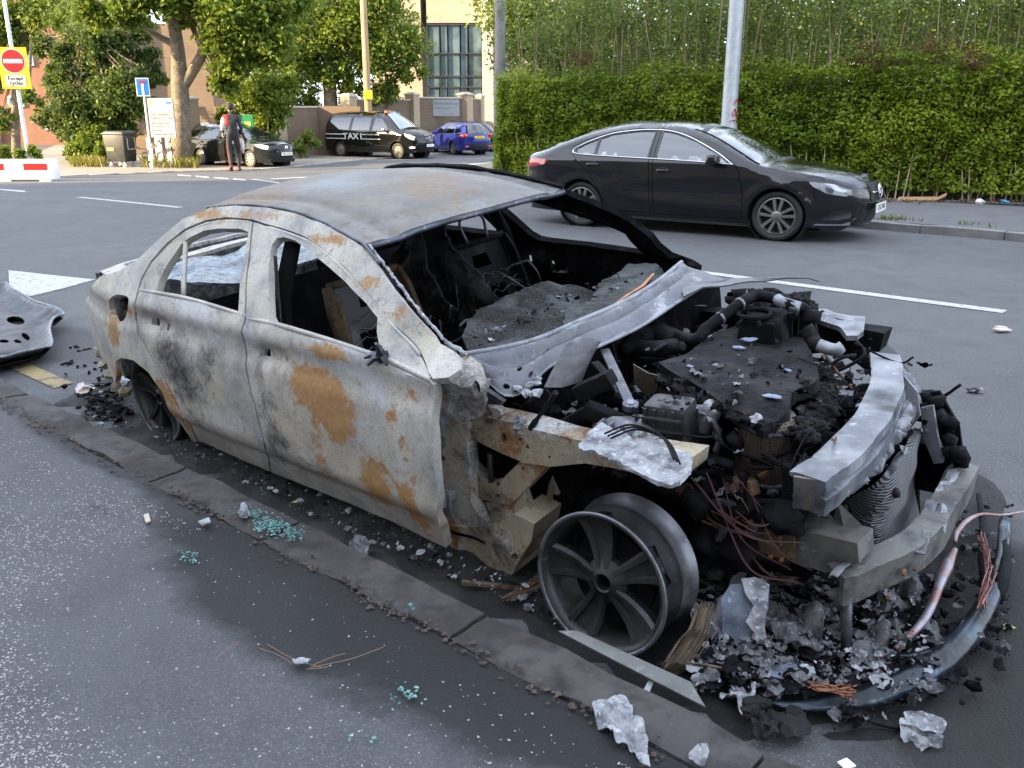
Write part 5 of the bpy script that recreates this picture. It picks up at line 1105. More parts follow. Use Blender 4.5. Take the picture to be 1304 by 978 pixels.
def side_surf(u, h):
    v = Vs(u, h) + .006 * nz(u * 3.1, h * 3.4) + .0035 * nz(u * 9, h * 9, 3)
    v -= .010 * sm(h, .665, .69) * (1 - sm(h, .74, .80)) - .004
    if -2.7 < u < -.7: v -= .012 * sm(h, .26, .235)
    for du, dh, ru, rh, dp in dents:
        q = ((u - du) / ru) ** 2 + ((h - dh) / rh) ** 2
        if q < 4: v -= dp * math.exp(-q * q)
    return L3(u, v, h)
car = bpy.data.objects.new('burnt_car', None); car.matrix_world = CAR_M
link(car, None, 'burnt-out saloon car stripped to bare rusted steel, no bonnet, standing against the near kerb', 'car')

BURN = burn_mat('scorched_steel', ash=(.46, .445, .395), ash2=(.285, .285, .285), white=(.58, .59, .61))
BROOF = burn_mat('scorched_roof', ash=(.135, .128, .108), ash2=(.085, .092, .098), rust=(.165, .105, .055), soot=(.028, .028, .030), white=(.20, .21, .22), rough=.6)
BRUST = burn_mat('rusted_apron', ash=(.36, .31, .22), ash2=(.26, .225, .165), rust=(.30, .14, .045))
SOOT = M('soot_black', (.005, .005, .006), .9, spec=.05, var=[(14, (.018, .018, .021), .5, .75)], bmp=[(30, .5, .006), (120, .3, .002)])
SOOT2 = M('charred_plastic', (.006, .006, .0075), .75, spec=.12, var=[(9, (.024, .025, .029), .55, .78), (40, (.06, .063, .07), .68, .8)], bmp=[(22, .7, .012), (90, .4, .003)])
STEELB = M('blued_steel', (.085, .092, .115), .42, .55, var=[(8, (.03, .03, .036), .45, .65), (30, (.24, .26, .29), .6, .72), (3, (.20, .17, .14), .55, .7)], bmp=[(24, .35, .004), (110, .2, .0015)])
ALLOY = M('scorched_alloy', (.060, .060, .063), .45, .6, var=[(6, (.022, .022, .023), .42, .64), (28, (.14, .14, .145), .62, .76)], bmp=[(60, .2, .0015)])
ALLOYL = M('bare_alloy_lip', (.20, .205, .22), .4, .7, var=[(9, (.06, .06, .065), .44, .66), (22, (.32, .33, .35), .6, .72)], bmp=[(60, .2, .001)])
ALUM = M('melted_aluminium', (.24, .25, .27), .5, .4, var=[(10, (.12, .125, .145), .42, .64), (36, (.42, .42, .43), .6, .74), (5, (.07, .07, .08), .58, .74)], bmp=[(18, .4, .008), (75, .35, .003)])
ASHW = M('white_ash', (.30, .31, .33), .85, var=[(16, (.12, .125, .14), .45, .62), (60, (.55, .55, .56), .56, .72), (7, (.05, .05, .055), .6, .72)], bmp=[(40, .9, .01), (150, .6, .003)])
RUSTY = M('rusty_iron', (.11, .075, .045), .8, .1, var=[(14, (.26, .12, .04), .5, .68), (40, (.03, .028, .027), .5, .7)], bmp=[(50, .4, .003)])
RUBBER = M('black_tyre', (.018, .018, .019), .65, var=[(20, (.035, .035, .036), .5, .7)], bmp=[(60, .2, .001)])
BLUEG = M('melted_glass', (.045, .085, .14), .18, .0, var=[(7, (.18, .28, .36), .5, .66), (16, (.012, .016, .02), .50, .64)], bmp=[(9, .8, .03), (40, .4, .006)])

ASHG = M('grey_ash', (.11, .11, .117), .85, var=[(20, (.035, .035, .04), .45, .62), (70, (.32, .32, .33), .58, .72)], bmp=[(60, .7, .006)])
def crump(mb, c, r, mi=0):
    c = Vector(c); n = 7; sd_ = random.random() * 90; rot = Matrix.Rotation(random.random() * 6.28, 3, 'Z') @ Matrix.Rotation(random.gauss(0, .5), 3, 'X'); vs = []
    for i in range(n):
        for j in range(n):
            x, y = 2 * i / (n - 1) - 1, 2 * j / (n - 1) - 1; L = math.hypot(x, y); k = max(abs(x), abs(y)) / L if L > 0 else 1; x *= k; y *= k
            q = 1 + .45 * noise.noise(Vector((math.atan2(y, x) * 1.3, sd_, 0))); h = .5 * noise.noise(Vector((x * 1.6, y * 1.6, sd_))) + .35 * abs(noise.noise(Vector((x * 3.7, y * 3.7, sd_ + 5))))
            vs.append(c + rot @ (Vector((x * q, y * q * .75, h)) * r))
    mb.add(vs, [(i * n + j, i * n + n + j, i * n + n + j + 1, i * n + j + 1) for i in range(n - 1) for j in range(n - 1)], mi)
def flake(mb, c, r, lift, mi=0):
    if r > .0125: return crump(mb, c, r * 1.15, mi)
    n = random.randint(5, 8); c = Vector(c); N_ = Vector((random.gauss(0, lift), random.gauss(0, lift), 1)).normalized(); a_ = N_.orthogonal().normalized(); b_ = N_.cross(a_); ph = random.random() * 6; vs = [c + N_ * r * random.uniform(.1, .5)]
    for k in range(n): rr = r * random.uniform(.5, 1.25); a = ph + 2 * PI * k / n; vs.append(c + a_ * math.cos(a) * rr + b_ * math.sin(a) * rr * .75 + N_ * r * random.uniform(-.25, .35))
    mid = [vs[0] + (v - vs[0]) * random.uniform(.45, .6) + N_ * r * random.uniform(-.15, .3) for v in vs[1:]]
    V_ = [vs[0]] + mid + vs[1:]; F_ = []
    for k in range(n): k2 = (k + 1) % n; F_ += [(0, 1 + k, 1 + k2), (1 + k, 1 + n + k, 1 + n + k2), (1 + k, 1 + n + k2, 1 + k2)]
    mb.add(V_, F_, mi)
def g2(u, h, cu, ch, ru, rh): return math.exp(-(((u - cu) / ru) ** 2 + ((h - ch) / rh) ** 2))
def spots(lst):
    L = []
    for (px, py, rx, ry, amp, chn) in lst:
        c_ = S2(px, py); a = S2(px + rx, py); d = S2(px, py + ry)
        L.append((c_[0], c_[1], abs(a[0] - c_[0]), abs(d[1] - c_[1]), amp, chn))
    return L
SP = spots([
 # rust
 (398, 490, 30, 20, 1.25, 0), (420, 520, 26, 26, 1.25, 0), (432, 545, 12, 22, .8, 0), (410, 590, 14, 30, .55, 0), (480, 620, 20, 26, .95, 0), (525, 645, 10, 26, 1.0, 0), (498, 530, 10, 12, .7, 0),
 (415, 447, 34, 10, .85, 0), (345, 425, 14, 8, .3, 0), (515, 500, 18, 12, .55, 0), (515, 565, 8, 30, .4, 0), (145, 420, 8, 22, 1.0, 0), (166, 400, 6, 20, .6, 0), (270, 420, 26, 14, .35, 0), (185, 395, 10, 8, .5, 0),
 (255, 272, 34, 6, .95, 0), (330, 275, 60, 7, .6, 0), (420, 305, 40, 9, .8, 0), (470, 360, 22, 14, .55, 0), (150, 480, 6, 14, .8, 0), (226, 530, 8, 22, .8, 0), (205, 492, 8, 12, .55, 0), (505, 400, 16, 20, .45, 0),
 # soot
 (215, 455, 26, 34, .78, 1), (245, 500, 24, 34, .62, 1), (265, 470, 10, 26, .5, 1), (275, 445, 14, 14, .55, 1), (345, 520, 14, 30, .55, 1), (355, 560, 18, 14, .7, 1), (330, 475, 8, 24, .45, 1), (310, 345, 12, 60, .52, 1), (385, 500, 8, 30, .3, 1),
 (455, 480, 6, 26, .35, 1), (300, 590, 60, 6, .55, 1), (440, 650, 80, 5, .6, 1), (135, 375, 16, 8, .4, 1), (205, 345, 10, 22, .4, 1), (360, 585, 16, 12, .55, 1), (120, 440, 10, 10, .5, 1), (535, 420, 10, 26, .35, 1),
 # white ash
 (450, 470, 26, 12, .7, 2), (320, 430, 14, 12, .62, 2), (250, 400, 30, 14, .55, 2), (520, 480, 24, 8, .7, 2), (270, 425, 14, 14, .5, 2), (385, 470, 10, 20, .5, 2), (470, 560, 24, 30, .5, 2), (400, 630, 40, 16, .35, 2), (140, 345, 22, 8, .5, 2),
 (160, 395, 22, 30, .42, 2), (520, 610, 20, 40, .5, 2), (290, 540, 30, 20, .42, 2), (480, 500, 20, 20, .55, 2), (240, 385, 60, 5, .5, 2), (430, 437, 90, 4, .7, 2)])
def paint_side(u, h, p):
    c = [0.02, 0.0, 0.04, 1.0]
    for cu, ch, ru, rh, a, k in SP:
        q = ((u - cu) / ru) ** 2 + ((h - ch) / rh) ** 2
        if q < 5: c[k] += a * math.exp(-q * .9)
    c[1] += .16 * max(0, nz(u * 2.5, h * 2.5, 8)) - c[2] * .2 - c[0] * .25
    return c

# ---- right side sheet metal: outlines measured on the side of the car
QUARTER = [(147, 487), (136, 461), (124, 445), (112, 428), (106, 403), (108, 383), (117, 364), (128, 352), (154, 344), (176, 330), (208, 300), (233, 279), (269, 264), (300, 261.5), (340, 264), (376, 271), (412, 285), (448, 305), (461, 313), (481, 338), (510, 377), (535, 408), (560, 437), (590, 456),
 (588, 470), (572, 480), (552, 482), (547, 474), (537, 450), (511, 420.5), (481, 384), (441, 341), (412, 315.5), (390, 301.5), (362, 290.5), (337, 284), (322, 279), (290, 276), (262, 280), (237, 290.5), (214, 308), (193, 332), (180, 356), (176, 369), (173, 382), (170, 408), (175, 427), (188, 448), (210, 485), (235, 533), (248.5, 563),
 (244, 564), (225, 534), (208, 500), (190, 474), (172, 459), (156, 455), (148, 460), (150, 478)]
FUEL = cr([(138, 396), (140, 382), (149, 375), (163, 377.4), (164, 387), (156, 408.6), (144, 407)], 3, True)
RDOOR = [(178, 370), (182, 357), (195, 333.5), (216, 311), (238, 293.5), (263, 283), (290, 279), (322, 282), (318, 330), (313, 408), (308, 434), (313, 470), (324, 515), (337, 566), (342.5, 601), (297, 582), (251, 562), (238, 533), (213, 485), (191, 448), (178, 426), (172.5, 408), (175.5, 382)]
RWIN = [(199.6, 371.6), (203, 358), (213, 337.5), (231.8, 310), (241, 302.6), (259.4, 293.8), (279.6, 290.5), (307, 291), (317, 295), (316.5, 302.6), (307.2, 359.6), (305, 399), (239, 380)]
FDOOR = [(324, 282.5), (337, 287), (362, 293.5), (390.5, 304.5), (412, 318.5), (440.6, 344), (480, 387), (510, 423.5), (535, 452), (546, 473), (549.6, 487), (551.4, 491), (549.6, 522), (553, 566), (559, 636), (566, 699), (498, 665.5), (417, 632), (344.5, 602), (339, 566), (326, 514.6), (315, 470), (310, 434), (315, 408), (320, 330)]
FWIN = [(344, 334), (347, 312), (354, 303), (363, 301.6), (376, 306), (394, 318.5), (421, 341), (446, 363.5), (468.5, 386), (482, 404), (481, 422), (485.3, 453.4), (464, 446.7), (410, 428.7), (360.5, 415), (349, 410.7), (344, 400)]
def oval(cx, cy, rx, ry, sk=0.0): return [(cx + rx * math.cos(a), cy + ry * math.sin(a) + sk * rx * math.cos(a)) for a in [2 * PI * k / 10 for k in range(10)]]
HOLES_F = [[(326, 444), (336, 447), (337, 457), (327, 454)], [(356, 455), (361, 457), (362, 464), (357, 462)]]
HOLES_R = [[(186, 407), (195, 408), (196, 417), (187, 415)], [(206, 414), (210, 416), (210, 423), (207, 422)]]
for (px, py) in ((344, 454), (198, 413)):
    q = S2(px, py); r = S2(px + 22, py + 4); dents.append((q[0], q[1], abs(r[0] - q[0]) * .9, .036, .026))
def side_pair(name, out, holes, step, thick, paint=paint_side, label=None):
    o2 = SS(out); h2 = [SS(h) for h in holes]; oL = o2
    if name == 'body_side': oL = SS([q for q in out if q not in ((560, 437), (590, 456), (588, 470), (572, 480), (552, 482), (547, 474))])
    if name == 'front_door': oL = SS([q for q in out if q not in ((546, 473), (549.6, 487))])
    panel(name, o2, side_surf, BURN, car, h2, step, thick, paint=paint, flip=False, label=label)
    def left(u, h):
        a = side_surf(u, h); return (a[0], -a[1], a[2])
    panel(name, oL, left, SOOT, car, h2 if 'door' in name else [], step * 2.5, thick, flip=True)
side_pair('body_side', QUARTER, [FUEL], .022, .03)
side_pair('rear_door', RDOOR, [RWIN] + HOLES_R, .022, .035)
side_pair('front_door', FDOOR, [FWIN] + HOLES_F, .022, .035)
# window surrounds rolled into the doors
def side_tube(name, pts, r, dv=0.0, mat=BURN, closed=False, seg=6, flat=1.0, n=4):
    q = cr([S2(*p) for p in pts], n, closed)
    mb = MB()
    mb.tube([L3(u, Vs(u, h) + dv, h) for u, h in q], r, seg, closed, flat=flat)
    return mb.build(name, mat, car, smooth=True)
side_tube('window_bar', [(234, 306), (232, 340), (230.5, 377)], .012, -.012)
side_tube('belt_rail', [(178, 370), (238, 380.5), (305, 400.5), (314, 404)], .011, -.004)
side_tube('belt_rail', [(316, 407), (349, 413), (410, 431), (464, 449), (486, 456), (547, 484)], .012, -.004)
side_tube('door_flange', [(190, 344), (215, 314), (238, 296.5), (263, 286), (290, 282), (318, 284)], .009, -.006)
side_tube('door_flange', [(341, 291), (362, 297), (390, 308), (412, 322), (440, 347.5), (480, 391), (510, 427.5), (533, 454)], .010, -.006)
side_tube('arch_lip', [(145, 463), (156, 455), (172, 458.5), (190, 473), (208, 499), (226, 534), (246, 563)], .010, -.012)
side_tube('roof_gutter', [(262, 265), (300, 261.5), (340, 264), (376, 271), (412, 285), (448, 305), (461, 312), (481, 337)], .007, -.010, mat=STEELB)
wf = MB(); WB_ = []
for k in range(70):                                             # torn white bead of the windscreen glue
    t = k / 69; i = t * 6; P6 = [(463, 313), (481, 337), (496, 357), (511, 377), (535, 408), (560, 436), (590, 455)]
    a = P6[min(5, int(i))]; b = P6[min(6, int(i) + 1)]; f = i - int(i)
    q = S2(a[0] + (b[0] - a[0]) * f, a[1] + (b[1] - a[1]) * f)
    WB_.append(L3(q[0] + .012 + random.gauss(0, .003), Vs(*q) - .018, q[1] + .001 + random.gauss(0, .002)))
wf.tube(WB_, [max(.002, .006 + .006 * nz(k * .45, 3) + random.gauss(0, .0012)) for k in range(70)], 7, flat=.6); wf.build('windscreen_bead', ASHW, car, smooth=True)
mb = MB()                                                       # fuel filler bowl and neck
q = S2(151, 391); bc = (q[0], Vs(*q) - .05, q[1])
mb.lathe([(.075, 0), (.07, -.03), (.0, -.035)], 16, Matrix.Translation(L3(*bc)) @ Matrix.Rotation(PI / 2, 4, 'X'))
mb.build('filler_bowl', BRUST, car, smooth=True)
mb = MB(); mb.lathe([(.03, .03), (.03, 0), (.02, .032), (0, .034)], 12, Matrix.Translation(L3(bc[0] - .02, bc[1] - .01, bc[2])) @ Matrix.Rotation(PI / 2, 4, 'X')); mb.build('filler_cap', ALLOY, car, smooth=True)
mb = MB()                                                       # twisted mirror stub on the sail
q = S2(492, 452); c0 = Vector(L3(q[0], Vs(*q) + .02, q[1]))
for k, (dx, dy, dz) in enumerate([(.0, 0, .02), (.04, -.02, -.01), (-.03, -.03, -.02), (.02, -.03, .05), (-.05, -.02, -.005)]):
    mb.tube([c0, c0 + Vector((dx, dy, dz)) * .7 + Vector((0, 0, .01)), c0 + Vector((dx, dy, dz)) * 1.3], [.016, .013, .006], 5)
mb.blob(c0, (.025, .02, .03), .5, 2, 2, 4)
mb.build('mirror_stub', STEELB, car)

# ---- roof
E_R = SS([(240, 276.5), (255, 270), (269, 264), (300, 262), (340, 264), (376, 271), (412, 285), (448, 305), (461, 312.5)])
E_R.sort()
_eu = np.array([e[0] for e in E_R]); _eh = np.array([e[1] for e in E_R])
U0, U1 = float(_eu[0]) + .02, float(_eu[-1])
def roof_surf(a, b):                   # a along the car, b = -1..1 across
    h = float(np.interp(a, _eu, _eh)); v = (Vs(a, h) - .012) * b; k = 1 - b * b
    u = a + .075 * k * sm(a, -1.8, -1.32) - .10 * k * sm(-a, 2.2, 2.7)
    hh = h + .004 + .042 * (1 - abs(b) ** 2.4) + .004 * nz(u * 3, v * 3, 5) - .014 * math.exp(-((abs(b) - .80) / .06) ** 2) * (1 - sm(-a, 2.3, 2.6))
    return L3(u, v, hh - .012 * sm(a, -1.42, -1.32) * k)
def paint_roof(a, b, p):
    n = nz(a * 2.2, b * 1.5, 2)
    return (max(0, .24 + .6 * nz(a * 1.6 + 4, b * 1.3, 4)) + .3 * sm(b, .55, .95) * sm(-a, 1.6, 2.4), max(0, .08 + .5 * nz(a * 1.1, b * 2.1, 9)) + .35 * sm(-b, .6, .95), max(0, .16 + .6 * n) + .14 * sm(a, -1.7, -1.35), 1)
panel('roof', [(U0, -1), (U1, -1), (U1, 1), (U0, 1)], roof_surf, BROOF, car, (), .03, .012, flip=True, paint=paint_roof)
def edge_tube(name, pts, r, mat, seg=7, flat=1.0):
    mb = MB(); mb.tube([L3(*p) for p in pts], r, seg, flat=flat); return mb.build(name, mat, car, smooth=True)
hd = [roof_surf(U1, b) for b in np.linspace(-1, 1, 17)]
mb = MB(); mb.tube([(x - .012, y, z - .016) for x, y, z in hd], .020, 8, flat=.7); mb.build('windscreen_header', STEELB, car, smooth=True)
rhd = [roof_surf(U0, b) for b in np.linspace(-.86, .86, 13)]
mb = MB(); mb.tube([(x + .03, y, z - .025) for x, y, z in rhd], .018, 7, flat=.7); mb.build('rear_header', SOOT, car, smooth=True)
lr = [(x, -y * 1.0, z + .012) for x, y, z in [roof_surf(a, .985) for a in np.linspace(-2.5, U1, 16)]]
mb = MB(); mb.tube(lr, [.010 + .006 * random.random() for _ in lr], 5); mb.build('roof_strip', SOOT2, car)

# ---- boot, deck and tail (bumper and lid gone)
def deck_surf(a, b):
    h = .86 - .02 * sm(-a, 3.3, 3.6); v = (Vs(a, .86) - .05) * b
    return L3(a - .06 * (1 - b * b), v, h - .01 + .02 * (1 - b * b) + .006 * nz(a * 5, b * 5))
panel('boot_frame', [(-3.50, -1), (-3.12, -1), (-3.12, 1), (-3.50, 1)], deck_surf, BURN, car, [[(-3.44, -.8), (-3.22, -.8), (-3.22, .8), (-3.44, .8)]], .07, .02, flip=True, paint=lambda a, b, p: (.2, .4, .3, 1))
panel('rear_panel', [(-.78, .22), (.78, .22), (.80, .84), (-.80, .84)], lambda a, b: L3(-3.52 + .10 * abs(a) ** 2 + .01 * nz(a * 4, b * 4), a * .9, b), BURN, car, (), .08, .02, paint=lambda a, b, p: (.1, .85, .0, 1))
panel('boot_floor', [(-3.45, -.7), (-2.3, -.7), (-2.3, .7), (-3.45, .7)], lambda a, b: L3(a, b, .22 + .03 * nz(a * 4, b * 4)), SOOT, car, (), .15, .01)
panel('rear_bulkhead', [(-.72, .15), (.72, .15), (.72, .78), (-.72, .78)], lambda a, b: L3(-2.42 - .12 * (b - .3) + .02 * nz(a * 3, b * 3), a, b), SOOT2, car, (), .07, .01)
panel('rear_shelf_glass', [(-3.05, -.66), (-2.45, -.72), (-2.28, -.3), (-2.30, .3), (-2.45, .70), (-2.95, .66)], lambda a, b: L3(a, b, .865 + .05 * nz(a * 3, b * 3) + .02 * nz(a * 11, b * 11) + .10 * sm(-b, -.2, .7)), BLUEG, car, (), .035, .012)
# scorched brackets of the rear bumper
mb = MB()
for k, (px, py) in enumerate([(128, 448), (136, 462), (142, 478), (148, 492), (160, 500)]):
    q = Pl(px, py, 1, .78); mb.blob(L3(*q), (.05, .03, .045), .6, 2, 1, k)
mb.build('bumper_bracket', BRUST, car)

# ---- cabin: floor, tunnel, pillars, seats
panel('cabin_floor', [(-2.45, -.74), (-.5, -.74), (-.5, .74), (-2.45, .74)], lambda a, b: L3(a, b, .10 + .03 * nz(a * 5, b * 5) + .12 * math.exp(-(b / .16) ** 2)), SOOT, car, (), .09, .01)
SEATM = M('scorched_seat_steel', (.016, .016, .017), .6, .3, var=[(7, (.06, .06, .058), .55, .7), (4, (.06, .034, .018), .62, .72)], bmp=[(40, .4, .003)])
def seat(cu, cv, name, lean=.28, cloth=False):
    t = MB()
    for sv in (-1, 1):                                          # flat pressed side plates
        q = [(cu - .26, .36), (cu - .22, .46), (cu - .33, .64), (cu - .40, .86), (cu - .46, .93), (cu - .50, .92), (cu - .46, .80), (cu - .38, .50), (cu - .34, .36)]
        t.prism(q, -.012, .012, lambda a, b, z, sv=sv: L3(a, cv + sv * .215 + z - sv * .02 * (b > .8), b))
        t.prism([(cu - .34, .30), (cu + .22, .28), (cu + .24, .36), (cu - .1, .40), (cu - .34, .40)], -.012, .012, lambda a, b, z, sv=sv: L3(a, cv + sv * .225 + z, b))
    t.tube([L3(cu - .475, cv + x, .925) for x in np.linspace(-.19, .19, 5)], .018, 6)
    back = [(-.19, .42), (.19, .42), (.18, .62), (.165, .92), (-.165, .92), (-.18, .62)]
    o = t.build(name, SEATM if cv > 0 else SOOT2, car, angle=40)
    panel('back_plate', back, lambda a, b: L3(cu - .34 - .30 * (b - .42) + .012 * nz(a * 9, b * 9, cu), cv + a, b), SEATM if cv > 0 else SOOT2, o, [[(-.12, .50), (.12, .50), (.11, .70), (-.11, .70)], [(-.06, .80), (.06, .80), (.05, .86), (-.05, .86)]], .05, .012)
    hp = [(cu - .465, cv - .07, .93), (cu - .50, cv - .075, 1.04), (cu - .50, cv + .075, 1.04), (cu - .465, cv + .07, .93)]
    o = t.build(name, RUSTY if name == 'front_seat_frame' and cv > 0 else SOOT2, car, smooth=True)
    h = MB(); h.tube([L3(*p) for p in cr(hp, 4)], .008, 6); h.build('headrest_hoop', STEELB, o, smooth=True)
    s = MB()
    for k in range(7):
        zz = .50 + k * .045; uu = cu - .30 - .16 * (zz - .42) / .5
        s.tube([L3(uu, cv + .19 * math.sin(j * 1.0 + k) * .15 + (-.19 + .38 * j / 10), zz + .012 * (-1) ** j) for j in range(11)], .0028, 4)
    for k in range(5):
        s.tube([L3(cu - .25 + .09 * k + .015 * (-1) ** j, cv - .19 + .38 * j / 10, .38 + .01 * math.sin(j)) for j in range(11)], .003, 4)
    s.build('seat_springs', STEELB, o)
    return o
seat(-1.12, .36, 'front_seat_frame'); seat(-1.12, -.36, 'front_seat_frame')

# hanging charred cloth seen through the windscreen
CLOTHM = M('charred_cloth_fabric', (.012, .012, .013), .8, spec=.2, var=[(7, (.030, .031, .034), .48, .66), (24, (.055, .056, .06), .60, .76)], bmp=[(16, .7, .02), (60, .5, .004)])
def cloth(pts, val, ax=1, amp=.03, name='charred_cloth', mat=CLOTHM, step=.016, hfun=None):
    o2 = [Pl(px, py, ax, val) for px, py in pts]
    k0, k1 = [i for i in range(3) if i != ax]
    poly = [(q[k0], q[k1]) for q in o2]
    def sf(a, b):
        d = amp * nz(a * 4, b * 4, val) + amp * .7 * nz(a * 11, b * 11, val) + amp * .35 * nz(a * 30, b * 30, val) + (hfun(a, b) if hfun else 0)
        P = [0, 0, 0]; P[k0] = a; P[k1] = b; P[ax] = val + d; return L3(*P)
    return panel(name, poly, sf, mat, car, (), step, .008)
cloth([(528, 288), (545, 283), (560, 287), (580, 320), (605, 345), (638, 393), (640, 405), (595, 415), (575, 400), (555, 350), (540, 320)], -.05, amp=.05)
cloth([(528, 290), (510, 310), (495, 340), (510, 375), (540, 400), (575, 412), (578, 395), (558, 350), (540, 315)], .05, amp=.06)
cl = MB()
for k in range(80):
    cl.blob(L3(random.uniform(-1.5, -.7), random.uniform(-.6, .6), random.uniform(.14, .45)), (random.uniform(.03, .11), random.uniform(.03, .11), random.uniform(.02, .08)), .6, 2.2, 2, k)
cl.build('charred_lumps', SOOT2, car, smooth=True, kind='stuff')
cw = MB()
for k in range(70):
    u0, v0, h0 = random.uniform(-1.6, -.6), random.uniform(-.65, .65), random.uniform(.25, .72); P = [L3(u0, v0, h0)]
    for j in range(3): P.append((P[-1][0] + random.gauss(0, .07), P[-1][1] + random.gauss(0, .07), P[-1][2] + random.gauss(0, .06)))
    cw.tube(cr(P, 4), random.choice([.002, .003, .006]), 4)
cw.build('burnt_wires', STEELB, car, kind='stuff')
# seat-belt height adjuster on the near pillar
q0, q1 = Pl(350.5, 327, 1, .72), Pl(357, 414, 1, .78)
mb = MB(); n = 34
for k in range(n):
    p = q0 + (q1 - q0) * k / n; mb.box(L3(*p), (.016, .008, .007))
mb.build('belt_spring', ALLOY, car)
for sgn in (1, -1):                                            # inner B-pillars
    mb = MB(); mb.tube([L3(-1.74, sgn * .56, 1.17), L3(-1.72, sgn * .70, .90), L3(-1.70, sgn * .78, .5), L3(-1.70, sgn * .78, .12)], [.045, .05, .07, .10], 8, flat=.5); mb.build('door_pillar', SOOT, car, smooth=True)
mb = MB(); mb.tube([L3(-.72, v, .72 - .03 * abs(v)) for v in np.linspace(-.70, .70, 11)], .03, 8); mb.build('dashboard_beam', RUSTY, car, smooth=True)
# the sagging grey sheet over the dashboard
DG = burn_mat('dash_sheet', ash=(.017, .0185, .0195), ash2=(.009, .010, .012), rust=(.03, .02, .013), soot=(.005, .005, .006), white=(.07, .078, .08))
for k_, v_ in (('Specular IOR Level', .12), ('Metallic', 0.0)): DG.node_tree.nodes['Principled BSDF'].inputs[k_].default_value = v_
def dash(pts, hh, name, step, pr, bulge):
    poly = [tuple(Pl(px, py, 2, hh)[:2]) for px, py in pts]
    cx = sum(p[0] for p in poly) / len(poly); cy = sum(p[1] for p in poly) / len(poly)
    return panel(name, poly, lambda a, b: L3(a, b, hh + .03 * nz(a * 4, b * 4, 1) + .016 * nz(a * 13, b * 13, 1) + .007 * nz(a * 34, b * 34, 1) + bulge * (a - cx)), DG, car, (), step, .008, paint=pr)
dash([(588, 432), (600, 412), (625, 396), (659, 381), (690, 371), (712, 368), (757, 374), (745, 392), (720, 405), (712, 424), (700, 432), (650, 445), (600, 450)], .78, 'dashboard_sheet', .016, lambda a, b, p: (.25 + .4 * nz(a * 5, b * 5), .15 + .4 * nz(a * 3, b * 3, 3), .30 + .8 * nz(a * 6, b * 6, 6), 1), -.12)
dash([(757, 374), (770, 352), (800, 338), (836, 338), (850, 352), (834, 368), (790, 392), (745, 412), (715, 425), (722, 404), (745, 392)], .80, 'dashboard_top', .014, lambda a, b, p: (.1, .1 + .3 * nz(a * 9, b * 9), .55 + .8 * nz(a * 9, b * 4, 6), 1), 0)
mb = MB(); mb.tube([L3(*Pl(px, py, 2, .825)) for px, py in [(783, 388), (800, 376), (818, 365), (832, 349)]], [.006, .009, .009, .006], 6); mb.build('copper_loom', M('scorched_copper', (.40, .19, .085), .5, .4, var=[(20, (.12, .07, .05), .5, .7)]), car)

fk = MB()                                                       # ash and scraps fallen on the dashboard and hanging in the cabin
for k in range(420):
    px, py = random.uniform(592, 840), random.uniform(345, 448)
    if py < 455 - (px - 590) * .42 - 28 or py > 448 - (px - 590) * .40: continue
    q = Pl(px, py, 2, .80 + .02 * random.random()); flake(fk, L3(*q), random.choice([.004, .006, .009, .013]), .8, random.choices([0, 1, 2], [1, 2, 6])[0])
for k in range(260):
    q = (random.uniform(-1.9, -.7), random.uniform(-.6, .6), random.uniform(.2, .75)); flake(fk, L3(*q), random.uniform(.008, .03), 1.2, 2)
fk.build('cabin_cinders', [ASHW, ASHG, SOOT2], car, smooth=True, kind='stuff')
# ---- cowl under the windscreen
CU = [Pl(*p, 2, .825) for p in [(593, 454), (640, 446), (687, 434), (740, 411), (793, 388), (835, 363), (869, 336)]]
CLW = [Pl(px, py, 2, h) for px, py, h in [(606, 466, .80), (622, 486, .755), (645, 506, .725), (672, 496, .725), (700, 468, .75), (757, 444.5, .765), (814, 418, .775), (863, 386, .785), (898, 364, .79)]]
def along(C, t):
    d = [0]; 
    for i in range(1, len(C)): d.append(d[-1] + float(np.linalg.norm(np.array(C[i]) - np.array(C[i - 1]))))
    d = np.array(d) / d[-1]; A = np.array(C); return np.array([np.interp(t, d, A[:, k]) for k in range(3)])
CUs, CLs = cr(CU, 6), cr(CLW, 6)
def cowl_surf(a, b):
    t = a / 1.5; p = along(CUs, t) * (1 - b) + along(CLs, t) * b
    return L3(p[0] + .003 * nz(a * 8, b * 4), p[1], p[2] + .012 * math.sin(PI * b) - .022 * math.exp(-((b - .35) / .12) ** 2) + .006 * nz(a * 7, b * 3, 2))
CW = burn_mat('cowl_steel', ash=(.095, .102, .125), ash2=(.055, .060, .078), rust=(.10, .075, .055), soot=(.014, .014, .016), white=(.33, .34, .37), rough=.45)
HC = [oval(.22, .55, .012, .05), oval(.28, .75, .014, .05), oval(.35, .3, .008, .03), oval(.18, .85, .012, .04), oval(.75, .5, .006, .025), oval(1.0, .5, .006, .025), oval(1.06, .45, .006, .025), oval(1.2, .55, .006, .03)]
panel('windscreen_cowl', [(0, 0), (1.5, 0), (1.5, 1), (0, 1)], cowl_surf, CW, car, HC, .03, .006, paint=lambda a, b, p: (.15, .2 + .5 * nz(a * 4, b * 2), .12 + .75 * max(0, nz(a * 5, b * 2, 7)) + .5 * math.exp(-((b - 1) / .06) ** 2) + .6 * math.exp(-(b / .08) ** 2), 1), jit=.2)
mb = MB(); mb.tube([L3(p[0] - .004, p[1], p[2] + .008) for p in CUs], .010, 6); mb.build('cowl_flange', ALUM, car, smooth=True)
mb = MB(); mb.tube([L3(p[0], p[1], p[2] + .003) for p in CLs[18:]], .007, 6); mb.build('cowl_edge', ALUM, car, smooth=True)
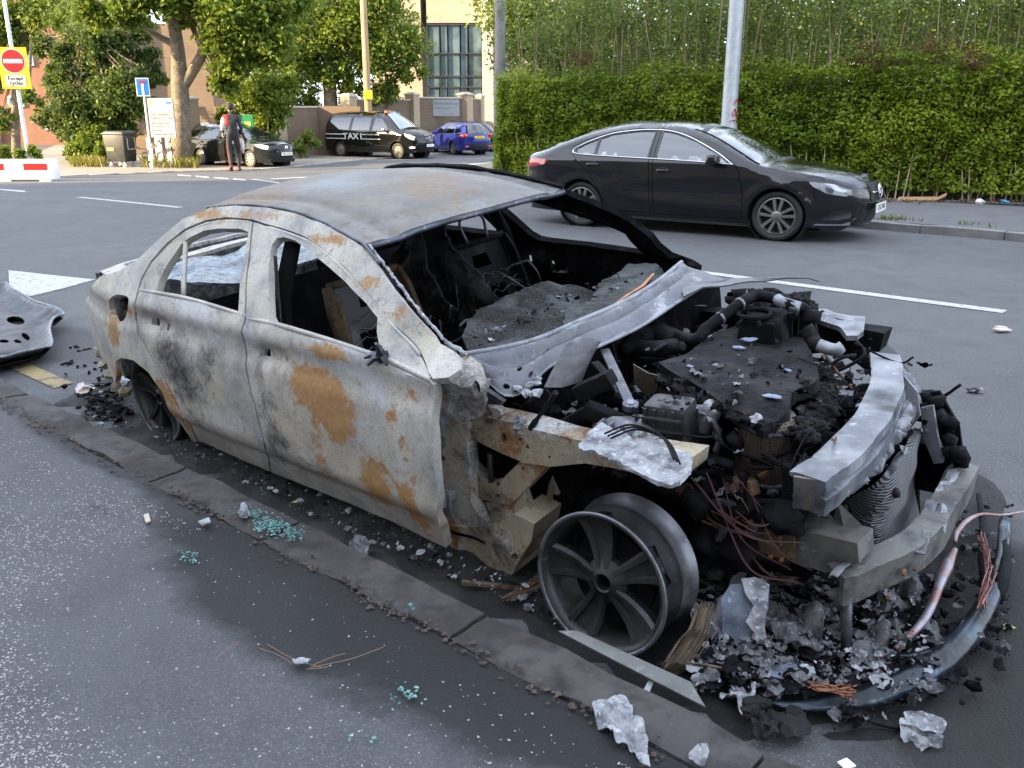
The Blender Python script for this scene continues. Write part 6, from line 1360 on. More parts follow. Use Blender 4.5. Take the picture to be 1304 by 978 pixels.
TS = [Pl(px, py, 2, h) for px, py, h in [(863, 384, .79), (890, 362, .80), (922, 357, .80), (1002, 353.5, .80), (1030, 354, .80), (1043, 358, .79)]]
mb = MB()
mb.tube([L3(*p) for p in TS[1:]], [.02, .022, .012, .009, .008], 6, flat=.4); mb.build('torn_wing_flange', STEELB, car)
panel('torn_wing_sheet', [tuple(Pl(px, py, 2, .80)[:2]) for px, py in [(868, 338), (890, 345), (925, 357), (1000, 354), (930, 364), (895, 368), (870, 380)]], lambda a, b: L3(a, b, .80 + .01 * nz(a * 8, b * 8)), CW, car, (), .04, .006, paint=lambda a, b, p: (.1, .5, .1, 1))
# curled sheet standing on the cowl
q = [Pl(px, py, 2, h) for px, py, h in [(691, 496, .72), (740, 489, .72), (757, 439, .84), (724, 431, .86)]]
def curl(a, b):
    p = (q[0] * (1 - a) + q[1] * a) * (1 - b) + (q[3] * (1 - a) + q[2] * a) * b
    return L3(p[0] + .075 * math.sin(PI * a) * (.6 + b * .4), p[1] + .004 * nz(a * 5, b * 5), p[2] + .02 * math.sin(PI * a))
panel('curled_sheet', [(0, .05), (.3, -.05), (.7, 0), (1, .02), (1, .9), (.8, 1.02), (.5, .97), (.2, 1.03), (0, .9)], curl, CW, car, (), .07, .004, paint=lambda a, b, p: (.2, .42 - .3 * sm(b, .75, 1), .05 + .4 * sm(b, .85, 1), 1))  # rim light on the top edge painted as thinner soot and more white
mb = MB()
for k in range(16):
    p = Pl(672 + random.uniform(-14, 14), 490 + random.uniform(-16, 12), 2, .745); mb.blob(L3(*p), (.022, .018, .008), .8, 2, 1, k)
mb.build('melted_flakes', ASHW, car)

# ---- hinge pillar, sill stub and upper apron, where the wing used to be
def vpanel(name, pts, v, mat, thick, holes=(), step=.03, amp=.005, paint=None, label=None):
    f = lambda P: [(x[0], x[2]) for x in (Pl(px, py, 1, v) for px, py in P)]
    return panel(name, f(pts), lambda a, b: L3(a, v + amp * nz(a * 6, b * 6, v), b), mat, car, [f(h) for h in holes], step, thick, paint=paint, label=label)
pr = lambda a, b, p: (.30 + .8 * nz(a * 5, b * 5, 2), .22 + .7 * nz(a * 4, b * 4, 6), .22 + .6 * nz(a * 7, b * 7, 4), 1)
prd = lambda a, b, p: (.25 + .8 * nz(a * 6, b * 6, 2), .42 + .7 * nz(a * 4, b * 4, 6), .05, 1)
panel('pillar_foot', SS([(547, 472), (590, 455), (607, 466), (611, 494), (604, 520), (592, 540), (570, 548), (552, 530), (550, 490)]), lambda u, h: (lambda q: (q[0], q[1] + .03 + .05 * sm(-h, -.80, -.62) + .012 * nz(u * 12, h * 12), q[2]))(side_surf(u, h)), BURN, car, [SS(oval(598, 500, 5, 12))], .02, .02, paint=lambda a, b, p: (.25 + .5 * nz(a * 7, b * 7, 1), .62 + .5 * nz(a * 5, b * 5, 3), .05, 1))
vpanel('hinge_pillar', [(548, 474), (575, 462), (600, 476), (600, 520), (594, 560), (600, 640), (622, 690), (640, 728), (566, 702), (556, 600), (551, 520)], .73, BURN, .05, [oval(561, 563, 7, 9, .3), oval(562.5, 585, 4, 4.5), oval(600, 580, 4, 5)], .025, paint=pr)
for (px, py) in ((561, 536), (572, 470 + 160)):
    mb = MB(); p = Pl(px, py, 1, .755); mb.box(L3(p[0], p[1], p[2]), (.045, .04, .035), bev=.006); mb.build('door_hinge', ALUM, car, angle=40)
vpanel('apron_beam', cr([(578, 521), (640, 536), (690, 549), (745, 562), (800, 570), (840, 577), (881, 583)], 3) + [(878, 600), (852, 622), (820, 606), (780, 596), (745, 590), (700, 594), (668, 590), (640, 578), (600, 558), (578, 549)], .71, BRUST, .10, [oval(641, 559, 4, 8), oval(584, 543, 3, 3.5), oval(662, 560, 2, 2.5), oval(671, 570, 2.5, 3), oval(700, 582, 2, 2.5)], .022, paint=pr)
vpanel('apron_bracket', [(586, 590), (600, 596), (621, 617), (637, 613), (664, 586), (700, 590), (675, 618), (650, 643), (621, 638), (586, 631)], .69, BRUST, .05, [oval(603, 621, 4.5, 10), oval(634, 617, 2.8, 3), oval(634, 632, 2.5, 3), oval(666, 597, 2, 2.5)], .025, paint=prd)
vpanel('wheel_house', [(586, 520), (700, 560), (760, 585), (700, 700), (676, 720), (600, 700)], .58, SOOT, .01, (), .05, .02)
vpanel('sill_stub', [(566, 668), (592, 672), (632, 668), (655, 655), (679, 668), (676, 690), (652, 733), (640, 730), (566, 702)], .74, BRUST, .18, [oval(657, 708, 4, 5)], .022, .012, paint=pr)
vpanel('sill_flange', [(592, 640), (640, 640), (668, 622), (679, 668), (640, 676), (600, 682)], .68, BRUST, .03, (), .025, .02, paint=pr)
mb = MB(); p, p2 = Pl(624, 577, 1, .67), Pl(626, 617, 1, .67); mb.tube([L3(*p), L3(*p2)], .012, 8); mb.build('bolt_stud', ALLOY, car, smooth=True)
mb = MB(); p = Pl(569, 640, 1, .765)
mb.box(L3(p[0], p[1], p[2]), (.045, .012, .11), bev=.005); mb.tube([L3(p[0], p[1] + .012, p[2] + .04), L3(p[0], p[1] + .02, p[2] - .01)], .012, 8); mb.build('door_check', ALUM, car, angle=40)
# bracket between cowl and apron
vpanel('cowl_bracket', cr([(573, 462), (584, 470), (590, 500), (602, 516), (632, 520), (634, 532), (590, 525), (577, 505)], 3, True), .74, BURN, .03, [oval(598, 522, 4, 2.6), oval(623, 527, 4, 2.6)], .02, paint=prd)
vpanel('cowl_bracket', [(594, 466), (606, 468), (614, 494), (640, 512), (632, 520), (604, 506)], .70, STEELB, .02, (), .02)
# the melted slab on the apron tip
poly = [tuple(Pl(px, py, 2, .675)[:2]) for px, py in [(736, 566), (748, 552), (766, 541), (790, 548), (806, 560), (832, 560), (856, 570), (882, 581), (880, 600), (866, 612), (842, 612), (826, 606), (806, 600), (786, 584), (758, 570)]]
panel('melted_slab', poly, lambda a, b: L3(a, b, .668 + .014 * nz(a * 9, b * 9, 2) + .012 * nz(a * 26, b * 26, 2) + .006 * nz(a * 60, b * 60, 2) - .012 * sm(b, .68, .78)), ASHW, car, (), .011, .012, smooth=True)
# ---- engine bay
def hpanel(name, pts, h, mat, thick, amp=.01, fr=6, step=.03, holes=(), dome=0.0, paint=None, smooth=True, fine=.4):
    f = lambda P: [tuple(Pl(px, py, 2, h)[:2]) for px, py in P]
    o2 = f(pts); cx = sum(p[0] for p in o2) / len(o2); cy = sum(p[1] for p in o2) / len(o2); R2 = max((p[0] - cx) ** 2 + (p[1] - cy) ** 2 for p in o2)
    return panel(name, o2, lambda a, b: L3(a, b, h + amp * nz(a * fr, b * fr, h) + amp * fine * nz(a * fr * 3.3, b * fr * 3.3, h + 2) + dome * (1 - ((a - cx) ** 2 + (b - cy) ** 2) / R2)), mat, car, [f(q) for q in holes], step, -abs(thick) if thick else 0, paint=paint, smooth=smooth)
COVER = M('charred_cover', (.007, .007, .0085), .7, spec=.15, var=[(5, (.020, .021, .025), .45, .7), (11, (.020, .017, .015), .5, .65), (26, (.09, .10, .125), .68, .80)], bmp=[(10, .6, .03), (45, .6, .008), (160, .35, .002)], rv=(8, .55, .9))
panel('bay_floor', [(-.48, -.62), (.50, -.58), (.46, .40), (.25, .46), (-.48, .52)], lambda a, b: L3(a, b, .17 + .05 * nz(a * 5, b * 5)), SOOT, car, (), .08, .01)
panel('firewall', [(-.76, .12), (.54, .12), (.54, .74), (-.76, .74)], lambda a, b: L3(-.50 + .03 * nz(a * 4, b * 4), a, b), SOOT, car, (), .07, .01)
for sg in (1, -1):
    panel('inner_wing', [(-.5, .15), (.34, .15), (.33, .36), (.16, .44), (-.1, .52), (-.5, .58)], lambda a, b, sg=sg: L3(a, sg * (.40 + .04 * nz(a * 5, b * 5) + .02 * nz(a * 14, b * 14)), b), SOOT, car, (), .07, .02)
panel('apron_beam', [(-.6, .56), (.0, .56), (.28, .58), (.30, .66), (.0, .66), (-.6, .64)], lambda a, b: L3(a, -.70 + .01 * nz(a * 6, b * 6), b), SOOT2, car, (), .05, .08, flip=True)
hpanel('engine_cover', cr([(838, 470), (862, 462), (885, 450), (922, 424), (948, 418), (972, 419), (1000, 425), (1021, 432), (1034, 455), (1043, 489), (1030, 502), (1008, 512), (1002, 530), (972, 541), (945, 528), (922, 519), (892, 501), (860, 486)], 2, True), .70, COVER, .05, .022, 5, .02, dome=.03)
cl = MB()                                                        # bubbled rim of the cover
for k in range(70):
    t = k / 69; px = 1000 + 48 * math.sin(t * 2.6) + random.uniform(-10, 8); py = 432 + 120 * t + random.uniform(-8, 8)
    p = Pl(px, py, 2, .67 - .04 * random.random()); r = random.uniform(.012, .032)
    cl.blob(L3(*p), (r * 1.5, r * 1.1, r * .9), .8, 2.4, 3, k)
for k in range(40):
    p = Pl(845 + 120 * k / 40 + random.uniform(-6, 6), 482 + 55 * k / 40 + random.uniform(-6, 6), 2, .69); r = random.uniform(.010, .022); cl.blob(L3(*p), (r * 1.8, r * 1.2, r * .6), .8, 2.4, 2, k)
cl.build('cover_rim', COVER, car, smooth=True, kind='stuff')
FLK = M('blue_white_flake', (.20, .23, .33), .6, var=[(30, (.10, .12, .18), .5, .7)])
for (px, py, r) in [(952, 431, .030), (940, 441, .022), (910, 463, .020), (984, 503, .03), (1002, 470, .016), (960, 430, .015), (879, 465, .014)]:
    p = Pl(px, py, 2, .738); fp = MB(); fp.blob((0, 0, 0), (r, r * .55, .004), .44, 2.4, 2, px); o = fp.build('paint_flake', FLK, car); o.location = L3(p[0], p[1], p[2] - .004)

def hose(name, pts, r, mat, n=5, seg=8, bands=None, **k):
    P = [L3(*Pl(px, py, 2, h)) for px, py, h in pts]
    mb = MB(); c_ = cr(P, n); mb.tube(c_, r if not isinstance(r, list) else list(np.interp(np.linspace(0, 1, len(c_)), np.linspace(0, 1, len(r)), r)), seg)
    o = mb.build(name, mat, car, smooth=True)
    if max(r if isinstance(r, list) else [r]) > .015:
        for v in o.data.vertices: v.co += noise.noise_vector(v.co * 22) * .0045 + noise.noise_vector(v.co * 60) * .0022
    if bands:
        b = MB()
        for t in bands:
            i = min(len(c_) - 2, int(t * (len(c_) - 1))); b.tube([c_[i], Vector(c_[i]).lerp(Vector(c_[i + 1]), .6)], (r if not isinstance(r, list) else max(r)) * 1.15, 8)
        b.build('hose_clamp', ALUM, o, smooth=True)
    return o
hose('coolant_pipe', [(832, 412, .70), (858, 425, .71), (885, 432, .73), (903, 415, .77), (925, 400, .80), (945, 385, .83), (964, 377, .83), (991, 381, .83), (1006, 389, .83), (1021, 392, .81), (1030, 404, .78), (1034, 425, .72)], .022, SOOT2, bands=[.33, .44])
hose('coolant_pipe_sleeve', [(991, 382, .83), (1003, 388, .83), (1018, 392, .82)], .024, ALUM)
hose('radiator_hose', [(1025, 418, .80), (1034, 430, .77), (1040, 438, .755), (1052, 443, .745)], [.028, .026, .023, .022], COVER)
hose('radiator_hose_end', [(1042, 439, .755), (1054, 444, .745), (1066, 445, .75), (1073, 441, .76)], [.023, .024, .023, .020], ALUM)
hose('air_duct', [(790, 448, .66), (815, 435, .68), (838, 428, .69), (862, 436, .69)], [.03, .045, .05, .04], SOOT2)
hose('corrugated_hose', [(800, 440, .66), (830, 445, .67), (862, 442, .68), (880, 440, .67)], .035, COVER)
mb = MB()
for k in range(9):                                              # fan of burnt corrugations behind the engine cover
    P = [L3(*Pl(px, py, 2, .70)) for px, py in [(832 + k * 2.5, 447 - k * 1.2), (853 + k * 2.5, 436 - k), (878 + k * 1.5, 436 + k * .3), (888 + k * .5, 446 + k * .6)]]
    mb.tube(cr(P, 5), .008, 5)
mb.build('duct_ribs', COVER, car, smooth=True)
# air box behind the engine
p = Pl(975, 408, 2, .76); AM = Matrix.Rotation(.25, 3, 'Z')
mb = MB(); mb.box(L3(p[0], p[1], p[2] - .04), (.20, .24, .14), M=AM, bev=.02, taper=.75)
for k in range(6): mb.box(L3(p[0] + .088 - .004 * k, p[1] - .11 + .042 * k, p[2] - .03), (.03, .010, .11), M=AM)
mb.build('air_box', SOOT2, car, angle=50)
mb = MB(); c_ = Vector(L3(p[0] - .02, p[1] + .05, p[2] + .035))
mb.tube([c_ + Vector((.062 * math.cos(a), .062 * math.sin(a), .004)) for a in np.linspace(0, 2 * PI, 24, endpoint=False)], .011, 6, True)
for a in np.linspace(0, 2 * PI, 7, endpoint=False): mb.tube([c_ + Vector((.055 * math.cos(a), .055 * math.sin(a), .002)), c_ + Vector((.10 * math.cos(a), .10 * math.sin(a), -.02))], .008, 5)
mb.build('air_box_ring', SOOT2, car, smooth=True)
mb = MB()
for k in range(60):
    px = random.uniform(925, 1035); py = random.uniform(372, 402) + max(0, (px - 1000) * .3); p = Pl(px, py, 2, random.uniform(.72, .79)); r = random.uniform(.012, .04); mb.blob(L3(*p), (r * 1.3, r, r * .8), .6, 2.2, 1, k)
mb.build('burnt_clutter', SOOT2, car, smooth=True, kind='stuff')
# heat shield with punched holes
hs = [Pl(px, py, 1, .30) for px, py in [(802, 466), (820, 478), (850, 488), (888, 504), (895, 534), (880, 545), (845, 528), (815, 506), (804, 490)]]
HSM, t, b, new, ln = _nodes('punched_heat_shield')
vo = new('ShaderNodeTexVoronoi'); vo.inputs['Scale'].default_value = 115; vo.inputs['Randomness'].default_value = .12
tc = new('ShaderNodeTexCoord'); ln(tc.outputs['Object'], vo.inputs[0])
f = ramp(t, vo.outputs[0], [(.30, (0, 0, 0)), (.42, (1, 1, 1))])
ln(mixc(t, f, (.01, .01, .01), mixc(t, tex(t, 12, 5), (.13, .10, .065), (.05, .04, .03))), b.inputs['Base Color']); b.inputs['Roughness'].default_value = .45; b.inputs['Metallic'].default_value = .5
bump(t, b, f, .8, .003)
panel('heat_shield', [(x[0], x[2]) for x in hs], lambda a, b_: L3(a, .30 + .03 * math.sin(a * 9) + .015 * nz(a * 7, b_ * 7), b_), HSM, car, (), .03, .006)
p = Pl(977, 575, 0, .30)
mb = MB(); mb.lathe([(.0, .115), (.07, .115), (.088, .09), (.092, .03), (.092, -.09), (.08, -.12), (.05, -.15)], 28, Matrix.Translation(L3(p[0], p[1], p[2] + .02)) @ Matrix.Rotation(.12, 4, 'Y'))
mb.build('catalytic_converter', HSM, car, smooth=True)
for z in (.085, -.095): mb = MB(); mb.lathe([(.094, z + .008), (.099, z), (.094, z - .008)], 28, Matrix.Translation(L3(p[0], p[1], p[2] + .02)) @ Matrix.Rotation(.12, 4, 'Y')); mb.build('converter_band', STEELB, car, smooth=True)
# braces over the wheel house
def brace(a, b, wd):
    A, B = Vector(L3(*Pl(*a))), Vector(L3(*Pl(*b))); d = B - A; mb = MB()
    R = d.to_track_quat('X', 'Z').to_matrix()
    mb.box((A + B) / 2, (d.length, wd, .016), M=R, bev=.005); mb.lathe([(.012, .012), (wd * .75, .010), (wd * .75, -.010), (.012, -.012)], 18, Matrix.Translation(B) @ R.to_4x4(), closed=True)
    mb.build('strut_brace', STEELB, car, angle=40)
    m2 = MB(); m2.lathe([(0, .016), (.014, .015), (.016, .008)], 6, Matrix.Translation(B) @ R.to_4x4()); m2.build('bolt', ALUM, car)
brace((770, 446, 2, .75), (803, 517, 2, .70), .035); brace((757, 462, 2, .70), (792, 500, 2, .66), .032)
# cast strut tower block with ribs
p = Pl(840, 540, 1, .52)
mb = MB(); mb.box(L3(p[0] + .02, p[1] - .03, p[2]), (.17, .14, .15), rz=.2, bev=.02, taper=.85)
for k in range(6): mb.box(L3(p[0] - .055 + .03 * k, p[1] + .045 - .006 * k, p[2]), (.008, .02, .13), rz=.2)
for k in range(3): mb.box(L3(p[0] + .02, p[1] + .045, p[2] - .04 + .04 * k), (.16, .018, .006), rz=.2)
mb.build('strut_tower', ALLOY, car, angle=50)
p = Pl(800, 553, 1, .58); mb = MB()
mb.blob(L3(p[0], p[1], p[2]), (.13, .07, .055), .25, 1.5, 3, 3)
for k in range(5): mb.box(L3(p[0] - .07 + .04 * k, p[1] + .05, p[2] + .01), (.006, .05, .08), rz=.15)
mb.build('strut_tower_cap', ALUM, car, smooth=True, angle=60)
mb = MB()
for k in range(3):
    P = [L3(*Pl(px + k * 4, py + k * 3, 2, .72 - k * .01)) for px, py in [(770, 552), (800, 541), (830, 548), (846, 560), (858, 585)]]
    mb.tube(cr(P, 6), .0032, 5)
mb.build('brake_line', SOOT2, car, smooth=True)
# hanging foil strip right of the tower
st = cr([Pl(px, py, 1, .42) for px, py in [(893, 520), (908, 535), (915, 560), (912, 585), (924, 610), (934, 630)]], 5)
mb = MB(); mb.tube([L3(*q) for q in st], [.022 + .008 * math.sin(i * 1.7) for i in range(len(st))], 6, flat=.3); mb.build('foil_strip', ALUM, car, smooth=True)
p = Pl(902, 530, 1, .40); mb = MB(); mb.lathe([(.0, .05), (.028, .05), (.034, .04), (.034, -.05)], 16, Matrix.Translation(L3(*p)) @ Matrix.Rotation(.5, 4, 'Y')); mb.build('sensor_can', ALUM, car, smooth=True)
for pts, mt, r in [([(1022, 540, .52), (1030, 560, .50), (1022, 585, .46), (1008, 600, .44)], ALUM, .014), ([(1012, 600, .42), (1026, 618, .38), (1034, 640, .34)], ALUM, .010), ([(930, 606, .36), (950, 622, .34), (972, 632, .34), (990, 633, .36)], ALUM, .016), ([(880, 640, .30), (930, 655, .28), (980, 640, .33)], SOOT2, .03),
                   ([(1044, 515, .55), (1075, 508, .55), (1105, 506, .56)], SOOT2, .02), ([(995, 560, .5), (1030, 575, .44), (1075, 560, .42)], SOOT2, .03), ([(900, 620, .30), (950, 660, .22), (1000, 680, .24)], SOOT2, .026)]:
    hose('burnt_pipe', pts, r, mt)
p = Pl(1077, 508, 2, .57); mb = MB(); mb.box(L3(*p), (.05, .05, .05), rz=.3, bev=.006); mb.build('pipe_bracket', STEELB, car, angle=40)
mb = MB()
for a, b in [((1047, 452), (1080, 505)), ((1050, 450), (1098, 508)), ((1035, 470), (1078, 500)), ((1040, 480), (1070, 490)), ((1060, 560), (1082, 535))]:
    m_ = ((a[0] + b[0]) / 2, (a[1] + b[1]) / 2 + 4); mb.tube(cr([L3(*Pl(*a, 2, .68)), L3(*Pl(*m_, 2, .60)), L3(*Pl(*b, 2, .56))], 5), .005, 5)
mb.build('bare_wires', RUSTY, car)
mb = MB()                                                       # clutter of charred hoses filling the bay
for k in range(46):
    u0 = random.uniform(-.42, .5); v0 = random.uniform(-.48, .5); h0 = random.uniform(.34, .58); a = random.uniform(0, 2 * PI); P = []
    for j in range(4): P.append(L3(u0 + .09 * j * math.cos(a + j * random.uniform(-.5, .5)), max(-.5, min(.5, v0 + .09 * j * math.sin(a))), h0 + random.uniform(-.06, .06)))
    mb.tube(cr(P, 4), random.uniform(.006, .024), 6)
mb.build('charred_hoses', SOOT2, car, smooth=True)
mb = MB()
for k in range(80):
    u0 = random.uniform(-.45, .52); v0 = random.uniform(-.5, .5); r = random.uniform(.03, .09); mb.blob(L3(u0, v0, random.uniform(.22, .50)), (r * 1.2, r, r * .8), .6, 2.0, 2, k)
mb.build('charred_lumps', SOOT2, car, smooth=True, kind='stuff')
mb = MB(); mb.box(L3(.02, .05, .45), (.55, .34, .36), bev=.04); mb.build('engine_block', SOOT, car, angle=50)
for (a, b, w_) in [((676, 520), (700, 505), .03), ((660, 532), (700, 500), .02), ((735, 500), (780, 480), .06), ((745, 520), (795, 540), .05), ((715, 545), (750, 525), .04)]:
    P, Q = Vector(L3(*Pl(*a, 1, .58))), Vector(L3(*Pl(*b, 1, .55))); mb = MB(); mb.box((P + Q) / 2, ((Q - P).length, w_, .05), M=(Q - P).to_track_quat('X', 'Z').to_matrix(), bev=.008); mb.build('charred_bracket', SOOT2, car, angle=40)
p, p2 = Pl(676, 545, 1, .70), Pl(708, 500, 1, .66); mb = MB(); mb.tube(cr([L3(*p), L3(*(p * .6 + p2 * .4)), L3(*p2)], 4), [.022] * 3 + [.014] * 4 + [.02] * 2, 6, flat=.5); mb.build('burnt_strip', SOOT2, car)
p, p2 = Pl(700, 545, 1, .66), Pl(668, 552, 1, .71); mb = MB()
for k in range(14): mb.blob(L3(*(Pl(662 + random.uniform(-7, 8), 540 + random.uniform(-8, 12), 1, .70))), (.016, .012, .02), .8, 2, 1, k)
mb.build('melted_lump', ASHW, car)

# ---- nose: crash beam, lower beam, chassis legs, radiator
def swept(name, path, prof, mat, bevel=True, cap=True):
    """prof: (forward, up) closed outline swept along a path in plan"""
    P = [Vector(q) for q in cr(path, 12)]; n = len(P); vs = []
    for i in range(n):
        d = (P[min(i + 1, n - 1)] - P[max(i - 1, 0)]); d.z = 0; d.normalize(); o = Vector((d.y, -d.x, 0))
        if o.x < 0: o = -o
        for k, (a, b) in enumerate(prof): vs.append(P[i] + o * (a + .008 * nz(i * .12, k * .5) + .0025 * nz(i * .5, k)) + Vector((0, 0, b + .008 * nz(i * .11, k * .5, 5) + .002 * nz(i * .5, k, 7))))
    m = len(prof); fs = [(i * m + k, i * m + (k + 1) % m, (i + 1) * m + (k + 1) % m, (i + 1) * m + k) for i in range(n - 1) for k in range(m)]
    mb = MB(); mb.add(vs, fs)
    if cap: mb.add(vs[:m], [tuple(range(m))]); mb.add(vs[-m:], [tuple(range(m))])
    return mb.build(name, mat, car, angle=35)
bp = [L3(*Pl(px, py, 2, .60)) for px, py in [(1026, 628), (1062, 600), (1100, 560), (1122, 520), (1128, 490), (1124, 466)]]
BEAMM = M('crash_beam_aluminium', (.23, .24, .255), .45, .4, var=[(6, (.12, .125, .145), .42, .62), (26, (.40, .405, .41), .60, .74), (4.2, (.03, .03, .036), .54, .68)], bmp=[(14, .3, .006), (70, .3, .002)])
swept('crash_beam', bp, [(.055, -.055), (.06, -.005), (.042, .002), (.042, .012), (.06, .02), (.055, .05), (-.03, .055), (-.05, .05), (-.05, .04), (-.012, .035), (-.02, -.05)], BEAMM)
mb = MB(); a0 = Vector(bp[0])
mb.box(a0 + Vector((.01, 0, .0)), (.085, .012, .10), rz=.25, bev=.003); mb.build('beam_end_plate', STEELB, car)
bp2 = [L3(*Pl(px, py, 2, .52)) for px, py in [(1064, 628), (1098, 602), (1128, 565), (1150, 530), (1158, 500), (1146, 480)]]
mb = MB(); C2 = cr(bp2, 7)
for i in range(len(C2) - 1):
    c_ = Vector(C2[i]); mb.blob(c_ + Vector((0, 0, random.uniform(-.012, .012))), (.03, .035, .035 + .014 * random.random()), .55, 1.8, 2, i)
mb.build('melted_beam_skin', ALUM, car, smooth=True)
# radiator: bent fin pack and side tank
ra = [Pl(px, py, 0, u) for px, py, u in [(1085, 632, .52), (1118, 608, .60), (1146, 570, .58), (1158, 546, .50)]]
rb = [Pl(px, py, 0, u) for px, py, u in [(1085, 684, .52), (1116, 690, .61), (1150, 680, .60), (1162, 668, .52)]]
rac, rbc = cr(ra, 6), cr(rb, 6)
RADM, t, b, new, ln = _nodes('radiator_fins')
wv = new('ShaderNodeTexWave'); wv.bands_direction = 'Z'; wv.inputs['Scale'].default_value = 34; wv.inputs['Distortion'].default_value = 1.2; wv.inputs['Detail'].default_value = 2
tc = new('ShaderNodeTexCoord'); ln(tc.outputs['Object'], wv.inputs[0])
ln(mixc(t, wv.outputs[0], (.03, .031, .033), mixc(t, tex(t, 18, 5), (.24, .245, .25), (.15, .155, .165))), b.inputs['Base Color']); b.inputs['Roughness'].default_value = .55; b.inputs['Metallic'].default_value = .3
bump(t, b, wv.outputs[0], .9, .006); bump(t, b, tex(t, 160, 3), .3, .002)
def rad(a, b_):
    p = along(rac, a) * (1 - b_) + along(rbc, a) * b_; p = p + np.array([.015 * math.sin(b_ * 5 + a * 2) + .012 * nz(a * 4, b_ * 4), 0, 0]); return L3(*p)
panel('radiator', [(0, 0), (1, -.02), (1, 1), (0, 1)], rad, RADM, car, (), .05, .025)
mb = MB()
for k in range(14):                                             # the fin tubes that stand proud
    mb.tube([Vector(rad(j / 12, (k + .5) / 14)) + Vector((.012, 0, .0)) for j in range(13)], .0045, 4)
mb.build('radiator_tube', ALUM, car)
p, p2 = Pl(1075, 640, 0, .5), Pl(1076, 682, 0, .5); mb = MB(); mb.tube([L3(*p), L3(*p2)], .022, 12); mb.build('radiator_tank', ALLOY, car, smooth=True)
for px in (1160, 1166):
    p, p2 = Pl(px, 560, 0, .46), Pl(px + 2, 676, 0, .46); mb = MB(); mb.tube([L3(*p), L3(*p2)], .013, 8); mb.build('radiator_post', SOOT2, car, smooth=True)
lp = [L3(*Pl(px, py, 2, .25)) for px, py in [(1060, 744), (1100, 730), (1165, 695), (1200, 650), (1224, 605)]]
LOWM = M('lower_beam_steel', (.15, .147, .135), .55, .3, var=[(9, (.055, .055, .058), .46, .64), (24, (.30, .30, .305), .6, .74), (5, (.10, .08, .055), .56, .7)], bmp=[(20, .35, .005), (80, .3, .002)])
swept('lower_beam', lp, [(.045, -.05), (.05, .048), (-.03, .055), (-.035, .045), (.03, .038), (.028, -.04), (-.03, -.045), (-.032, -.052)], LOWM)
for k, (px, py) in enumerate([(1098, 740), (1128, 722), (1142, 716), (1108, 752)]):
    p = Pl(px, py, 2, .25); mb = MB(); mb.lathe([(0, .010), (.009, .009), (.012, .004), (.012, 0)], 8, Matrix.Translation(Vector(L3(p[0] + .050, p[1], p[2]))) @ Matrix.Rotation(PI / 2, 4, 'Y')); mb.build('bolt', RUSTY, car)
p = Pl(1078, 742, 2, .25)
mb = MB(); mb.tube([L3(p[0], p[1], p[2] - .02), L3(p[0] + .02, p[1] + .02, 0)], .018, 8); mb.build('beam_prop', STEELB, car, smooth=True)
def leg(pts, v, name='chassis_leg'):
    return vpanel(name, pts, v, LOWM, .10, (), .03, .006)
vpanel('chassis_leg', [(1008, 678), (1040, 680), (1092, 692), (1094, 716), (1052, 730), (1008, 716)], .46, LOWM, .11, (), .03, .006)
vpanel('chassis_leg', [(900, 655), (955, 662), (1006, 676), (1006, 716), (950, 706), (900, 694)], .44, SOOT2, .10, [oval(933, 683, 4, 4)], .04, .01)
vpanel('leg_plate', [(953, 660), (990, 662), (1010, 668), (1012, 712), (960, 708)], .48, RUSTY, .01, (), .03, .004)
mb = MB()
for (px, py) in [(985, 676), (993, 684), (998, 676), (982, 708), (996, 712), (957, 664)]:
    p = Pl(px, py, 1, .49); mb.lathe([(0, .012), (.006, .0115), (.008, .005), (.008, 0)], 8, Matrix.Translation(L3(p[0], p[1], p[2])) @ Matrix.Rotation(PI / 2, 4, 'X'))
mb.build('bolt', M('orange_rust', (.17, .07, .025), .8, var=[(40, (.14, .07, .03), .5, .7)]), car)
panel('leg_side', [(.1, .1), (.62, .12), (.62, .30), (.1, .34)], lambda a, b: L3(a, -.46, b), SOOT, car, (), .1, .1)
vpanel('horn_bracket', cr([(992, 640), (1012, 632), (1036, 640), (1040, 662), (1016, 668), (994, 664)], 3, True), .45, STEELB, .03, (), .02)
# left headlamp remains: white strips standing at the far corner
for pts, vv, mt in [([(1172, 520), (1188, 516), (1196, 560), (1200, 590), (1188, 592), (1176, 556)], -.30, ALUM), ([(1180, 500), (1196, 498), (1222, 540), (1226, 590), (1212, 610), (1200, 560)], -.42, SOOT2), ([(1150, 480), (1168, 500), (1172, 530), (1160, 545), (1148, 520)], -.25, ALUM)]:
    f2 = [(x[0], x[2]) for x in (Pl(px, py, 1, vv) for px, py in pts)]
    panel('headlamp_remains', f2, lambda a, b, vv=vv: L3(a, vv + .015 * nz(a * 9, b * 9), b), mt, car, (), .03, .012)
mb = MB()
for k in range(40):
    t = random.random(); p = Pl(1176 + 50 * t + random.uniform(-8, 8), 500 + 100 * t + random.uniform(-14, 14), 1, random.uniform(-.5, -.3)); mb.blob(L3(*p), (.03, .03, .035), .7, 2, 1, k)
mb.build('charred_lumps', SOOT2, car, smooth=True, kind='stuff')
# left apron tip with the white flap
hpanel('apron_tip', [(1036, 392), (1060, 398), (1080, 402), (1102, 404), (1100, 420), (1092, 428), (1078, 428), (1068, 414), (1040, 406)], .68, ALUM, .02, .012, 9, .02)
mb = MB(); mb.tube([L3(*Pl(px, py, 2, .66)) for px, py in [(1030, 402), (1050, 408), (1074, 414)]], .022, 6); mb.build('apron_tip_rail', SOOT2, car)

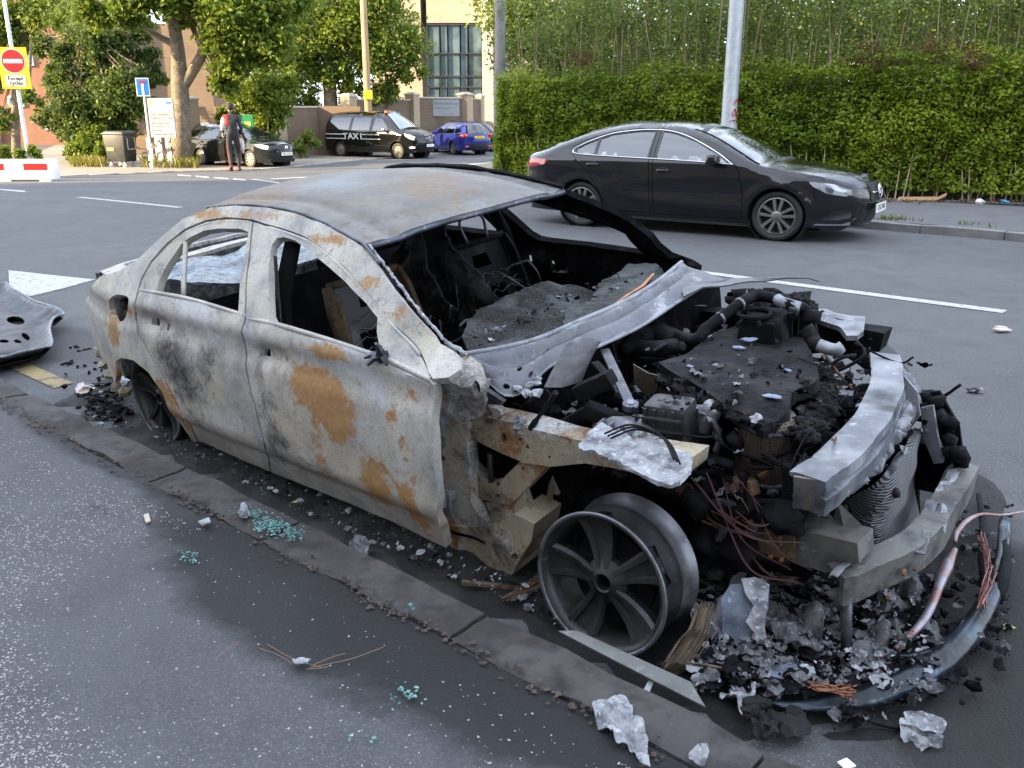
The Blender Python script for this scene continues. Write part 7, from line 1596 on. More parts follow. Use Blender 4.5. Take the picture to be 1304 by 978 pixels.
# ---- wheels
def make_rim(parent_name, hub, n, e2, R=.236, wd=.205, dirt=ALLOY, lip=ALLOYL):
    n = Vector(L3(*n)).normalized(); e2 = Vector(L3(*e2)); e2 = (e2 - n * e2.dot(n)).normalized(); e1 = e2.cross(n)
    Mx = Matrix(((e1.x, e2.x, n.x, 0), (e1.y, e2.y, n.y, 0), (e1.z, e2.z, n.z, 0), (0, 0, 0, 1))); Mx = Matrix.Translation(L3(*hub)) @ Mx
    o = bpy.data.objects.new(parent_name, None); link(o, car); o.matrix_local = Mx
    mb = MB(); mb.lathe([(R * .86, -.03), (R * .90, -.012), (R * .955, -.004), (R, 0), (R * 1.012, -.006), (R * 1.0, -.014), (R * .95, -.02), (R * .93, -.05), (R * .935, -.10), (R * .95, -.125), (R * .925, -.14), (R * .95, -wd + .02), (R * 1.0, -wd + .006), (R * 1.012, -wd), (R * .98, -wd - .005), (R * .90, -wd + .03), (R * .85, -.10)], 64, closed=True); mb.build('rim_barrel', dirt, o, smooth=True, angle=50)
    mb = MB(); mb.lathe([(R * .953, -.127), (R * .934, -.141), (R * .958, -wd + .019), (R * 1.008, -wd + .006), (R * 1.016, -wd + .001)], 64); mb.build('inner_rim', lip, o, smooth=True)
    mb = MB(); mb.lathe([(R * .952, -.0025), (R * .985, .001), (R * 1.008, -.001), (R * 1.014, -.008), (R * .99, -.006), (R * .955, -.007)], 64, closed=True); mb.build('rim_lip', lip, o, smooth=True)
    for k in range(5):
        a0 = PI / 2 + .22 + 2 * PI * k / 5
        mb = MB(); mw = MB()
        for s in (-1, 1):
            pts = []
            for j in range(9):
                r = .045 + (R * .955 - .045) * j / 8; off = s * (.018 + .034 * (j / 8) ** 1.1); z = -.028 - .020 * math.sin(PI * j / 8) * .6 + .020 * (j / 8) ** 3
                pts.append((r * math.cos(a0) - off * math.sin(a0), r * math.sin(a0) + off * math.cos(a0), z))
            for q in range(8):
                p, p2 = Vector(pts[q]), Vector(pts[q + 1]); d = (p2 - p).normalized(); nn = Vector((-d.y, d.x, 0)) * s
                w0 = .010 + .001 * q
                mb.add([p - nn * w0, p + nn * w0 * .2, p + nn * w0 * .9 + Vector((0, 0, -.012)), p + nn * w0 * .5 + Vector((0, 0, -.045)), p - nn * w0 * 1.6 + Vector((0, 0, -.035)),
                        p2 - nn * w0, p2 + nn * w0 * .2, p2 + nn * w0 * .9 + Vector((0, 0, -.012)), p2 + nn * w0 * .5 + Vector((0, 0, -.045)), p2 - nn * w0 * 1.6 + Vector((0, 0, -.035))],
                       [(0, 1, 6, 5), (1, 2, 7, 6), (2, 3, 8, 7), (3, 4, 9, 8), (4, 0, 5, 9)])
        ring = []
        for j in range(9):
            r = .045 + (R * .94 - .045) * j / 8; off = .012 + .034 * (j / 8) ** 1.1; z = -.040 - .020 * math.sin(PI * j / 8) * .6 + .016 * (j / 8) ** 3
            ring.append([(r * math.cos(a0) - s * off * math.sin(a0), r * math.sin(a0) + s * off * math.cos(a0), z) for s in (-1, 1)])
        for j in range(8): mw.add([ring[j][0], ring[j][1], ring[j + 1][1], ring[j + 1][0]] + [(x, y, z - .03) for x, y, z in (ring[j][0], ring[j][1], ring[j + 1][1], ring[j + 1][0])], [(0, 1, 2, 3), (7, 6, 5, 4), (1, 5, 6, 2), (0, 3, 7, 4)])
        s_ = mb.build('spoke', dirt, o, angle=30); mw.build('spoke_web', dirt, s_)
    mb = MB(); mb.lathe([(.026, -.06), (.026, -.026), (.031, -.022), (.036, -.024), (.052, -.034), (.075, -.045), (.075, -.07)], 32); mb.build('hub_ring', dirt, o, smooth=True, angle=40)
    mb = MB(); mb.lathe([(.0, -.075), (.028, -.075), (.06, -.08), (.15, -.085), (.15, -.11), (0, -.11)], 32); mb.build('brake_disc', SOOT2, o, smooth=True, angle=40)
    for k in range(5):
        a = 2 * PI * (k + .5) / 5 + PI / 2 + .22; mb = MB(); mb.lathe([(0, -.05), (.009, -.05), (.011, -.06)], 6, Matrix.Translation((.056 * math.cos(a), .056 * math.sin(a), 0))); mb.build('wheel_bolt', dirt, o)
    return o
hubF = Pl(762, 746, 1, .86)
make_rim('front_wheel', hubF, (math.sin(.05), math.cos(.05), math.tan(.14)), (0, 0, 1))
hubR = Pl(197, 509, 1, .83)
make_rim('rear_wheel', hubR, (0, 1, .03), (0.2, 0, 1), dirt=ALLOY, lip=ALLOYL)
def tyre(hub, st, R=.315, wd=.2):
    mb = MB(); a = math.radians(st); n = Vector(L3(-math.sin(a), -math.cos(a), -.10)).normalized()
    Mx = n.to_track_quat('Z', 'Y').to_matrix().to_4x4(); Mx.translation = L3(*hub)
    mb.lathe([(R * .72, -.08), (R * .9, -.10), (R * .98, -.085), (R, -.05), (R, .05), (R * .98, .085), (R * .9, .10), (R * .72, .08), (R * .70, 0)], 40, Mx, closed=True); o = mb.build('left_tyre', RUBBER, car, smooth=True)
    o.name = 'tyre'
    return o
tyre((.08, -.70, .30), 3); tyre((-2.80, -.72, .20), 0)

# torn skins, loose brackets and wires between the wheel and the nose
mb = MB()
for k in range(22):
    a = (random.uniform(860, 960), random.uniform(600, 660)); b = (random.uniform(930, 1040), random.uniform(640, 745)); m_ = ((a[0] + b[0]) / 2 + random.uniform(-20, 20), (a[1] + b[1]) / 2 + random.uniform(5, 40))
    P = [L3(*Pl(*a, 1, random.uniform(.42, .55))), L3(*Pl(*m_, 1, random.uniform(.45, .58))), L3(*Pl(*b, 1, random.uniform(.42, .5)))]; mb.tube(cr(P, 6), random.uniform(.002, .0045), 4)
mb.build('bare_wires', M('reddish_wire', (.075, .03, .025), .6, .2), car)
for k in range(26):
    px, py = random.uniform(872, 1000), random.uniform(600, 700); v = random.uniform(.40, .50); p = Pl(px, py, 1, v); mb = MB()
    mb.box((0, 0, 0), (random.uniform(.03, .10), random.uniform(.015, .05), random.uniform(.02, .08)), M=Matrix.Rotation(random.uniform(-1, 1), 3, 'Y') @ Matrix.Rotation(random.uniform(-1, 1), 3, 'Z'), bev=.005, taper=random.uniform(.5, 1)); o = mb.build('charred_bracket', random.choice([SOOT2, SOOT2, RUSTY, STEELB]), car, angle=40); o.location = L3(*p)
for pts, r, mt in [([(868, 612), (905, 600), (930, 610), (958, 636), (1000, 640)], .012, SOOT2), ([(880, 650), (915, 640), (960, 650)], .018, STEELB), ([(905, 690), (950, 700), (1005, 718)], .020, SOOT2), ([(945, 600), (950, 640), (940, 680)], .014, SOOT2), ([(1000, 590), (1003, 620), (998, 650)], .016, SOOT2)]:
    mb = MB(); mb.tube(cr([L3(*Pl(px, py, 1, .47)) for px, py in pts], 5), r, 8); mb.build('burnt_pipe', mt, car, smooth=True)
for k, pts in enumerate([[(1170, 655), (1190, 628), (1205, 606), (1222, 585), (1226, 600), (1212, 618), (1198, 640), (1180, 668)], [(1160, 700), (1172, 690), (1180, 664), (1186, 676), (1178, 700)], [(1195, 660), (1202, 640), (1208, 655), (1204, 676)], [(1055, 736), (1078, 716), (1102, 700), (1120, 694), (1110, 706), (1086, 722), (1066, 740)]]):
    hpanel('torn_skin', pts, .30, ALUM, .004, .03, 14, .016)
for k in range(3):
    p = Pl(1060 + 22 * k, 560 - 30 * k, 2, .50); mb = MB(); mb.blob(L3(p[0] + .02, p[1], p[2]), (.05, .035, .05), .7, 2, 2, k + 9); mb.build('charred_lumps', SOOT2, car, smooth=True, kind='stuff')

mb = MB()                                                       # char crust, ash and cinders lying over everything in the bay
for k in range(1500):
    u0, v0 = random.uniform(-.45, .52), random.uniform(-.60, .60); h0 = random.uniform(.40, .62)
    if random.random() < .2: px, py = random.gauss(940, 70), random.gauss(480, 45); q = Pl(px, py, 2, .735 if random.random() < .5 else .66); u0, v0, h0 = q
    if not (-.42 < u0 < .48 and abs(v0) < .55): continue
    r = random.choice([.004, .006, .008, .012, .018]) * random.uniform(.7, 1.4)
    flake(mb, L3(u0, v0, h0), r, .8, random.choices([0, 1, 2], [1, 2, 9])[0])
mb.build('bay_cinders', [ASHW, ASHG, SOOT2], car, smooth=True, kind='stuff')
mb = MB()
for k in range(110):
    px, py = random.uniform(780, 1100), random.uniform(395, 600); q = Pl(px, py, 2, random.uniform(.52, .70)); P = [L3(*q)]
    if not (-.45 < q[0] < .5 and abs(q[1]) < .6): continue
    for j in range(3): P.append((P[-1][0] + random.gauss(0, .06), P[-1][1] + random.gauss(0, .06), P[-1][2] + random.gauss(0, .03)))
    mb.tube(cr(P, 5), random.choice([.0018, .0025, .004, .007]), 5)
mb.build('burnt_wires', SOOT2, car, smooth=True, kind='stuff')
# ================================================================= what the fire left on the ground
def D(px, py, z=0.0): return G(px, py, z)
def tN(px, py, z=0.0): p = np.array(D(px, py, z))[:2]; return float(p @ RD), float(p @ RN)
CHAR, t, b, new, ln = _nodes('charred_debris')
n1 = tex(t, 9, 8, .7); n2 = tex(t, 55, 6, .75); n3 = tex(t, 160, 3, .6)
c_ = mixc(t, ramp(t, n1, [(.42, (0,) * 3), (.62, (1,) * 3)]), (.006, .006, .0066), (.014, .0135, .013))
c_ = mixc(t, ramp(t, n2, [(.60, (0,) * 3), (.70, (1,) * 3)]), c_, (.04, .04, .043))
c_ = mixc(t, ramp(t, n3, [(.68, (0,) * 3), (.76, (1,) * 3)]), c_, (.22, .22, .23))
ln(c_, b.inputs['Base Color']); b.inputs['Roughness'].default_value = .7; bump(t, b, n2, 1.0, .02); bump(t, b, n3, .7, .006)
def bed(name, pts, z, label, amp=.05, step=.035, edge=.16, hump=0.0, mat=None):
    P = [tuple(D(px, py, 0))[:2] for px, py in pts]; poly = P; A_ = np.array(P)
    f = pdist(P + [P[0]])
    def sf(a, b_):
        e = sm(f(a, b_), 0, edge); k = .5 + .5 * noise.noise(Vector((a * 3, b_ * 3, 1)))
        return (a, b_, hz(a, b_) - .012 + e * (z + amp * (k + .7 * noise.noise(Vector((a * 9, b_ * 9, 4))) + .5 * abs(noise.noise(Vector((a * 24, b_ * 24, 2)))))) + hump * e * k)
    return panel(name, poly, sf, mat or CHAR, None, (), step, 0, label=label, kind='stuff')
K0 = lambda t: tuple(TN(t, 1.845, 0))
def k_px(tt):                      # ground point on the gutter line as a pixel-free polygon vertex
    p = TN(tt, 1.845, 0); return (p.x, p.y)
def bed_w(name, W_, z, label, **k):
    global D
    old = D; D = lambda a, b_, zz=0: Vector((a, b_, 0)); o = bed(name, W_, z, label, **k); D = old; return o
g = lambda px, py: tuple(D(px, py))[:2]
tk = tN(96, 505)[0]; tk2 = tN(985, 925)[0]
bed_w('charred_rubble', [k_px(tk)] + [k_px(tk + (tk2 - tk) * i / 8) for i in range(1, 9)] + [g(1040, 945), g(1110, 935), g(1190, 905), g(1255, 845), g(1285, 760), g(1300, 690), g(1302, 640), g(1282, 612), g(1235, 592), g(1120, 560), g(1000, 545), g(760, 470), g(560, 400), g(330, 400), g(215, 440), g(140, 474)], .012, 'black charred rubble and ash spread under the burnt car and round its nose', amp=.034, step=.042)
bed_w('tar_crust', [g(985, 925), g(1060, 915), g(1150, 905), g(1215, 870), g(1262, 800), g(1296, 720), g(1303, 760), g(1285, 850), g(1235, 915), g(1150, 960), g(1060, 965), g(1000, 948)], .006, 'cracked black crust of melted plastic on the road beyond the fallen bumper strip', amp=.022, step=.035, edge=.10)
# flakes of ash and melted scraps too many to count
mb = MB()
def zr(p): return hz(p.x, p.y) + .045
for k in range(1900):                                            # around the nose
    px = random.uniform(880, 1190); py = random.uniform(745, 890)
    if random.random() < .45: px = random.gauss(1010, 55); py = random.gauss(815, 35)
    if py > 905 - .0 * px or px > 1215: continue
    p = D(px, py, .04); r = random.choice([.004, .006, .008, .010, .015, .020]) * random.uniform(.7, 1.4) * (1.7 if random.random() < .08 else 1)
    flake(mb, (p.x, p.y, hz(p.x, p.y) + .045 + random.uniform(0, .05)), r, .8, 0 if random.random() < .30 else (1 if random.random() < .5 else 2))
for k in range(520):                                            # along the gutter
    f = random.random(); px = 200 + 520 * f; py = 560 + 235 * f + random.uniform(-22, 12)
    p = D(px, py, .03); r = random.choice([.003, .005, .007, .011]) * random.uniform(.7, 1.4)
    if (np.array(p)[:2] @ RN) > 1.86: flake(mb, (p.x, p.y, hz(p.x, p.y) + .035 + random.uniform(0, .03)), r, .6, random.choice([0, 1, 1, 2, 2]))
for k in range(120):
    p = D(random.uniform(105, 170), random.uniform(490, 550), .03)
    if (np.array(p)[:2] @ RN) > 1.87: flake(mb, (p.x, p.y, hz(p.x, p.y) + .04), random.choice([.005, .008, .013]), .6, random.choice([1, 2, 2, 2, 0]))
for k in range(240):                                            # further rim
    a = random.random(); px, py = [(1215 + 70 * random.random(), 640 + 200 * random.random()), (1060 + 160 * a, 895 - 60 * a * a + random.uniform(0, 40))][random.random() < .4]
    p = D(px, py, .03); flake(mb, (p.x, p.y, hz(p.x, p.y) + .035 + .03 * random.random()), random.choice([.005, .008, .013, .02]), .5, random.choice([1, 2, 2, 2, 2]))
mb.build('ash_flakes', [ASHW, ASHG, SOOT2], None, smooth=True, label='pale ash flakes and melted scraps scattered over the black rubble', kind='stuff')
mb = MB()
for k in range(150):
    px = random.gauss(1080, 90); py = random.gauss(800, 55)
    if not (890 < px < 1280 and 640 < py < 900): continue
    p = D(px, py, .04); r = random.uniform(.008, .03); mb.blob((p.x, p.y, hz(p.x, p.y) + .04), (r * 1.3, r, r * .7), .7, 2.2, 1, k)
for k in range(60):
    px = random.uniform(100, 165); py = random.uniform(492, 540); p = D(px, py, .02)
    if (np.array(p)[:2] @ RN) > 1.9: r = random.uniform(.012, .035); mb.blob((p.x, p.y, hz(p.x, p.y) + .03), (r * 1.3, r, r * .7), .7, 2.2, 1, k)
mb.build('charred_lumps', SOOT2, None, label='charred lumps of melted plastic lying in the rubble', kind='stuff')
def sheet(name, label, cat, pts, z0, mat, amp=.02, step=.02, thick=.004, tilt=(0, 0), paint=None, fr=9):
    """a crumpled scrap: outline on the ground, lifted and folded"""
    P = [tuple(D(px, py, z0))[:2] for px, py in pts]; c = np.array(P).mean(0); Q = [(a - c[0], b_ - c[1]) for a, b_ in P]
    o = panel(name, Q, lambda a, b_: (a, b_, tilt[0] * a + tilt[1] * b_ + amp * noise.noise(Vector((a * fr + c[0], b_ * fr, c[1]))) + amp * .6 * noise.noise(Vector((a * fr * 3, b_ * fr * 3, c[1])))), mat, None, (), step, -thick, label=label, cat=cat, paint=paint)
    o.location = (c[0], c[1], hz(c[0], c[1]) + z0); return o
def standing(name, label, cat, pts, depth_px, lean, mat, thick=.006, amp=.01, step=.02):
    """a scrap standing up from the ground at the sight line foot depth_px, in an upright plane facing the street side"""
    f = D(*depth_px); n_ = Vector((-f.x, -f.y, 0)).normalized(); rt = Vector((-n_.y, n_.x, 0)); up = (Vector((0, 0, 1)) - n_ * lean).normalized(); nn = rt.cross(up)
    P = []
    for px, py in pts:
        r_ = Vector(ray(px, py)); C_ = Vector((0, 0, CH)); s_ = (f - C_).dot(nn) / r_.dot(nn); q = C_ + r_ * s_ - f; P.append((q.dot(rt), q.dot(up)))
    o = panel(name, P, lambda a, b_: tuple(rt * a + up * b_ + nn * (amp * noise.noise(Vector((a * 12, b_ * 12, 3))) + amp * 2 * noise.noise(Vector((a * 4, b_ * 4, 7))))), mat, None, (), step, thick, label=label, cat=cat); o.location = f; return o
GREYP = M('scorched_grey_panel', (.16, .19, .24), .6, .2, var=[(14, (.10, .12, .155), .42, .62), (60, (.30, .33, .38), .58, .72), (5, (.42, .43, .45), .62, .72)], bmp=[(120, .4, .002), (14, .3, .006)])
standing('panel_scrap', 'bluish grey metal scrap standing on edge by the front wheel', 'scrap', [(919, 760), (930, 744), (950, 742), (958, 738), (980, 752), (978, 776), (972, 790), (976, 812), (962, 836), (941, 850), (928, 842), (916, 828), (920, 800)], (944, 850), .35, GREYP, .012, .03)
standing('panel_scrap', 'white melted plastic edge draped over the grey metal scrap', 'scrap', [(944, 738), (962, 738), (980, 748), (976, 776), (974, 800), (977, 820), (964, 838), (944, 850), (956, 830), (962, 806), (950, 790), (960, 770), (950, 756)], (946, 855), .30, ASHW, .012, .035)
standing('bracket_scrap', 'pale flat metal bar leaning behind the grey scrap', 'scrap', [(928, 745), (950, 697), (961, 704), (960, 716), (944, 744)], (944, 815), .25, ALLOYL, .02, .004)
sheet('panel_scrap', 'flat bluish white scrap among the ash in front of the lower beam', 'scrap', [(976, 850), (1000, 845), (1030, 850), (1047, 868), (1030, 872), (1000, 868), (980, 864)], .07, GREYP, .03)
sheet('ash_clump', 'large white ash clump beside the bundle of tyre wire', 'ash', [(882, 770), (900, 762), (920, 775), (922, 800), (905, 818), (888, 812), (880, 795)], .10, ASHW, .08, .012, .006, fr=14)
sheet('ash_clump', 'grey white ash clump beneath the end of the lower beam', 'ash', [(985, 790), (1010, 775), (1040, 780), (1048, 800), (1046, 830), (1020, 838), (990, 825), (978, 808)], .08, ASHG, .07, .012, .006, fr=14)
sheet('ash_clump', 'torn pale ash sheet between the bumper strip and the kerb', 'ash', [(930, 872), (950, 866), (962, 880), (960, 900), (944, 905), (930, 890)], .06, ASHW, .06, .012, .005, fr=14)
sheet('ash_clump', 'ash heap with grey crust below the middle of the lower beam', 'ash', [(1085, 810), (1110, 800), (1130, 815), (1128, 840), (1105, 850), (1088, 838)], .07, ASHG, .06, .012, .006, fr=14)
sheet('ash_clump', 'pale ash patch lying under the far half of the lower beam', 'ash', [(1110, 770), (1150, 740), (1180, 735), (1176, 760), (1140, 785), (1116, 790)], .06, ASHG, .05, .014, .006, fr=14)
sheet('ash_clump', 'ragged white ash sheet with orange scraps lying on the kerb', 'ash', [(754, 902), (770, 888), (790, 885), (805, 896), (806, 912), (818, 922), (826, 940), (824, 958), (828, 975), (814, 974), (808, 955), (796, 945), (785, 948), (776, 930), (762, 922)], .085, ASHW, .03, .009, .003, fr=18)
sheet('ash_clump', 'small torn ash scrap on the kerb near the bottom edge', 'ash', [(876, 955), (890, 948), (902, 962), (896, 975), (880, 972)], .085, ASHW, .03, .010, .003, fr=18)
sheet('ash_clump', 'feathery pale ash scrap on the kerb beside the sill', 'ash', [(436, 684), (452, 680), (464, 684), (478, 690), (470, 700), (460, 712), (456, 698), (444, 694)], .095, ASHG, .03, .010, .003, fr=20)
sheet('ash_clump', 'white crumpled scrap on the pavement beside the green glass', 'ash', [(302, 650), (312, 640), (318, 652), (310, 662)], .09, ASHW, .03, .008, .003, fr=20)
sheet('ash_clump', 'white paper like ash scrap beside the dry twig', 'ash', [(372, 843), (384, 838), (396, 840), (388, 850), (376, 850)], .085, ASHW, .02, .008, .003, fr=24)
for pts, lab in (([(183, 655), (189, 653), (192, 664), (186, 667)], 'tan scrap of wood standing on the pavement at the left'), ([(252, 664), (266, 659), (268, 666), (258, 670)], 'small white scrap left of the broken glass'), ([(810, 866), (830, 858), (834, 864), (818, 874)], 'small pale metal tag on the kerb beside the wheel')):
    sheet('scrap', lab, 'scrap', pts, .085, M('tan_scrap', (.46, .40, .33), .7) if 'tan' in lab else ASHW, .008, .01, .004)
sheet('torn_rubbish', 'crumpled burnt wrapper behind the rear wheel', 'scrap', [(96, 494), (112, 488), (122, 492), (108, 502), (98, 503)], .05, M('burnt_wrapper', (.42, .40, .40), .5, var=[(12, (.45, .18, .10), .55, .65), (20, (.05, .05, .05), .55, .6)]), .04, .012)
sheet('scrap', 'curled pale sliver of trim beneath the tail', 'scrap', [(146, 488), (168, 474), (164, 486), (152, 496)], .04, ALUM, .03, .014)
# flat metal strip lying along the kerb by the wheel
a, b_ = D(714, 802, .10), D(905, 894, .10); d = b_ - a; mid = (a + b_) / 2
mb = MB(); L = d.length
mb.prism([(-L / 2, -.012), (-L / 2 + .05, .020), (L / 2 - .08, .028), (L / 2, -.026), (0, -.020)], 0, .006); o = mb.build('metal_strip', M('dull_steel_strip', (.24, .24, .23), .45, .6, var=[(5, (.15, .15, .145), .45, .65), (40, (.32, .32, .31), .55, .7)]), None, label='long bare metal strip lying along the kerb against the front wheel', cat='scrap'); o.location = mid; o.rotation_euler = (.25, math.atan2(-d.z, d.xy.length), math.atan2(d.y, d.x))
a, b_ = D(588, 744, .04), D(660, 746, .04); d = b_ - a; mb = MB(); mb.box((0, 0, 0), (d.length, .018, .012)); o = mb.build('metal_strip', RUSTY, None, label='thin brown splinter lying in the gutter behind the wheel', cat='scrap'); o.location = (a + b_) / 2; o.rotation_euler = (0, .05, math.atan2(d.y, d.x))
# bundle of steel tyre cords
mb = MB(); c0 = D(880, 838, .06)
for k in range(64):
    f = random.random(); off = random.gauss(0, 6)
    P = [(842 + off * .5, 868 - 8 * f), (862 + off, 852 - 10 * f), (880 + off, 828 - 14 * f), (893 + off * .8 - 4 * f, 798 + 4 * f), (897 + off * .7, 765 + 12 * f)] if k % 3 else [(848 + off, 842 + 6 * f), (880 + off, 852 - 8 * f), (915 + off, 862 - 12 * f), (935 + off, 858 - 6 * f)]
    zz = [.02, .05 + .06 * f, .07 + .09 * f, .10 + .10 * f, .14 + .10 * f] if k % 3 else [.02, .05 + .05 * f, .05 + .05 * f, .03]
    mb.tube([Vector(D(px, py, z)) - c0 for (px, py), z in zip(cr(P, 4), np.interp(np.linspace(0, 1, (len(P) - 1) * 4 + 1), np.linspace(0, 1, len(P)), zz))], .0022, 4, caps=False)
o = mb.build('tyre_cords', M('tyre_cord_rust', (.13, .095, .06), .7, .2, var=[(30, (.06, .045, .035), .45, .65)]), None, label='coiled bundle of rusty steel tyre cords behind the front rim', cat='wire'); o.location = c0
mb = MB(); c0 = D(510, 760, .03)
for k in range(16): mb.tube([Vector(D(640 + random.uniform(-4, 30) + 22 * j, 762 - 14 * j + random.uniform(-4, 4), .03 + .02 * random.random())) - c0 for j in range(4)], .0022, 4, caps=False)
o = mb.build('tyre_cords', RUSTY, None, label='loose rusty cords sticking out left of the front rim', cat='wire'); o.location = c0
# fallen bumper skin: a long melted strip curving round the nose
PTS = [(985, 893, .05), (1020, 897, .05), (1062, 894, .05), (1100, 886, .055), (1145, 869, .06), (1180, 850, .06), (1212, 826, .06), (1240, 795, .06), (1258, 765, .07), (1270, 735, .08), (1278, 700, .08), (1280, 660, .07)]
C_ = cr([tuple(D(px, py, z)) for px, py, z in PTS], 6); c0 = Vector(C_[30]); ww = np.interp(np.linspace(0, 1, len(C_)), [0, .12, .3, .5, .7, .85, 1], [.006, .018, .040, .046, .030, .020, .016])
vs = []; fs = []
for i, p in enumerate(C_):
    p = Vector(p); d = (Vector(C_[min(i + 1, len(C_) - 1)]) - Vector(C_[max(i - 1, 0)])); d.z = 0; d.normalize(); o_ = Vector((-d.y, d.x, 0)); w_ = ww[i]
    for k in range(9):
        a = -1 + 2 * k / 8; vs.append(p - c0 + o_ * a * w_ + Vector((0, 0, .030 * (1 - a * a) * (w_ / .04) + .006 * nz0(i * .6, k * .8) - .01)))
for i in range(len(C_) - 1):
    for k in range(8): fs.append((i * 9 + k, i * 9 + k + 1, i * 9 + k + 10, i * 9 + k + 9))
IRI, t, b, new, ln = _nodes('oil_blue_melted_plastic')
c1 = mixc(t, ramp(t, tex(t, 5, 6), [(.44, (0,) * 3), (.68, (1,) * 3)]), (.010, .012, .015), (.045, .07, .105)); c1 = mixc(t, ramp(t, tex(t, 3.3, 3), [(.60, (0,) * 3), (.70, (1,) * 3)]), c1, (.06, .13, .34)); c1 = mixc(t, ramp(t, tex(t, 16, 5), [(.62, (0,) * 3), (.72, (1,) * 3)]), c1, (.12, .15, .175))
ln(c1, b.inputs['Base Color']); b.inputs['Roughness'].default_value = .32; b.inputs['Metallic'].default_value = .35; bump(t, b, tex(t, 14, 5), .6, .01); bump(t, b, tex(t, 60, 3), .3, .002)
mb = MB(); mb.add(vs, fs); o = mb.build('bumper_strip', IRI, None, smooth=True, label='long melted bumper strip with a blue sheen curving round the nose on the road', cat='car part'); o.location = c0
m_ = o.modifiers.new('thickness', 'SOLIDIFY'); m_.thickness = .006; m_.offset = -1
def wire(name, label, pts, r, mat, n=6, seg=6, cat='wire', flat=1.0):
    P = cr([tuple(D(px, py, z)) for px, py, z in pts], n); c0 = Vector(P[len(P) // 2]); mb = MB()
    rr = r if not isinstance(r, list) else list(np.interp(np.linspace(0, 1, len(P)), np.linspace(0, 1, len(r)), r)); mb.tube([Vector(p) - c0 for p in P], rr, seg, flat=flat); o = mb.build(name, mat, None, smooth=True, label=label, cat=cat); o.location = c0; return o
PINK = M('scorched_copper_pipe', (.27, .155, .14), .45, .4, var=[(9, (.30, .30, .34), .45, .6), (16, (.16, .08, .07), .58, .7), (5, (.34, .20, .34), .6, .72)], bmp=[(30, .5, .006)])
wire('copper_pipe', 'pinkish scorched pipe lying across the rubble inside the bumper strip', [(1140, 826, .06), (1160, 808, .07), (1176, 790, .08), (1188, 768, .10), (1196, 745, .11), (1205, 722, .12), (1216, 700, .12)], [.008, .012, .014, .014, .017, .024, .010], PINK)
wire('burnt_cable', 'black cable with pink copper showing at the right edge of the rubble', [(1216, 690, .10), (1219, 678, .10), (1232, 663, .09), (1250, 655, .09), (1275, 656, .08), (1303, 652, .05)], [.008, .010, .010, .007, .006, .006], PINK)
wire('burnt_cable', 'thin dark blue strip lying inside the bumper strip', [(1135, 834, .07), (1165, 834, .07), (1195, 824, .07), (1215, 808, .07), (1228, 788, .07)], [.005, .010, .012, .010, .004], IRI, flat=.5)
wire('burnt_cable', 'thin black cable trailing on the road in front of the strip', [(1080, 885, .03), (1088, 905, .02), (1110, 920, .015), (1145, 928, .012), (1165, 926, .012)], .004, SOOT2)
wire('burnt_cable', 'thick charred hose beside the far end of the bumper strip', [(1268, 760, .06), (1276, 740, .08), (1281, 715, .08), (1279, 690, .07), (1282, 665, .06)], [.022, .026, .020, .018, .012], SOOT2)
wire('burnt_cable', 'charred pipe running back along the right side of the rubble', [(1256, 750, .06), (1250, 710, .08), (1252, 670, .08), (1246, 630, .06)], [.012, .014, .014, .010], SOOT2)
mb = MB(); c0 = D(1070, 880, .08)
for k in range(14): mb.tube([Vector(D(1030 + 14 * j + random.uniform(-6, 6), 872 + 4 * j * (1 if k % 2 else .3) + random.uniform(-5, 5), .09 + .03 * random.random())) - c0 for j in range(5)], .0022, 4, caps=False)
o = mb.build('copper_wires', M('bare_copper', (.19, .075, .04), .5, .5), None, label='loose tangle of bare copper wires on the near part of the strip', cat='wire'); o.location = c0
mb = MB(); c0 = D(1258, 740, .1)
for k in range(10): mb.tube([Vector(D(1262 + random.uniform(-8, 8) - abs(j - 2) * 6, 770 - 22 * j + random.uniform(-6, 6), .10 + .03 * random.random())) - c0 for j in range(5)], .0022, 4, caps=False)
o = mb.build('copper_wires', M('dark_copper', (.20, .08, .07), .5, .4), None, label='dark red wires crossing the far part of the bumper strip', cat='wire'); o.location = c0
mb = MB(); c0 = D(985, 640, .2)                                  # wire ends hanging between wheel and beam
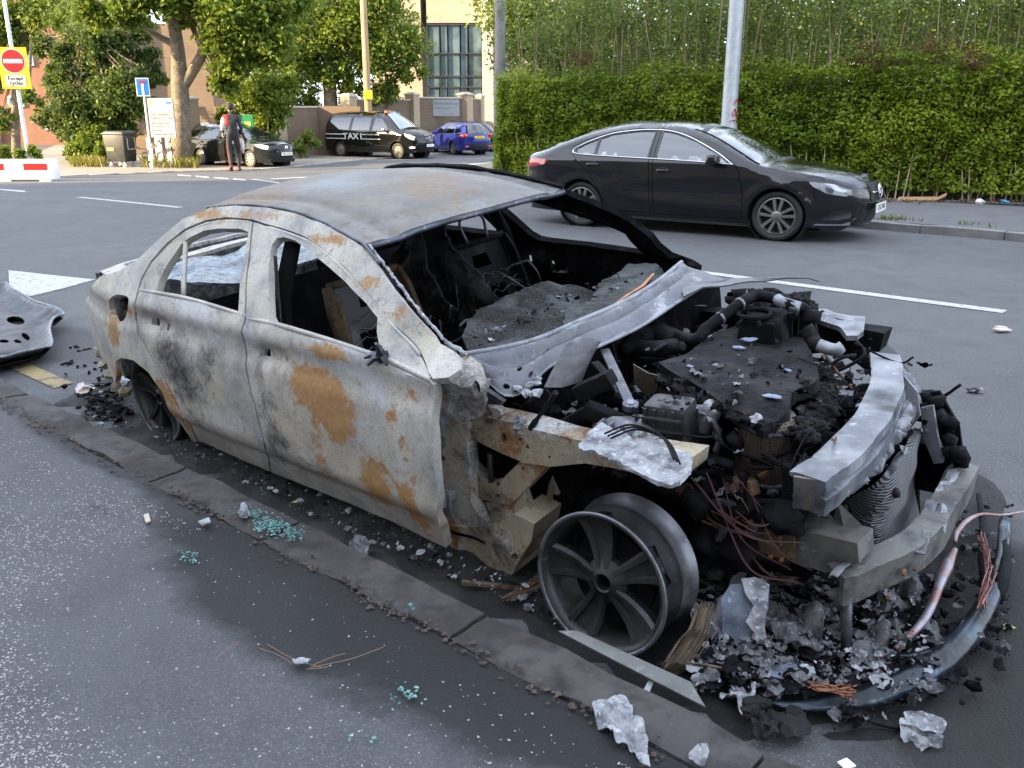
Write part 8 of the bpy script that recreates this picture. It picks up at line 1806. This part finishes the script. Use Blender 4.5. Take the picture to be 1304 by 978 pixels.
# ---- grit, broken glass and twigs on the pavement
GRITM = M('pale_grit', (.34, .335, .32), .7, var=[(3, (.36, .35, .33), .4, .7)])
V = []; nG = 0
def chip(c, r):
    a = random.uniform(0, 2 * PI); ca, sa = math.cos(a) * r, math.sin(a) * r; z0 = c[2]
    return [(c[0] - ca, c[1] - sa, z0), (c[0] + sa * .7, c[1] - ca * .7, z0), (c[0] + ca, c[1] + sa, z0 + .001), (c[0] - sa * .7, c[1] + ca * .7, z0), (c[0], c[1], z0 + r * .6)]
def pz(x, y): return PZ + .006 * nz0(x * 1.3, y * 1.3) + .004 * nz0(x * 4, y * 4, 3)
for k in range(84000):
    px = random.uniform(-20, 900) if k < 60000 else random.uniform(-620, -20); py = random.uniform(520, 1000); r_ = ray(px, py); q_ = (CH - .07) / -r_[2]; p = Vector((r_[0] * q_, r_[1] * q_, .07)); tt, nn = float(np.array(p)[:2] @ RD), float(np.array(p)[:2] @ RN)
    if nn > 1.52: continue
    q = nz0(p.x * 1.1, p.y * 1.1, 5) + .7 * nz0(p.x * 3.5, p.y * 3.5, 8)
    burn_ = math.hypot((tt + 1.9) / 1.25, (nn - 1.25) / .62)
    dens = sm(py, 500, 760) * .55 + .22 + .38 * q
    dens *= sm(burn_, .75, 1.15) * .97 + .03
    if random.random() > dens: continue
    V += chip((p.x, p.y, pz(p.x, p.y) + .0005), random.choice([.0015, .0019, .0023, .0028, .0036, .0046]) * random.uniform(.8, 1.2)); nG += 1
fi = np.arange(nG)[:, None, None] * 5 + np.array([(0, 1, 4), (1, 2, 4), (2, 3, 4), (3, 0, 4)])[None]
me = mesh_np('grit', V, fi.reshape(-1), np.full(nG * 4, 3), GRITM); link(bpy.data.objects.new('grit', me), None, 'pale grit scattered over the dark pavement', 'grit', None, 'stuff')
V = []; nG = 0                                                   # brown dirt gathered in the joint behind the kerb
for k in range(5200):
    t_ = random.uniform(-9, 3.5); n_ = 1.62 + random.gauss(0, .022) + .03 * nz0(t_ * 2, 4); p = TN(t_, n_)
    if nz0(t_ * 1.7, 9) + .35 < random.random() * .8: continue
    V += chip((p.x, p.y, pz(p.x, p.y) - .002), random.choice([.003, .005, .008, .012]) * random.uniform(.6, 1.3)); nG += 1
fi = np.arange(nG)[:, None, None] * 5 + np.array([(0, 1, 4), (1, 2, 4), (2, 3, 4), (3, 0, 4)])[None]
me = mesh_np('kerb_dirt', V, fi.reshape(-1), np.full(nG * 4, 3), M('brown_dirt', (.055, .043, .036), .9, var=[(8, (.11, .085, .065), .5, .7), (60, (.02, .018, .017), .5, .65)])); link(bpy.data.objects.new('kerb_dirt', me), None, 'brown dirt and grit gathered in the joint behind the kerb', 'dirt', None, 'stuff')
GLS = M('turquoise_glass', (.13, .30, .28), .15, 0, var=[(40, (.32, .50, .49), .55, .68)], trans=.25)
def shards(label, spots_, mat=GLS):
    mb = MB(); c0 = D(spots_[0][0], spots_[0][1], .08)
    for (px, py, n_, sx, sy, r) in spots_:
        for _ in range(n_):
            p = D(px + random.gauss(0, sx), py + random.gauss(0, sy), .075); r_ = r * random.uniform(.5, 1.5); a = random.random() * 6
            zz = .078 + (.012 if float(np.array(p)[:2] @ RN) > 1.6 else 0)
            mb.box((p.x - c0.x, p.y - c0.y, zz - c0.z + random.uniform(0, .008)), (r_ * 1.7, r_ * 1.2, .003), M=Matrix.Rotation(a, 3, 'Z') @ Matrix.Rotation(random.gauss(0, .3), 3, 'X'))
    o = mb.build('broken_glass', mat, None, label=label, cat='glass', kind='stuff'); o.location = c0
shards('heap of turquoise broken glass on the pavement beside the doors', [(345, 674, 190, 11, 5, .0042), (325, 658, 60, 8, 3, .0035), (368, 686, 90, 9, 4, .0038), (300, 655, 10, 12, 6, .003), (350, 680, 40, 26, 10, .003)])
shards('scatter of turquoise broken glass on the pavement at the left', [(240, 711, 34, 6, 4, .0036), (280, 660, 14, 22, 12, .003)])
shards('few pale blue glass pieces near the edge of the soot stain', [(522, 884, 20, 9, 6, .0042), (505, 890, 16, 18, 8, .003), (525, 780, 2, 1, 2, .007), (460, 938, 8, 10, 4, .004)])
mb = MB(); c0 = D(400, 842, .08)
for (q) in ([(330, 825), (350, 832), (368, 842), (372, 846)], [(395, 850), (420, 845), (450, 838), (488, 824)], [(400, 846), (425, 836), (440, 832)], [(340, 820), (372, 838), (410, 850)], [(275, 838), (290, 826), (304, 818)], [(390, 852), (405, 851), (418, 849)]):
    mb.tube([Vector(D(px, py, .082)) - c0 for px, py in cr(q, 4)], .0013, 4)
o = mb.build('dry_twig', M('dry_twig', (.20, .13, .08), .85), None, label='thin dry twigs lying along the edge of the soot stain', cat='twig'); o.location = c0
GL = M('green_leaf_litter', (.25, .33, .05), .5)
for (px, py, z, lab, s_) in ((377, 640, .04, 'small green leaf in the gutter beside the sill', .022), (1283, 800, .01, 'green leaf on the road right of the bumper strip', .03)):
    c_ = D(px, py, z); mb = MB(); mb.add([(-s_, 0, 0), (0, -s_ * .5, .006), (s_, 0, .002), (0, s_ * .5, .008)], [(0, 1, 2), (0, 2, 3)]); o = mb.build('leaf', GL, None, label=lab, cat='leaf'); o.location = c_
for (px, py, lab, s_) in ((1168, 934, 'white ash scrap lying on the road in front of the strip', .05), (1240, 500, 'small pale scrap on the road beside the rubble', .03)):
    mb = MB(); 
    for k in range(4): flake(mb, (random.gauss(0, s_ * .3), random.gauss(0, s_ * .3), .012), s_, .4)
    o = mb.build('ash_clump', ASHW, None, label=lab, cat='ash'); o.location = D(px, py)
sheet('paper_scrap', 'pale blue white paper scrap at the bottom edge of the picture', 'litter', [(1066, 972), (1078, 966), (1090, 976), (1076, 982)], .012, WHT, .006, .02)
mb = MB(); c0 = D(0, 0 + 500, 0) * 0 + D(1000, 930, .03)
for k in range(9): 
    p = D(960 + random.uniform(-8, 60), 905 + random.uniform(-10, 25), .05); mb.blob(p - c0, (random.uniform(.02, .05), random.uniform(.02, .04), .02), .6, 2, 2, k)
o = mb.build('crust_lumps', CHAR, None, label='broken crust lumps where the kerb meets the fallen strip', kind='stuff'); o.location = c0

# ---- the torn-off boot lid lying on the road behind the car
LIDM = burn_mat('lid_steel', ash=(.040, .043, .055), ash2=(.020, .022, .031), rust=(.12, .06, .022), soot=(.008, .008, .009), white=(.20, .21, .235), rough=.45)
for k_, v_ in (('Specular IOR Level', .2), ('Metallic', 0.1)): LIDM.node_tree.nodes['Principled BSDF'].inputs[k_].default_value = v_
LP = [(-75, 378), (-20, 362), (8, 364), (16, 372), (40, 385), (62, 395), (82, 403), (70, 412), (64, 424), (67, 440), (60, 447), (30, 455), (0, 462), (-60, 474), (-110, 470), (-110, 400)]
P = [tuple(D(px, py, .09))[:2] for px, py in LP]; cL = np.array(P).mean(0); fL = pdist([(a - cL[0], b_ - cL[1]) for a, b_ in P] + [(P[0][0] - cL[0], P[0][1] - cL[1])])
holes_px = [oval(20, 409, 12, 5, .15), oval(32, 425, 5, 2.5), oval(22, 434, 5, 3), oval(5, 436, 7, 3.2), oval(-25, 425, 14, 5)]
HP = [[(D(px, py, .09).x - cL[0], D(px, py, .09).y - cL[1]) for px, py in h] for h in holes_px]
def lidz(a, b_):
    e = fL(a, b_); return .085 + .05 * math.exp(-(e / .035) ** 2) - .03 * math.exp(-((e - .13) / .05) ** 2) + .035 * noise.noise(Vector((a * 2.2, b_ * 2.2, 3))) + .008 * noise.noise(Vector((a * 9, b_ * 9, 3))) - .02 * sm(-b_, 0, .5)
lid = thing('car_panel', 'scorched boot lid torn off and lying on the road behind the burnt car', 'car part', (cL[0], cL[1], hz(cL[0], cL[1])))
panel('inner_frame', [(a - cL[0], b_ - cL[1]) for a, b_ in P], lambda a, b_: (a, b_, lidz(a, b_)), LIDM, lid, HP, .03, -.006, paint=lambda a, b_, p: (.12 + .6 * max(0, nz0(a * 4, b_ * 4, 5)), .25 + .6 * nz0(a * 3, b_ * 3, 2), .10 + .6 * math.exp(-(fL(a, b_) / .03) ** 2), 1))
panel('outer_skin', [((a - cL[0]) * .97, (b_ - cL[1]) * .97) for a, b_ in P], lambda a, b_: (a, b_, lidz(a, b_) - .035), SOOT2, lid, (), .06, .004)
edge = cr([(a - cL[0], b_ - cL[1]) for a, b_ in P], 3, True); mb = MB(); mb.tube([(a, b_, lidz(a, b_) + .004) for a, b_ in edge], .010, 5, True); mb.build('folded_edge', ALUM, lid, smooth=True)
mb = MB()
for k in range(26): p = D(80 + random.uniform(0, 60), 440 + random.uniform(0, 60), 0); mb.blob((p.x - cL[0], p.y - cL[1], .008), (random.uniform(.01, .035), random.uniform(.008, .02), .008), .6, 2, 1, k)
o = mb.build('charred_crumbs', SOOT2, None, label='black crumbs lying on the road beside the torn off boot lid', kind='stuff'); o.location = (cL[0], cL[1], hz(cL[0], cL[1]))
